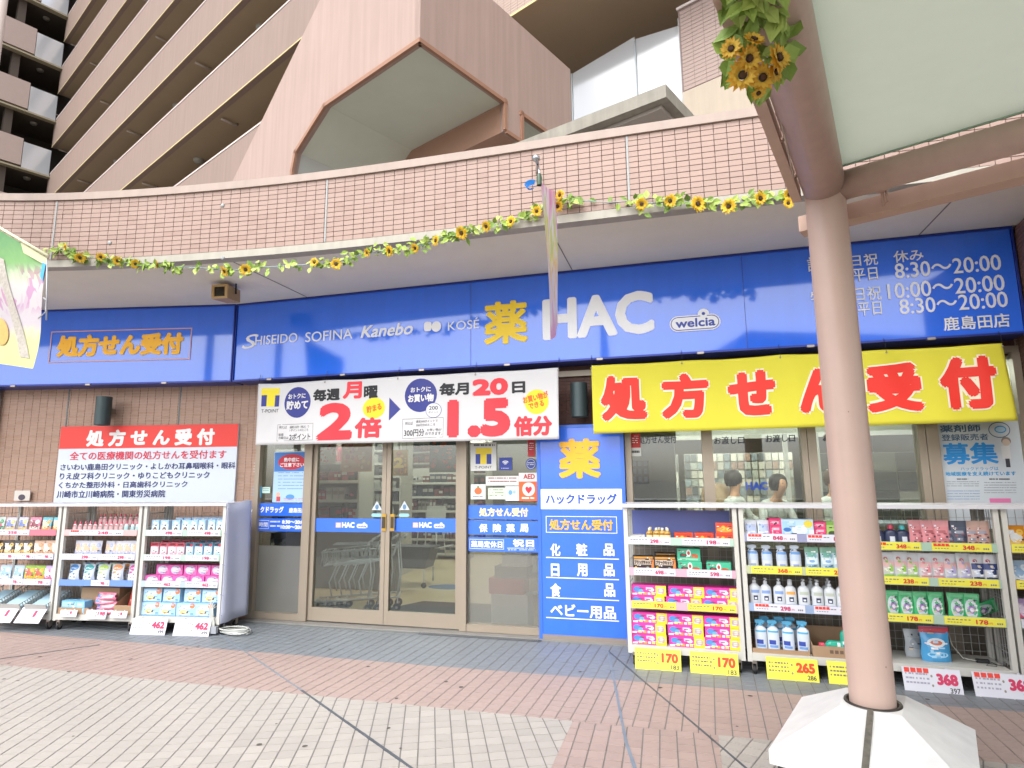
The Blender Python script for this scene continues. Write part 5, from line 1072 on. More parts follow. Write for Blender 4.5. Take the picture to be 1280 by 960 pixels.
reg('greenpouch', 'pouch', pouch(.115, .2, .06, '#44b070', [(.14, .8, .08, .8, 'e', '#c4ccd4'), (.3, .68, .3, .6, 'e', '#8c6aa8'), (.38, .6, .36, .5, 'e', '#d8d0e0'), (.1, .9, .86, .96, 'r', '#68c088')], gloss=.2))
reg('bluebag', 'pouch', pouch(.2, .25, .09, '#4a9cd0', [(0.0, 1, .82, .99, 'r', '#b83040'), (.2, .8, .42, .68, 'e', '#d8e4ea'), (.3, .7, .48, .62, 'e', '#d06a40'), (.15, .85, .12, .3, 'e', '#9ccbe6')], gloss=.15))
reg('greybag', 'pouch', pouch(.16, .2, .07, '#a8aeb4', [(.2, .8, .3, .7, 'e', '#8c949c')], gloss=.2))
reg('whiteblue', 'carton', carton(.088, .07, .15, '#b8ccdf', [(.0, 1, .72, 1, 'r', '#94b8d8'), (.12, .88, .0, .66, 'r', '#d2d8e0'), (.28, .72, .18, .5, 'e', '#3c3034'), (.38, .62, .12, .4, 'e', '#d8b8a8'), (.2, .8, .74, .86, 'r', '#d0dcea')]))
reg('pinkcarton', 'carton', carton(.088, .07, .165, '#d8b8c4', [(.0, 1, .78, 1, 'r', '#b82c40'), (.15, .85, .86, .95, 'r', '#38202c'), (.1, .9, .45, .72, 'r', '#ded8dc'), (0, 1, 0, .35, 'r', '#d890a4'), (.3, .7, .1, .28, 'e', '#e8c8d0')]))
reg('bluecarton', 'carton', carton(.088, .07, .165, '#b0cce0', [(.0, 1, .8, 1, 'r', '#2c5a70'), (.1, .6, .84, .95, 'r', '#182838'), (.6, .95, .78, .95, 'e', '#c03040'), (.1, .9, .45, .72, 'r', '#dce0e4'), (0, 1, 0, .35, 'r', '#8cbcdc')]))
reg('pinkwhite', 'carton', carton(.165, .1, .1, '#d05aa4', [(.1, .85, .05, .92, 'e', '#c4c8dc'), (.15, .7, .3, .7, 'e', '#d8d8e4'), (.7, .98, 0, .5, 'r', '#dc70b0'), (.3, .5, .1, .3, 'e', '#a8a8c8')]))
reg('bluewhite', 'carton', carton(.2, .1, .15, '#9cc4e0', [(.05, .75, .1, .9, 'r', '#b4d4ea'), (.2, .6, .15, .5, 'e', '#e0c870'), (.3, .5, .2, .4, 'e', '#c89058'), (.15, .7, .58, .8, 'r', '#d8e8f2'), (.7, .98, .6, 1, 'e', '#e08050'), (.0, 1, 0, .06, 'r', '#5a8cc0')]))
for key, bc, p1, p2 in (('bagmix1', '#b8c8c4', '#3c8a58', '#c04868'), ('bagmix2', '#b8b8d0', '#d8b850', '#6878b0'), ('bagmix3', '#c87890', '#d8d0c0', '#783040'), ('bagmix4', '#5aa8b8', '#e09030', '#d8c8a0'), ('bagblack', '#3c3028', '#d8b060', '#d0d0c8'), ('baggold', '#c8a890', '#b88858', '#d8d4c8'), ('bagblue', '#a8c4dc', '#d8e2ea', '#88a8c8'), ('baglime', '#8cb040', '#e0a830', '#c05038'), ('baglilac', '#b8a0cc', '#d05878', '#d8c8dc'), ('bagwhite', '#c8cad4', '#9aa8c8', '#d8b090'), ('bagorange', '#d8902c', '#e0b850', '#d0d4d8')):
    reg(key, 'pouch', pouch(.13, .18, .06, bc, [(.05, .95, .1, .45, 'r', p1), (.2, .8, .3, .7, 'e', p2), (.55, .9, .6, .85, 'e', p1), (.1, .45, .62, .82, 'r', p2)], gloss=.2))
reg('slimtube', 'tube', bottle(.024, .135, '#c8b8b8', '#d0a8a8', 'cap', '#c8506a', (.2, .55), [(.6, .68, '#b83a48', 220, 320), (.1, .2, '#b88888', 230, 310)]))
reg('slimtube2', 'tube', bottle(.024, .135, '#b8c8cc', '#9ccac8', 'cap', '#c8506a', (.2, .55), [(.1, .2, '#8098b8', 230, 310)]))
for key, tc in (('refillblue', '#3f86c8'), ('refillcyan', '#17a0a0'), ('refilllime', '#a8cc3c'), ('refillorange', '#e08a28'), ('refillpink', '#d83898')): reg(key, 'pouch', pouch(.14, .2, .08, '#bfc8d6', [(.1, .9, .68, .98, 'e', tc), (.15, .85, .15, .5, 'r', '#d0d8e2'), (.2, .5, .55, .66, 'e', tc)], gloss=.12))
reg('skypack', 'carton', carton(.3, .14, .13, '#7ab4dc', [(.04, .3, .1, .45, 'r', '#9ccbe8'), (.35, .62, .1, .45, 'r', '#9ccbe8'), (.67, .96, .1, .45, 'r', '#9ccbe8'), (.04, .3, .55, .9, 'r', '#9ccbe8'), (.35, .62, .55, .9, 'r', '#9ccbe8'), (.67, .96, .55, .9, 'r', '#9ccbe8')]))
reg('pinkflat', 'pouch', pouch(.24, .07, .1, '#d87a94', [(.05, .3, .2, .8, 'e', '#5a88c8'), (.4, .9, .3, .7, 'r', '#e0b0bc')]))
reg('redpack', 'carton', carton(.14, .05, .24, '#c8382c', [(.1, .9, .7, .95, 'r', '#e06a50'), (.15, .85, .35, .6, 'e', '#d88a70'), (.1, .9, .05, .25, 'r', '#d85a48')]))
reg('bluetray', 'carton', carton(.26, .3, .05, '#a8c8d8', [(.1, .9, .2, .8, 'r', '#c8d8e0')]))
# ---- price strips, tags and hanging cards
m_green = C('#8fb8a4', .4)
def tag_strip(rk, P, x0, x1, z, col, price, label, sub=None, marks=False, edge=None):
    t = thing('price_tag', label, 'price tag', P.m(), 'price tags clipped to the rack shelves'); y = -.012
    MB().box(x0, x1, y, y+.002, z, z+.058).build('tag_card', C(col, .45), t)
    hot = C('#c83a30', .5) if col == '#ddd646' else C('#b83060', .5); w_ = x1-x0
    b = MB(); put_text(b, price, x0+w_*.52, x0+w_*.72, z+.011, z+.043, y-.001, 0, fat=.04); put_text(b, '円', x0+w_*.74, x0+w_*.79, z+.013, z+.027, y-.001, 0, fat=.01); b.build('lettering', hot, t)
    rr = random.Random(label); b = MB()
    for k in range(6): a = x0+w_*(.05+.07*k); patch(b, a, a+w_*rr.uniform(.03, .06), z+.034, z+.041, y-.0008)
    for k in range(3): a = x0+w_*(.86+.035*k); patch(b, a, a+w_*.025, z+.014, z+.026, y-.0008)
    for k in range(5): a = x0+w_*(.05+.05*k); patch(b, a, a+w_*.03, z+.016, z+.021, y-.0008)
    b.build('small_print', C('#707078', .5), t)
    if marks:
        b = MB()
        for k in range(4): a = x0+.01+.026*k; patch(b, a, a+.022, z+.034, z+.054, y-.0012)
        b.build('sale_marks', C('#d83a28', .5), t)
def strips(key, P, Wd, zs, what, tagsets):
    rk = racks[key]
    for z, colr, nm, items in zip(zs, [t[0] for t in tagsets], [t[1] for t in tagsets], [t[2] for t in tagsets]):
        MB().box(.036, Wd-.036, -.009, -.001, z-.012, z+.052).build('price_rail', C(colr, .4), rk)
        for ti, (x0, x1, c, p, mk) in enumerate(items): tag_strip(rk, P, x0*Wd, x1*Wd, z-.008, c, p, f"{'yellow' if c == '#ddd646' else 'white'} tag reading {p}, {ORD[ti]} along the {nm}", marks=mk)
Yc, Wc = '#ddd646', '#cfcfd8'
def card(P, x, w_, h, col, price, sub, label, marks=False, jp=None, tilt=-14, z0=None, words=True):
    z0 = .155 if z0 is None else z0
    t = thing('price_card', label, 'price card', P.m() @ Matrix.Translation((x, -.03, z0)) @ Matrix.Rotation(R(tilt), 4, 'X'), 'large price cards hanging from the lowest shelves')
    MB().box(0, w_, 0, .004, -h, 0).build('card', C(col, .4), t); y = -.001
    hot = C('#c8401c', .5) if col == Yc else C('#c42a58', .5)
    if price: b = MB(); put_text(b, price, w_*.58, w_*(.94 if len(price) > 2 else .7), -h*.62, -h*.18, y, 0, fat=.05); b.build('lettering', hot, t)
    if sub: b = MB(); put_text(b, sub, w_*.78, w_*.95, -h*.9, -h*.7, y, 0, fat=.02); b.build('lettering', C('#3a3438', .5), t)
    rr = random.Random(label); b = MB()
    for r_, zz in enumerate((.28, .45, .62)):
        for k in range(7): a = w_*(.05+.06*k); patch(b, a, a+w_*rr.uniform(.02, .055), -h*zz, -h*(zz-.07), y)
    b.build('small_print', C('#6c6458', .5) if col == Yc else C('#9a98a8', .5), t)
    b = MB(); disc(b, w_*.5, -h*.3, .007, .009, y); b.build('printed_dot', C('#8a8070', .5), t); b = MB(); disc(b, w_*.5, -h*.66, .007, .009, y); b.build('printed_dot', C('#8a8070', .5), t)
    if marks:
        b = MB()
        for k in range(4): a = w_*(.04+.11*k); patch(b, a, a+w_*.09, -h*.2, -h*.02, y-.001)
        b.build('sale_marks', C('#d83a28', .5), t)
    h_ = MB(); h_.box(w_*.2, w_*.25, .004, .012, -.02, .01); h_.box(w_*.75, w_*.8, .004, .012, -.02, .01); h_.build('card_clip', C('#b8bcc0', .4), t)
def sh(z): return z+.0005
# ================= rack beside the blue board
P, Wd = RP_[0], .93; tg = 'blue board'
strips('s1', P, Wd, (1.0, .745, .475), tg, [('#a8c4b4', 'top shelf of the rack', [(.04, .42, Wc, '298', 0), (.52, .93, Wc, '198', 0)]), ('#c8a0b0', 'second shelf of the rack', [(.08, .45, Wc, '698', 0), (.55, .93, Wc, '598', 0)]), ('#c8a0b0', 'third shelf of the rack', [(.05, .44, Yc, '170', 0), (.54, .95, Yc, '170', 0)])])
MB().box(.04, Wd-.04, .36, .37, 1.02, 1.26).build('back_panel', C('#6f7cc0', .5), racks['s1'])
pl = 'on the top shelf beside the blue board'
row('whitetray', P, .11, .11, 1, .05, sh(1.0), 'low white tray of small packs', pl, None, 'tray'); row('goldbottle', P, .215, .37, 4, .05, sh(1.0), 'small gold bottle', pl, 'small gold bottles', 'bottle')
row('goldbottle', P, .22, .36, 3, .12, sh(1.0), 'rear small gold bottle', pl, 'small gold bottles', 'bottle')
row('orangebox', P, .5, .83, 3, .05, sh(1.0), 'orange box', pl, 'orange boxes', 'box'); row('orangebox', P, .84, .84, 1, .06, sh(1.086), 'orange box stacked on another', pl, 'orange boxes', 'box')
row('blackbox', P, .145, .335, 2, .05, sh(.745), 'black and gold insect bait box', 'on the second shelf beside the blue board', 'black boxes', 'box'); row('blackbox', P, .33, .33, 1, .18, .76, 'black box standing behind the others', 'on the second shelf', 'black boxes', 'box')
pl = 'on the second shelf beside the blue board'
row('greenbox', P, .535, .535, 1, .05, sh(.745), 'lower green box of the pair', pl, 'green boxes', 'box'); row('greenbox', P, .53, .53, 1, .05, .8515, 'upper green box of the pair', pl, 'green boxes', 'box'); row('greenbox', P, .765, .765, 1, .05, sh(.745), 'single green box', pl, 'green boxes', 'box')
for i, x in enumerate((.18, .475, .765)):
    st = ('stack by the blue board', 'middle stack', 'stack by the bottle rack')[i]
    for j in range(2): row('pinkbox', P, x+(.02 if j and i else 0), 0, 1, .035, .476+.0855*j, f"{('lower', 'upper')[j]} pink and yellow box, short {st}, third shelf", '', 'pink and yellow boxes', 'box', yaw=1.5)
    for j in range(3): row('pinkbox', P, x, 0, 1, .02, .1685+.0855*j, f"{('bottom', 'middle', 'top')[j]} pink and yellow box, tall {st}, bottom shelf", '', 'pink and yellow boxes', 'box', yaw=1.5)
card(P, .06, .37, .165, Yc, '170', '183', 'yellow price card reading 170 beside the tall blue board'); card(P, .5, .37, .17, Yc, '170', '183', 'yellow price card reading 170 beside the bottle rack')
# ================= rack half hidden by the post
P, Wd = RP_[1], .895; tg = 'post'
strips('s2', P, Wd, (1.045, .79, .5), tg, [('#8c90b0', 'top shelf of the bottle rack', [(.06, .48, Wc, '848', 1), (.56, .97, Wc, '848', 1)]), ('#b0b890', 'second shelf of the bottle rack', [(.08, .5, Yc, '368', 0), (.53, .96, Yc, '284', 0)]), ('#8ca0c0', 'third shelf of the bottle rack', [(.08, .5, Wc, '298', 1), (.57, .97, Wc, '298', 1)])])
for z_old, z_new in ((1.0, 1.045), (.745, .79), (.475, .5)):
    for o in [c for c in racks['s2'].children if c.name.startswith('shelf_board')]:
        if abs(o.data.vertices[4].co.z-z_old) < .002:
            for v in o.data.vertices: v.co.z += z_new-z_old
pl = 'on the top shelf of the bottle rack'
row('padpackb', P, .09, .19, 2, .05, sh(1.045), 'pale blue soft pack', pl, 'soft packs', 'pack'); row('pinkpack', P, .275, .275, 1, .04, sh(1.045), 'magenta pack beside the soft packs', pl, 'magenta packs', 'pack')
row('widepackblue', P, .445, .445, 1, .04, sh(1.045), 'wide pale blue pack with a yellow corner', pl, None, 'pack'); row('pinkpack', P, .61, .61, 1, .06, sh(1.045), 'magenta pack beside the green wide pack', pl, 'magenta packs', 'pack', sc=(1, 1, .85)); row('widepackgreen', P, .775, .775, 1, .05, sh(1.045), 'wide green pack', pl, None, 'pack')
pl = 'on the second shelf of the bottle rack'
row('triggerwhite', P, .09, .42, 4, .04, sh(.79), 'white trigger bottle with blue label', pl, 'white trigger bottles', 'spray bottle'); row('refillteal', P, .53, .53, 1, .05, sh(.79), 'lone pale refill pouch with green top', pl, 'pale refill pouches', 'refill pouch')
row('refillteal', P, .65, .84, 3, .05, sh(.79), 'green-topped pale pouch near the post', pl, 'pale refill pouches', 'refill pouch', yaw=12)
pl = 'on the third shelf of the bottle rack'
row('pumpblue', P, .09, .27, 3, .04, sh(.5), 'white bottle with blue print', pl, 'white bottles with blue print', 'bottle'); row('pumporange', P, .365, .365, 1, .04, sh(.5), 'white bottle with orange print', pl, None, 'bottle')
row('pumpgreen', P, .46, .83, 5, .035, sh(.5), 'white bottle with grey green print', pl, 'white bottles with grey print', 'bottle'); row('pumpgreen', P, .53, .75, 3, .13, sh(.5), 'rear white bottle with grey green print', pl, 'white bottles with grey print', 'bottle')
m_card = C('#a08468', .85, var=.06, scale=8)
def tray(name, label, P, x0, x1, y0, y1, z0, h, hb=None, cat='cardboard box'):
    t = thing(name, label, cat, P.m()); hb = hb or h; e = .004
    MB().box(x0, x1, y0, y1, z0, z0+e).build('bottom', m_card, t); MB().box(x0, x1, y0, y0+e, z0+e, z0+h).build('front_panel', m_card, t); MB().box(x0, x1, y1-e, y1, z0+e, z0+hb).build('back_panel', m_card, t)
    for a in (x0, x1-e): b = MB(); b.prism([(a, y0+e, z0+e), (a, y1-e, z0+e), (a, y1-e, z0+hb), (a, y0+e, z0+h)], (e, 0, 0)); b.build('side_panel', m_card, t)
    return t
tray('cardboard_tray', 'low cardboard tray holding the wrapped spray bottles', P, .04, .46, .01, .34, .1665, .035)
row('spraywrap', P, .11, .42, 4, .05, .172, 'spray bottle wrapped in blue plastic', 'in the low cardboard tray of the bottle rack', 'wrapped spray bottles', 'spray bottle', yaw=14, sc=(1, 1, 1.2)); row('spraywrap', P, .17, .36, 3, .17, .172, 'rear spray bottle wrapped in blue plastic', 'in the cardboard tray', 'wrapped spray bottles', 'spray bottle', yaw=14, sc=(1, 1, 1.2))
bx = tray('cardboard_box', 'printed cardboard box holding two green bottles beside the post', P, .48, .86, -.0, .36, .1665, .085, .16)
b = MB(); rr = random.Random(3)
for k in range(5): x = .6+.035*k; patch(b, x, x+.025, .2, .225, -.001)
frame_rect(b, .8, .84, .195, .235, .003, -.001); b.build('printed_marks', C('#6a5648', .8), bx)
row('greenbottle', P, .74, .74, 1, .06, .172, 'green bottle with a pink cap standing in the printed cardboard box', '', None, 'bottle')
inst('greenbottle', P.m() @ Matrix.Translation((.78, .09, .225)) @ Matrix.Rotation(R(-88), 4, 'Y'), 'green bottle with a pink cap lying on its side in the cardboard box', None, 'bottle')
card(P, .13, .37, .165, Yc, '265', '286', 'yellow price card reading 265 below the wrapped spray bottles'); card(P, .565, .36, .165, Yc, '7', None, 'yellow price card cut off by the pink post')
# ================= pouch rack
P, Wd = RP_[2], .9
strips('s3', P, Wd, (1.0, .745, .475), 'brick wall', [('#9cb8a4', 'top shelf of the pouch rack', [(.0+.04, .42, Yc, '348', 1), (.5, .92, Yc, '348', 1)]), ('#a0b8a8', 'second shelf of the pouch rack', [(.06, .45, Yc, '238', 0), (.52, .94, Yc, '238', 0)]), ('#a0b8a8', 'third shelf of the pouch rack', [(.06, .45, Yc, '178', 0), (.53, .95, Yc, '178', 0)])])
pl = 'on the top shelf of the pouch rack'
row('navybottle', P, .12, .12, 1, .05, sh(1.0), 'teal-capped navy bottle by the post', pl, None, 'bottle'); row('navybottle2', P, .21, .21, 1, .05, sh(1.0), 'navy bottle with red cap', pl, None, 'bottle'); row('navybottle', P, .3, .3, 1, .05, sh(1.0), 'teal-capped navy bottle by the pink pouches', pl, None, 'bottle')
row('pinkpouch', P, .385, .54, 3, .05, sh(1.0), 'salmon pink refill pouch', pl, 'salmon pink pouches', 'refill pouch'); row('navypouch', P, .6, .665, 2, .05, sh(1.0), 'slate blue refill pouch', pl, 'slate pouches', 'refill pouch'); row('tanpouch', P, .735, .81, 2, .05, sh(1.0), 'tan refill pouch', pl, 'tan pouches', 'refill pouch')
pl = 'on the second shelf of the pouch rack'
row('limepouch', P, .08, .33, 4, .05, sh(.745), 'silver pouch with lime green foot', pl, 'lime pouches', 'refill pouch'); row('rosepouch', P, .42, .5, 2, .05, sh(.745), 'silver pouch with rose foot', pl, 'rose pouches', 'refill pouch')
row('lilacpouch', P, .58, .67, 2, .05, sh(.745), 'silver pouch with lilac foot', pl, 'lilac pouches', 'refill pouch'); row('inkpouch', P, .75, .83, 2, .05, sh(.745), 'navy and white pouch', pl, 'navy and white pouches', 'refill pouch')
pl = 'on the third shelf of the pouch rack'
row('greenpouch', P, .07, .47, 5, .05, sh(.475), 'green and white pouch', pl, 'green and white pouches', 'refill pouch', sc=(.95, 1, 1)); row('greenpouch', P, .6, .69, 2, .06, sh(.475), 'green and white pouch past the gap', pl, 'green and white pouches', 'refill pouch')
inst('greenpouch', P.m() @ Matrix.Translation((.72, .2, .5)) @ Matrix.Rotation(R(68), 4, 'Y') @ Matrix.Rotation(R(20), 4, 'Z'), 'green and white pouch fallen on its side on the third shelf', None, 'refill pouch')
row('bluebag', P, .44, .44, 1, .1, .1665, 'blue detergent bag with a red top standing alone', 'on the bottom shelf', None, 'bag'); row('greybag', P, .34, .34, 1, .2, .1665, 'grey bag standing behind the blue detergent bag', '', None, 'bag')
t = thing('power_adapter', 'black adapter with a thin cable on the empty bottom shelf', 'adapter', P.m()); MB().box(.71, .79, .17, .2, .1665, .19).build('plug_body', m_black, t)
b = MB(); b.tube([(.6, .36, .34), (.6, .3, .25), (.64, .22, .18), (.71, .185, .178)], .004, 6); b.tube([(.79, .185, .178), (.82, .14, .172), (.8, .08, .172), (.74, .09, .172), (.78, .16, .172), (.85, .1, .172)], .002, 5, 1); b.build('cable', [C('#c4c4bc', .5), m_black], t)
card(P, .16, .37, .175, Wc, '368', '397', 'white price card reading 368 beside the pink post', True); card(P, .6, .37, .175, Wc, '368', '397', 'white price card reading 368 at the brick wall end', True)
# ================= rack at the photo edge
P, Wd = RP_[3], .75
strips('s4', P, Wd, (1.0, .745, .475), 'brick wall', [('#d0c080', 'top shelf of the end rack', [(.05, .5, Yc, '198', 0)]), ('#d0a060', 'second shelf of the end rack', [(.05, .5, Yc, '198', 0)]), ('#a0b8a8', 'third shelf of the end rack', [(.05, .5, Wc, '198', 0)])])
row('bagorange', P, .1, .55, 4, .05, sh(1.0), 'white and orange pouch', 'on the top shelf of the end rack', 'orange pouches', 'pouch'); row('bagblue', P, .1, .55, 4, .05, sh(.745), 'pale blue pouch', 'on the second shelf of the end rack', 'blue pouches', 'pouch'); row('baglilac', P, .1, .55, 4, .05, sh(.475), 'lilac pouch', 'on the third shelf of the end rack', 'lilac pouches', 'pouch')
tray('cardboard_box', 'cardboard box on the bottom shelf of the end rack', P, .06, .4, .02, .3, .1665, .12)
# ================= racks under the clinic board: cloth-covered one first
P, Wd = RL_[0], .955
strips('l1', P, Wd, (1.0, .745, .475), 'cloth cover', [('#a8c8b4', 'top shelf of the covered rack', [(.06, .5, Wc, '498', 0), (.56, .95, Wc, '498', 0)]), ('#a8c8b4', 'second shelf of the covered rack', [(.06, .5, Wc, '198', 0), (.56, .95, Wc, '198', 0)]), ('#a8b8c4', 'third shelf of the covered rack', [(.1, .52, Wc, '462', 0), (.58, .96, Wc, '462', 0)])])
pl = 'on the top shelf of the covered rack'
row('whiteblue', P, .1, .2, 2, .05, sh(1.0), 'white and blue box before the gap', pl, 'white and blue boxes', 'box'); row('whiteblue', P, .35, .85, 6, .05, sh(1.0), 'white and blue box after the gap', pl, 'white and blue boxes', 'box')
row('whiteblue', P, .3, .87, 7, .17, 1.02, 'rear white and blue box', pl, 'white and blue boxes', 'box')
pl = 'on the second shelf of the covered rack'
row('pinkcarton', P, .12, .42, 4, .05, sh(.745), 'pink carton with red top', pl, 'pink cartons', 'box'); row('bluecarton', P, .52, .84, 4, .05, sh(.745), 'pale blue carton with dark top', pl, 'pale blue cartons', 'box'); row('pinkcarton', P, .14, .5, 4, .18, .76, 'rear pink carton', pl, 'pink cartons', 'box'); row('bluecarton', P, .6, .86, 3, .18, .76, 'rear pale blue carton', pl, 'pale blue cartons', 'box')
pl = 'on the third shelf of the covered rack'
row('pinkwhite', P, .12, .82, 5, .04, sh(.475), 'lower pink and white box', pl, 'pink and white boxes', 'box'); row('pinkwhite', P, .2, .84, 5, .09, .5765, 'upper pink and white box', pl, 'pink and white boxes', 'box', sc=(.92, 1, 1))
pl = 'on the bottom of the covered rack'
row('bluewhite', P, .13, .76, 4, .03, .1665, 'lower sky blue box', pl, 'sky blue boxes', 'box', sc=(1, 1, .9)); row('bluewhite', P, .14, .82, 4, .04, .3025, 'upper sky blue box', pl, 'sky blue boxes', 'box', sc=(1, 1, .9))
card(P, .0, .4, .16, Wc, '462', '499', 'white price card reading 462 beside the cardboard boxes'); card(P, .49, .4, .16, Wc, '462', '499', 'white price card reading 462 beside the coiled cable')
# middle rack
P = RL_[1]
strips('l2', P, Wd, (1.0, .745, .475), 'cloth cover', [('#d0a8a8', 'top shelf of the middle rack', [(.12, .8, Wc, '248', 1)]), ('#c0c0d0', 'second shelf of the middle rack', [(.08, .5, Wc, '298', 0), (.55, .94, Wc, '298', 0)]), ('#6a8cd0', 'third shelf of the middle rack', [(.45, .68, Wc, '98', 0)])])
pl = 'on the top shelf of the middle rack'
row('slimtube', P, .1, .66, 10, .05, sh(1.0), 'slim white tube with red cap', pl, 'slim red capped tubes', 'tube'); row('slimtube2', P, .72, .87, 3, .05, sh(1.0), 'slim pale green tube', pl, 'slim green tubes', 'tube'); row('slimtube', P, .3, .87, 10, .16, 1.07, 'raised rear tube with red cap', pl, 'slim red capped tubes', 'tube')
MB().box(.25, .92, .13, .24, 1.0005, 1.0695).build('riser', m_rack, racks['l2'])
pl = 'on the second shelf of the middle rack'
row('bagwhite', P, .16, .36, 3, .06, sh(.745), 'white sachet before the gap', pl, 'white sachets', 'sachet', yaw=15); row('bagwhite', P, .52, .86, 5, .06, sh(.745), 'white sachet after the gap', pl, 'white sachets', 'sachet', yaw=15)
pl = 'on the third shelf of the middle rack'
for i, (k, nm) in enumerate((('refillblue', 'blue'), ('refillcyan', 'turquoise'), ('refilllime', 'lime'), ('refillorange', 'orange'), ('refillpink', 'magenta'))):
    row(k, P, .11+.18*i, .0, 1, .06, sh(.475), f'white refill bag with a {nm} top', pl, 'refill bags', 'refill pouch', yaw=6); row(k, P, .18+.165*i, .0, 1, .16, sh(.475), f'rear refill bag with a {nm} top', pl, 'refill bags', 'refill pouch', yaw=6)
tray('cardboard_box', 'tall open cardboard box behind the pink packets of the middle rack', P, .2, .66, .13, .38, .1665, .26)
tray('cardboard_tray', 'cardboard tray with light blue packs in the middle rack', P, .06, .42, .0, .12, .1665, .07)
row('skypack', P, .22, .22, 1, .01, .172, 'light blue multipack in the cardboard tray', 'of the middle rack', None, 'box', sc=(1, .7, 1))
for k in range(4): row('pinkflat', P, .56, .56, 1, .02, .167+.05*k, f'{ORD[k]} flat pink packet from the bottom of its pile', 'in the middle rack', 'flat pink packets', 'packet', yaw=8)
tray('cardboard_box', 'slanted cardboard box with a red pack in the middle rack', P, .7, .92, .02, .34, .1665, .1, .26)
row('redpack', P, .82, .82, 1, .12, .172, 'red pack leaning in the slanted cardboard box', 'of the middle rack', None, 'box', tilt=R(-14))
card(P, .12, .2, .07, Wc, '98', None, 'small white card in front of the light blue multipack', z0=.22); card(P, .43, .24, .09, Wc, '198', None, 'white price card reading 198 below the flat pink packets', z0=.225); card(P, .72, .19, .07, Wc, '98', None, 'small white card in front of the red pack', z0=.22)
# far rack
P = RL_[2]
strips('l3', P, Wd, (1.0, .745, .475), 'cloth cover', [('#d87080', 'top shelf of the far rack', [(.04, .62, Wc, '358', 0)]), ('#b8b8d8', 'second shelf of the far rack', [(.02, .24, Wc, '98', 0), (.26, .48, Wc, '98', 0), (.5, .72, Wc, '98', 0), (.74, .96, Wc, '98', 0)]), ('#b8b8d8', 'third shelf of the far rack', [(.02, .3, Wc, '78', 0), (.34, .6, Wc, '78', 0), (.64, .95, Wc, '98', 0)])])
pl = 'top shelf, far rack'
for i, (k, nm) in enumerate((('bagmix1', 'grey green'), ('bagmix2', 'lilac and yellow'), ('bagmix2', 'lilac'), ('bagmix3', 'pink and brown'), ('bagmix4', 'turquoise and orange'), ('bagmix4', 'turquoise'))): row(k, P, .1+.152*i, 0, 1, .05, sh(1.0), f'{nm} pouch, {ORD[i]} from the photo edge', pl, None, 'pouch', yaw=8)
pl = 'on the second shelf of the far rack'
row('bagblack', P, .12, .52, 4, .05, sh(.745), 'black and gold pouch', pl, 'black and gold pouches', 'pouch', yaw=8); row('baggold', P, .64, .87, 3, .05, sh(.745), 'beige and gold pouch', pl, 'beige pouches', 'pouch', yaw=8)
pl = 'on the third shelf of the far rack'
row('bagblue', P, .1, .42, 3, .05, sh(.475), 'crumpled pale blue bag', pl, 'pale blue bags', 'bag', yaw=10); row('baglime', P, .56, .68, 2, .05, sh(.475), 'green and yellow pouch', pl, 'green and yellow pouches', 'pouch', yaw=8); row('baglilac', P, .8, .88, 2, .05, sh(.475), 'lilac and pink pouch', pl, 'lilac pouches', 'pouch', yaw=8)
for i, x in enumerate((.04, .36, .68)):
    t = thing('wire_basket', f'sloping white basket, {ORD[i]} from the photo edge, at the bottom of the far rack', 'basket', P.m() @ Matrix.Translation((x, 0, .19)) @ Matrix.Rotation(R(22), 4, 'X'), 'sloping baskets'); b = MB()
    b.box(0, .25, -.02, .34, 0, .004); MB_ = b.build('basket_bottom', m_rack, t); b = MB()
    for yy in range(12): b.box(-.004, 0, -.02+.03*yy, -.012+.03*yy, 0, .09); b.box(.25, .254, -.02+.03*yy, -.012+.03*yy, 0, .09)
    b.box(-.005, .0, -.02, .34, .09, .098); b.box(.25, .255, -.02, .34, .09, .098); b.box(-.005, .255, -.026, -.0205, 0, .098); b.build('basket_side', m_rack2, t)
    inst('bluetray', P.m() @ Matrix.Translation((x+.125, .01, .2)) @ Matrix.Rotation(R(22), 4, 'X') @ Matrix.Diagonal((.85, 1, 1, 1)), f'pale blue packet in the {ORD[i]} sloping basket from the photo edge', None, 'packet')
card(P, .3, .3, .17, Wc, '88', None, 'first tilted white card below the sloping baskets, nearer the photo edge', tilt=-35, z0=.235); card(P, .64, .3, .17, Wc, '88', None, 'second tilted white card below the sloping baskets, nearer the middle rack', tilt=-35, z0=.235)
# ================================================================== WALL LAMPS, FLOODLIGHT, DRAIN, CABLE
def wall_lamp(label, M):
    t = thing('wall_lamp', label, 'wall lamp', M); b = MB(); b.lathe([(.085, -.17), (.085, .17)], 24); b.lathe([(0, .165), (.085, .17)], 24); b.lathe([(0, -.15), (.08, -.15), (.085, -.17)], 24); b.build('lamp_body', C('#3d4a4c', .4, .4), t)
    MB().box(-.04, .04, .08, .2, -.06, .06).build('wall_bracket', C('#2c3436', .5), t)
q = LP.loc(144, 516); wall_lamp('dark green cylindrical wall lamp above the red and white clinic board', LP.m() @ Matrix.Translation((q[0], -.2, q[1]+.0)) @ Matrix.Rotation(R(25), 4, 'Z'))
q = aty(724, 500, 6.0); wall_lamp('dark cylindrical wall lamp between the white and yellow banners', Matrix.Translation((q.x, 6.0, q.z)))
q = aty(284, 368, 5.25)
t = thing('floodlight', 'beige box floodlight with a dark front hanging from a black bracket under the balcony', 'floodlight', Matrix.Translation(q) @ Matrix.Rotation(R(8), 4, 'Z') @ Matrix.Rotation(R(4), 4, 'X'))
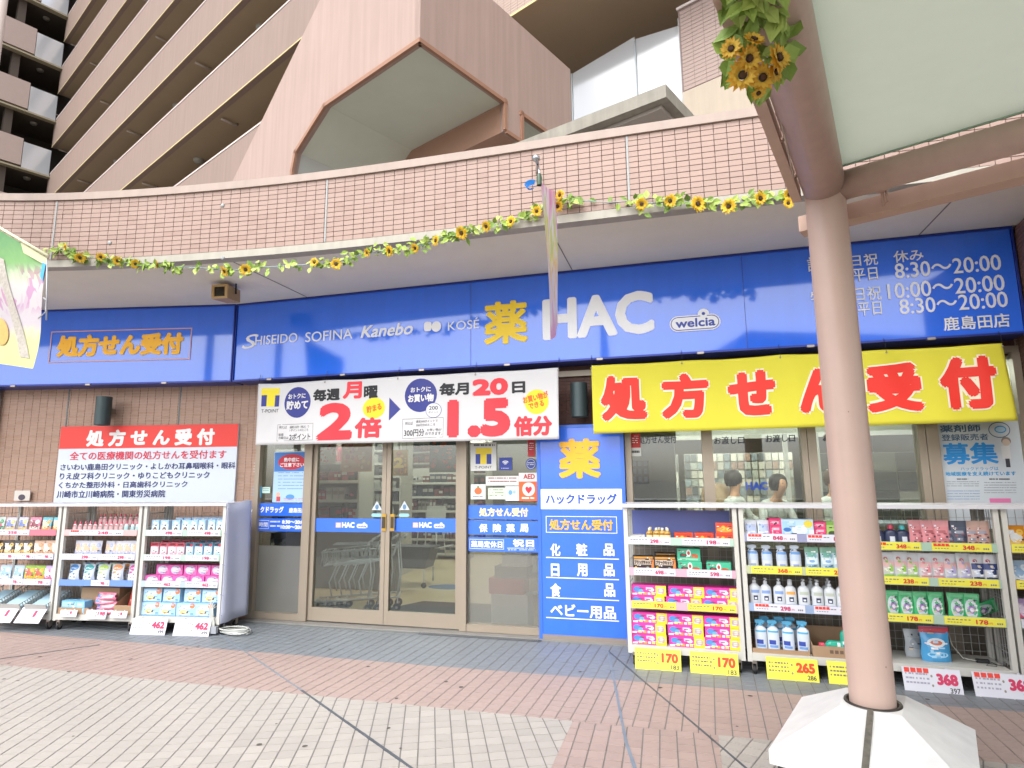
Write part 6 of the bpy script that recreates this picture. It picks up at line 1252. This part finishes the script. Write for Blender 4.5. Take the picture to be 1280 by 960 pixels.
b = MB(); h = .075; P8 = [(-.09, -.12, -h), (.09, -.12, -h), (.09, -.12, h), (-.09, -.12, h)]; Q8 = [(-.075, .12, -h*.9), (.075, .12, -h*.9), (.075, .12, h*.9), (-.075, .12, h*.9)]
b.face(P8); b.face(Q8[::-1])
for k in range(4): b.face([P8[k], Q8[k], Q8[(k+1) % 4], P8[(k+1) % 4]])
b.build('housing', C('#a88a5c', .5, var=.05), t); b = MB(); fr = [(-.088, -.073), (.088, -.073), (.088, .073), (-.088, .073)]
for a in ((-.09, .09, -.075, -.052), (-.09, .09, .052, .075), (-.09, -.062, -.052, .052), (.062, .09, -.052, .052)): b.box(a[0], a[1], -.14, -.1205, a[2], a[3])
b.build('front_bezel', C('#b89866', .5), t); MB().box(-.061, .061, -.128, -.121, -.051, .051).build('dark_lens', C('#2a2218', .15), t)
b = MB(); zt = 3.65-q.z; b.tube([(.1, 0, .0), (.1, 0, .12), (-.1, 0, .12), (-.1, 0, 0)], .01, 6); b.tube([(0, 0, .12), (0, .0, zt)], .014, 8); b.build('mounting_bracket', m_black, t)
# drain grate along the sill
t = thing('drain_grate', 'narrow grey slotted drain cover in front of the doors and stickered window', 'drain')
MB().box(-2.7, -1.42, 6.0, 6.1, -.002, .006).build('grate_frame', C('#55585a', .6, .3), t); b = MB()
for k in range(60):
    x = -2.68+.0207*k
    b.box(x, x+.009, 6.008, 6.092, .0062, .009)
b.build('grate_slat', C('#83868a', .5, .4), t)
struct(MB().box(-4.8, -2.72, 6.0, 6.058, -.002, .004).build('drain_channel', C('#6f7474', .6, var=.1), shop))
# coiled white cable
t = thing('cable_coil', 'white cable lying in loose loops on the ground beside the cloth-covered rack', 'cable', Matrix.Translation((-4.62, 5.55, .008)))
b = MB(); rr = random.Random(5); pts = []
for k in range(100):
    a = k*.33; rx = .15+.05*math.sin(k*.23); ry = .09+.03*math.sin(k*.31+1); pts.append((.08+rx*math.cos(a)+.03*math.sin(k*.1), .0+ry*math.sin(a), .004+.0005*k+.006*math.sin(k*.7)**2))
pts += [(-.1, .05, .05), (-.14, .12, .1), (-.12, .18, .2)]
b.tube(pts, .006, 6); b.build('cable', C('#c4c6c0', .45), t)
t = thing('hanging_cable', 'white cord hanging inside the bottom corner of the cloth-covered rack', 'cable', RL_[0].m()); b = MB()
for k in range(4): b.tube([(.86+.014*k, .0+.01*k, .34-.02*k), (.84+.015*k, -.015, .26), (.86+.012*k, -.02, .18), (.885+.01*k, -.02, .12), (.9+.008*k, -.03, .03)], .005, 6)
b.build('cord', C('#c6c8c0', .45), t); MB().box(.87, .95, -.04, -.0, .02, .09).build('plug_box', C('#9a9ea4', .5), t)
# pipe at the left wall edge
t = thing('drain_pipe', 'pale vertical pipe at the outer end of the brown brick wall', 'pipe'); q = LP.loc(3, 500); b = MB(); pp = LP.m() @ Vector((q[0]-.02, -.06, 0)); b.tube([(pp.x, pp.y, 0), (pp.x, pp.y, 2.7)], .045, 14); b.build('pipe', C('#b8aca4', .5), t)
# ================================================================== CANOPY ON THE ROUND PINK POST
m_post = C('#c2a79a', .5, var=.05, scale=5, bump=.04, bscale=40, coat=.1, stain=.1); m_post2 = C('#bd9f8e', .55, var=.05, scale=3, stain=.08)
canopy = thing('canopy', 'pink steel canopy with a pale roof panel on a round post', 'canopy')
CX, CY, CZ = .89, 3.8, 3.27
b = MB(); b.lathe([(.109, .36), (.109, 1.5), (.109, CZ)], 48, c=(CX, CY, 0)); b.build('round_post', m_post, canopy)
for (an, zz, rr_) in ((-60, .58, .004), (-95, 1.9, .003)):
    a = R(an); b = MB(); p = Vector((CX+.1095*math.cos(a), CY+.1095*math.sin(a), zz)); tx = Vector((-math.sin(a), math.cos(a), 0)); b.face([p+tx*(rr_*math.cos(k))+Vector((0, 0, rr_*1.3*math.sin(k))) for k in (0, 1, 2.2, 3, 4.1, 5.2)]); b.build('paint_chip', C('#8a7266', .8), canopy)
b = MB(); b.lathe([(.1115, CZ-.012), (.1145, CZ-.006), (.1115, CZ)], 48, c=(CX, CY, 0)); b.build('weld_ring', m_post2, canopy)
ur = Vector((.9135, -.4067, 0)); bd = Vector((-.285, -.958, 0)).normalized(); c0 = Vector((CX, CY, CZ+.0))
b = MB(); b.tube([c0+Vector((0, 0, -.01))-bd*.02, c0+bd*6.5], .115, 28); b.build('roof_beam', m_post, canopy)
b = MB(); b.tube([c0+Vector((0, 0, -.03)), c0+ur*4.5+Vector((0, 0, -.03))], .085, 24); b.build('roof_beam', m_post, canopy)
b = MB(); b.lathe([(.109, 0), (.12, .04), (.118, .09), (.08, .125), (0, .14)], 32, c=(CX, CY, CZ-.03)); b.build('joint_cap', m_post, canopy)
b = MB(); p0 = c0+Vector((0, 0, .07)); b.prism([p0+ur*.08+bd*.06, p0+ur*4.5+bd*.06, p0+ur*5.5+bd*6, p0+ur*.08+bd*6.4], (0, 0, .05)); b.build('roof_panel', translucent_mat('#d4d9d0', .55), canopy)
b = MB()
for (a, c) in ((p0+ur*.08+bd*.06, p0+ur*4.5+bd*.06), (p0+ur*.1+bd*.08, p0+ur*.1+bd*6.4)):
    d = (c-a).normalized(); n = Vector((-d.y, d.x, 0)); 
    if n.dot(ur+bd) > 0: n = -n
    b.prism([a+Vector((0, 0, -.008)), c+Vector((0, 0, -.008)), c+n*.012+Vector((0, 0, -.008)), a+n*.012+Vector((0, 0, -.008))], (0, 0, .05))
b.build('panel_edge', C('#8fae98', .5), canopy)
# box rails beyond the beams, carried on brackets
def rail(a, c, h, w_, name='box_rail'):
    d = (c-a).normalized(); n = Vector((-d.y, d.x, 0))*w_/2; b = MB(); b.prism([a-n, c-n, c+n, a+n], (0, 0, h)); return b.build(name, m_post2, canopy)
v_ = Vector((.4067, .9135, 0)); s = c0+v_*.2
rail(s-ur*.19+Vector((0, 0, -.19)), s+ur*4.5+Vector((0, 0, -.19)), .1, .12)
for k in range(6):
    b = MB(); a = s+ur*(.28+.72*k)-v_*.115+Vector((0, 0, -.09)); d = ur*.008
    b.prism([a-d, a+d, a+d+v_*.1+Vector((0, 0, -.02)), a-d+v_*.1+Vector((0, 0, -.02))], (0, 0, -.05)); b.tube([a+Vector((0, 0, .06)), a+Vector((0, 0, -.09))], .007, 6); b.tube([a+ur*.02+Vector((0, 0, .0)), a+ur*.02+Vector((0, 0, -.07))], .006, 6)
    b.prism([a-ur*.03, a+ur*.03, a+ur*.03-v_*.03, a-ur*.03-v_*.03], (0, 0, -.008)); b.build('rail_bracket', m_post2, canopy)
nb = Vector((bd.y, -bd.x, 0)); s2 = c0+nb*.15; rail(s2+bd*.02+Vector((0, 0, -.07)), s2+bd*6+Vector((0, 0, -.07)), .09, .05)
for k in range(7):
    b = MB(); a = c0+bd*(.3+.45*k)+nb*.1; b.tube([a+Vector((0, 0, -.02)), a+nb*.06+Vector((0, 0, -.06))], .012, 6); b.tube([a+nb*.03+bd*.15+Vector((0, 0, -.03)), a+nb*.034+bd*.15+Vector((0, 0, -.06))], .006, 6); b.build('rail_bracket', m_post2, canopy)
# painted concrete foot in two halves with a dark slot
foot = thing('post_base', 'white painted hexagonal concrete foot around the pink post, split by a dark slot', 'post base', Matrix.Translation((CX, CY, 0)))
m_foot = C('#dbdbd9', .6, var=.09, scale=6, bump=.12, bscale=70, stain=.08)
zo, zi, zr = .22, .375, .155
OUT = [(-.56, -.33), (.22, -.66), (.52, .19), (-.27, .5)]; TOP = [(-.18, -.095), (.085, -.17), (.2, .15), (-.075, .22)]
def v3(p, z): return Vector((p[0], p[1], z))
def foot_half(idx, mid):
    b = MB()
    for k in idx:
        k2 = (k+1) % 4; b.face([v3(OUT[k], zo), v3(OUT[k2], zo), v3(TOP[k2], zi), v3(TOP[k], zi)]); b.face([v3(OUT[k], zr), v3(OUT[k2], zr), v3(OUT[k2], zo), v3(OUT[k], zo)])
        c1, c2 = Vector(TOP[k]).normalized()*.132, Vector(TOP[k2]).normalized()*.132; N = 6; ring = [c1.lerp(c2, q/N).normalized()*.132 for q in range(N+1)]; edge = [Vector(TOP[k]).lerp(Vector(TOP[k2]), q/N) for q in range(N+1)]
        for q in range(N): b.face([v3(edge[q], zi), v3(edge[q+1], zi), v3(ring[q+1], zi), v3(ring[q], zi)])
    return b
for ix in ((0, 1), (2, 3)):
    o = foot_half(ix, 0).build('concrete_half', m_foot, foot)
b = MB(); b.prism([v3(p, .0)*.93 for p in OUT], (0, 0, .154)); b.build('recessed_plinth', C('#3a3534', .8), foot)
b = MB(); b.lathe([(.118, .3), (.118, zi+.006), (.134, zi+.008), (.136, zi), (.134, .3)], 40); b.build('steel_collar', C('#4a4540', .45, .6, var=.2, scale=20), foot)
fo = Vector((CX, CY, 0)); A3, B3, C3 = v3(OUT[0], zo)+fo, v3(OUT[1], zo)+fo, v3(TOP[0], zi)+fo; fn_ = (B3-A3).cross(C3-A3).normalized()
up_ = fn_*.004 if fn_.z > 0 else -fn_*.004
P4 = [atp(x, y, A3+up_, fn_)-fo for x, y in ((1084, 886.5), (1091.5, 887.5), (1085.5, 966), (1076, 966))]
b = MB(); b.prism(P4[::-1], -up_*3); b.build('dark_slot', C('#6a675e', .5, .3, var=.5, scale=30), foot)
# ================================================================== SUNFLOWERS
def sunflower_mesh(seed, petal='#e2c228', petal2='#d8ac20'):
    rr = random.Random(seed); b = MB(); n = 15
    for ring, (r, zt, c) in enumerate(((1, .1, 0), (.82, .3, 1))):
        for k in range(n):
            a = 2*math.pi*(k+.5*ring)/n+rr.uniform(-.08, .08); L = r*rr.uniform(.85, 1.1); wd = .17; ca, sa = math.cos(a), math.sin(a); up = zt+rr.uniform(-.15, .2)
            P = lambda q, s, z: (q*ca-s*sa, q*sa+s*ca, z)
            b.face([P(.3, -.06, .05), P(.62*L, -wd, up*.5), P(L, 0, up*.7), P(.62*L, wd, up*.5), P(.3, .06, .05)][::1], c)
    b.lathe([(.27, .02), (.27, .12), (.2, .2), (.1, .2), (0, .17)], 14, 2); b.lathe([(.2, .203), (.1, .22), (0, .22)], 10, 3)
    for k in range(16): a = k*2.4; r = .24+.03*rr.random(); b.box(-.02, .02, -.02, .02, .12, .2, 3, Matrix.Translation((r*math.cos(a), r*math.sin(a), 0)))
    return b, [C(petal, .6, rnd=.08), C(petal2, .6, rnd=.08), C('#2c1a10', .8), C('#4a3018', .8)]
def leaf_faces(b, c, d, up, L, wd, mi=0):
    d = d.normalized(); s = d.cross(up).normalized(); u2 = s.cross(d)
    pts = [(0, 0, 0), (.25, .38, .05), (.55, .5, .02), (1, 0, -.12), (.55, -.5, .02), (.25, -.38, .05)]; mid = [(0, 0), (.3, -.05), (.6, -.07), (1, -.12)]
    q = [c+d*(x*L)+s*(y*wd)+u2*(z*L) for x, y, z in pts]; m1 = c+d*(.3*L)-u2*(.06*L); m2 = c+d*(.6*L)-u2*(.08*L)
    b.face([q[0], q[1], q[2], m2, m1], mi); b.face([q[2], q[3], m2], mi); b.face([q[0], m1, m2, q[4], q[5]], mi); b.face([m2, q[3], q[4]], mi)
gpx = [(62, 313), (82, 311), (100, 322), (126, 322), (147, 328), (169, 331), (197, 332), (225, 334), (255, 335), (281, 338), (307, 337), (330, 334), (360, 332), (393, 330), (420, 328), (459, 316), (487, 313), (519, 309), (545, 302), (577, 291), (608, 283), (639, 276), (671, 264), (690, 254), (700, 247), (730, 251), (760, 253), (785, 252), (802, 254), (838, 252), (872, 254), (911, 256), (950, 249), (987, 246)]
gar = thing('sunflower_garland', 'long artificial sunflower garland strung along the lower edge of the tiled balcony', 'garland')
gp = [on_arc(x, y, .05) for x, y in gpx]
b = MB(); b.tube(gp, .004, 6); b.build('garland_cord', C('#8aa0a0', .5), gar)
lv = MB(); rr = random.Random(11)
dens = {25: 1.2}
for k in range(len(gp)-1):
    a, c = gp[k], gp[k+1]; d = c-a; Ls = d.length; n = int(Ls/.009)
    gap = gpx[k][0]; sparse = .25 if gap in (225, 255, 330, 360, 730, 760) else (1 if gap < 220 else .8)
    for i in range(n):
        if rr.random() > sparse: continue
        p = a+d*rr.random()+Vector((rr.uniform(-.02, .02), rr.uniform(-.03, .02), rr.gauss(0, .022))); dd = Vector((rr.uniform(-1, 1), rr.uniform(-.9, .2), rr.uniform(-1, .7)))
        leaf_faces(lv, p, dd, Vector((rr.uniform(-.4, .4), -1, rr.uniform(-.2, .8))), rr.uniform(.045, .08), rr.uniform(.034, .055), rr.randrange(3))
stuff(lv.build('leaves', [C('#8fa848', .6), C('#6d8a3a', .6), C('#a8b860', .6)], gar))
flw = [(82, 309, .8), (100, 322, 1), (126, 321, .9), (147, 326, .9), (169, 330, 1), (197, 331, 1), (281, 339, 1), (307, 337, 1), (393, 328, .9), (420, 330, 1), (459, 316, .8), (487, 314, 1), (519, 310, .8), (545, 301, 1.05), (577, 291, 1.15), (608, 283, 1), (639, 277, 1), (671, 264, .9), (700, 244, .9), (697, 258, .9), (802, 255, .9), (838, 251, 1.1), (872, 255, 1.15), (911, 258, 1.1), (950, 248, 1.15), (987, 243, 1), (985, 254, .9)]
fm = []
for sd_ in range(4): b, ms = sunflower_mesh(sd_); o = b.build('sunflower', ms); fm.append(o.data); bpy.data.objects.remove(o)
for k, (x, y, s) in enumerate(flw):
    p = on_arc(x, y, .1); o = link(bpy.data.objects.new('sunflower', fm[k % 4])); o.parent = gar; s *= .055*rr.uniform(.9, 1.12)
    yaw = rr.uniform(-35, 35) if x > 250 else rr.uniform(20, 80)*rr.choice((-1, 1)); o.matrix_local = Matrix.Translation(p) @ Matrix.Rotation(R(yaw), 4, 'Z') @ Matrix.Rotation(R(rr.uniform(90, 125)), 4, 'X') @ Matrix.Scale(s, 4)
# bunch on the canopy beam
bun = thing('sunflower_bunch', 'thick bunch of artificial sunflowers and big leaves tied to the pink canopy beam', 'garland')
def bpt(px, py, dpt): d = ray(px, py); return CAM+d*(dpt/d.dot(fw))
LM = [C('#93ad50', .55), C('#7b963f', .55), C('#a8bc60', .55)]
L_ = [(915, 12, -130, 20), (935, 8, -60, 10), (965, 5, -30, 0), (948, 30, -100, 5), (975, 40, -70, 0), (930, 55, -150, 0), (945, 10, -60, 10), (930, 25, -90, 30), (958, 25, -80, -20), (975, 20, -60, -30), (985, 25, 60, -50), (915, 40, -170, 20), (935, 50, -100, 0), (950, 70, -30, 10), (985, 62, 0, -10), (915, 100, -120, 10), (950, 110, -90, -20), (945, 118, -85, 10), (990, 85, -60, 0), (905, 55, 160, 0), (968, 100, -60, 0), (975, 60, 30, 5), (940, 0, 200, 10), (925, 5, -120, 0), (955, -5, -70, 10), (970, -8, -90, 0), (920, -15, -100, 0), (945, -25, -80, 0)]
for (x, y, ang, tw_) in L_:
    for q in range(4):
        c = bpt(x+rr.uniform(-10, 10), y+rr.uniform(-10, 10), 2.06+max(0, min(1, y/118))*.34+rr.uniform(-.04, .1)); a = R(ang+rr.uniform(-25, 25)); d = cr*math.cos(a)+cu*math.sin(a)+fw*rr.uniform(-.4, .4); lv = MB(); leaf_faces(lv, Vector(), d, (-fw+cr*rr.uniform(-.6, .6)+cu*rr.uniform(-.3, .6)), rr.uniform(.065, .11), rr.uniform(.045, .065), 0); lv.build('leaf', rr.choice(LM), bun, Matrix.Translation(c-d*.05))
for (x, y, s, tx, ty) in ((914, 61, .055, -35, 10), (936, 73, .055, 20, 25), (973, 72, .062, 35, 0), (928, 94, .06, -15, 25), (953, 97, .066, 0, 15), (969, 90, .05, 45, 20), (948, 116, .035, 10, 60), (942, 50, .05, 10, -40)):
    z = (-fw*1.0+cr*math.tan(R(tx))*.8-cu*math.tan(R(ty))*.8).normalized(); xx = cu.cross(z).normalized(); yy = z.cross(xx); M = Matrix((xx, yy, z)).transposed().to_4x4(); M.translation = bpt(x, y, 1.98+y/118*.24)
    b, ms = sunflower_mesh(x, '#cf9a24', '#d8b03c'); b.build('sunflower', ms, bun, M @ Matrix.Scale(s*rr.uniform(.72, .95), 4))
b = MB()
for k in range(22): c = bpt(961+rr.gauss(0, 5), 84+rr.gauss(0, 5), 2.2); b.lathe([(0, -.005), (.005, 0), (0, .005)], 6, c=c)
b.build('small_blossom', C('#d8d8c0', .6), bun)
b = MB(); b.tube([bpt(959, -10, 2.26), bpt(966, 25, 2.26), bpt(973, 54, 2.26)], .006, 6); b.tube([bpt(992, 82, 2.7), bpt(1003, 74, 2.62), bpt(1012, 60, 2.62), bpt(1013, 55, 2.7)], .005, 6); b.build('tie_cord', C('#c0b8a4', .5), bun)
b = MB(); b.tube([bpt(967, 118, 2.75), bpt(973, 140, 2.8), bpt(982, 175, 2.95), bpt(992, 222, 3.2)], .004, 6); b.build('hanging_cord', C('#b0a090', .6), bun)
# ================================================================== FLAG, PENNANT, RIBBON
def art_cloth(name):
    m = bpy.data.materials.new(name); m.use_nodes = True; return m, m.node_tree, m.node_tree.nodes['Principled BSDF']
def ramp(t, fac, stops):
    r = t.nodes.new('ShaderNodeValToRGB'); e = r.color_ramp.elements
    while len(e) > 1: e.remove(e[-1])
    e[0].position = stops[0][0]; e[0].color = (*lin(stops[0][1]), 1)
    for p, c in stops[1:]: k = e.new(p); k.color = (*lin(c), 1)
    t.links.new(fac, r.inputs[0]); return r.outputs[0]
FY = 3.6; fl = [aty(0, 288, FY), aty(57, 322, FY), aty(42, 461, FY), aty(0, 455, FY)]
TR_, BR_ = fl[1], fl[2]; slope = (fl[1]-fl[0]); TL_ = fl[1]-slope*1.25; BL_ = fl[2]+(fl[3]-fl[2])*1.25+Vector((-.1, 0, .02))
flag = thing('street_flag', 'printed street flag with purple flowers and green foliage hanging from a pole', 'flag')
def cloth_grid(c4, wave, nx=16, nz=22):
    b = MB()
    for j in range(nz+1):
        for i in range(nx+1):
            u_, v = i/nx, j/nz; p = (c4[3]*(1-u_)+c4[2]*u_)*(1-v)+(c4[0]*(1-u_)+c4[1]*u_)*v; b.v.append(tuple(p+wave(u_, v)))
    for j in range(nz):
        for i in range(nx): q = j*(nx+1)+i; b.f.append((q, q+1, q+nx+2, q+nx+1)); b.i.append(0); b.sm.append(True)
    return b
ff = lambda u_, v: Vector((0, .02*math.sin(u_*6+v*3)+.015*math.sin(v*7), 0))
mf, t_, bs = art_cloth('flag_print'); bs.inputs['Roughness'].default_value = .7
geo = t_.nodes.new('ShaderNodeTexCoord'); sep = t_.nodes.new('ShaderNodeSeparateXYZ'); t_.links.new(geo.outputs['Generated'], sep.inputs[0])
n1 = t_.nodes.new('ShaderNodeTexNoise'); n1.inputs['Scale'].default_value = 9; n1.inputs['Detail'].default_value = 5; t_.links.new(geo.outputs['Generated'], n1.inputs['Vector'])
n2 = t_.nodes.new('ShaderNodeTexVoronoi'); n2.inputs['Scale'].default_value = 13; t_.links.new(geo.outputs['Generated'], n2.inputs['Vector'])
ad = t_.nodes.new('ShaderNodeMath'); ad.operation = 'MULTIPLY_ADD'; ad.inputs[1].default_value = .16; t_.links.new(n1.outputs[0], ad.inputs[0]); t_.links.new(sep.outputs[2], ad.inputs[2])
base = ramp(t_, ad.outputs[0], [(0, '#b8ba74'), (.28, '#babc84'), (.36, '#aca4aa'), (.62, '#aaa8a4'), (.68, '#98ac70'), (.74, '#6a9456'), (1.0, '#4a7a4c')])
pur = ramp(t_, n2.outputs['Color'], [(0, '#a82c80'), (.3, '#984090'), (.42, '#aca8a8'), (1, '#aca8a8')]); zone = ramp(t_, sep.outputs[2], [(0, '#000000'), (.34, '#000000'), (.42, '#c0c0c0'), (.62, '#c0c0c0'), (.7, '#000000')])
mx = t_.nodes.new('ShaderNodeMix'); mx.data_type = 'RGBA'; t_.links.new(zone, mx.inputs[0]); t_.links.new(base, mx.inputs[6]); t_.links.new(pur, mx.inputs[7]); t_.links.new(mx.outputs[2], bs.inputs['Base Color'])
o = cloth_grid([TL_, TR_, BR_, BL_], ff).build('cloth', mf, flag)
def fpt(u_, v, y=-.006): p = (BL_*(1-u_)+BR_*u_)*(1-v)+(TL_*(1-u_)+TR_*u_)*v+ff(u_, v); p.y += y; return p
b = MB(); 
for k in range(12): v0, v1 = .80-.06*k, .74-.06*k; u0, u1 = .22+.045*k, .22+.045*(k+1); b.face([fpt(u0, v0), fpt(u0+.16, v0), fpt(u1+.16, v1), fpt(u1, v1)][::-1])
b.build('printed_stripe', C('#a09a90', .7, var=.35, scale=45), flag)
b = MB(); cx, cv = .28, .24; P = [fpt(cx+.19*math.cos(a*.35), cv+.1*math.sin(a*.35), -.008) for a in range(18)]; b.face(P); b.build('printed_disc', C('#d09a58', .7, var=.15, scale=30), flag)
b = MB(); b.face([fpt(0, .93), fpt(1, .93), fpt(1, 1), fpt(0, 1)]); b.build('top_hem', C('#b8b890', .6), flag)
b = MB(); top = fl[1]+Vector((.02, 0, -.02)); b.tube([top, aty(58, 400, FY)], .006, 8); b.tube([aty(54, 372, FY), aty(58, 375, FY), aty(57, 390, FY), aty(48, 398, FY)], .005, 6); b.build('hanging_rod', C('#a8aaac', .4, .4), flag)
b = MB(); b.tube([TL_+Vector((0, 0, .02)), TR_+Vector((.03, 0, .01))], .012, 8); b.build('top_rod', C('#c4c4a0', .5), flag)
b = MB(); b.face([aty(53, 328, FY), aty(57, 330, FY), aty(53, 352, FY), aty(50, 345, FY)]); b.build('blue_tie', C('#3f9ad8', .6), flag)
pq = aty(2, 40, FY+.1); t = thing('flag_pole', 'pale street pole just at the photo edge that carries the printed flag', 'pole'); b = MB(); b.tube([(pq.x-.07, FY+.1, 0), (pq.x-.07, FY+.1, 6.5)], .055, 16); b.build('pole', C('#b8aca4', .5), t); b = MB(); b.tube([(pq.x-.07, FY+.1, 3.95), TL_+Vector((0, 0, .03))], .014, 8); b.build('flag_arm', m_alu, t)
# pennant hanging from the balcony, seen almost edge on
pen = thing('hanging_pennant', 'narrow twisted pink and yellow pennant hanging from the balcony in front of the sign', 'pennant')
pa, pb = aty(677, 224, 4.05), aty(693, 238, 4.62); pc, pd = aty(699, 405, 4.62), aty(688, 424, 4.05)
mp_, t_, bs = art_cloth('pennant_print'); bs.inputs['Roughness'].default_value = .6; geo = t_.nodes.new('ShaderNodeTexCoord'); mpn = t_.nodes.new('ShaderNodeMapping'); mpn.inputs['Scale'].default_value = (2, 5, 2.2); t_.links.new(geo.outputs['Generated'], mpn.inputs[0])
n1 = t_.nodes.new('ShaderNodeTexNoise'); n1.inputs['Scale'].default_value = 1.7; n1.inputs['Detail'].default_value = 3; t_.links.new(mpn.outputs[0], n1.inputs['Vector'])
spz = t_.nodes.new('ShaderNodeSeparateXYZ'); t_.links.new(geo.outputs['Generated'], spz.inputs[0]); mm_ = t_.nodes.new('ShaderNodeMath'); mm_.operation = 'MULTIPLY_ADD'; mm_.inputs[1].default_value = .9; mm_.inputs[2].default_value = -.45; t_.links.new(n1.outputs[0], mm_.inputs[0]); adp = t_.nodes.new('ShaderNodeMath'); t_.links.new(mm_.outputs[0], adp.inputs[0]); t_.links.new(spz.outputs[2], adp.inputs[1])
t_.links.new(ramp(t_, adp.outputs[0], [(.08, '#d8a0cc'), (.2, '#dcd8e0'), (.34, '#d4cce0'), (.42, '#e0b860'), (.5, '#dcd8d0'), (.6, '#dccf60'), (.68, '#b8cc80'), (.76, '#e0dcdc'), (.86, '#e0b0cc'), (.97, '#dc90bc')]), bs.inputs['Base Color'])
pw = lambda u_, v: Vector((.012*math.sin(u_*5+v*4), 0, -.03*math.sin(u_*3)))
cloth_grid([pa, pb, pc, pd], pw, 12, 30).build('cloth', mp_, pen)
b = MB(); q1 = aty(672, 204, 4.1); b.tube([aty(671, 215, 4.72), q1, q1+Vector((.0, -.05, 0))], .013, 10); b.lathe([(0, .03), (.028, .015), (.03, -.01), (0, -.025)], 14, c=q1+Vector((0, -.05, .01))); b.tube([q1, aty(675, 222, 4.05)], .008, 6); b.build('chrome_bracket', C('#b4b8bc', .2, .9), pen)
b = MB(); b.lathe([(.018, -.06), (.02, 0), (.012, .03)], 12, c=aty(674, 222, 4.04)); b.build('green_weight', C('#38503c', .4), pen)
t = thing('blue_ribbon', 'curled bright blue plastic ribbon beside the pennant bracket', 'ribbon'); b = MB(); c_ = aty(664, 231, 4.3)
for k in range(12):
    a0, a1 = R(40+24*k), R(40+24*(k+1)); w0 = .012+.012*math.sin(k*.3)
    b.face([c_+Vector((.05*math.cos(a0), -.02+.01*k*.2, .035*math.sin(a0))), c_+Vector((.05*math.cos(a1), -.02, .035*math.sin(a1))), c_+Vector((.03*math.cos(a1), .01, .02*math.sin(a1)-w0)), c_+Vector((.03*math.cos(a0), .01, .02*math.sin(a0)-w0))])
b.build('ribbon', C('#2f8fe0', .4), t)
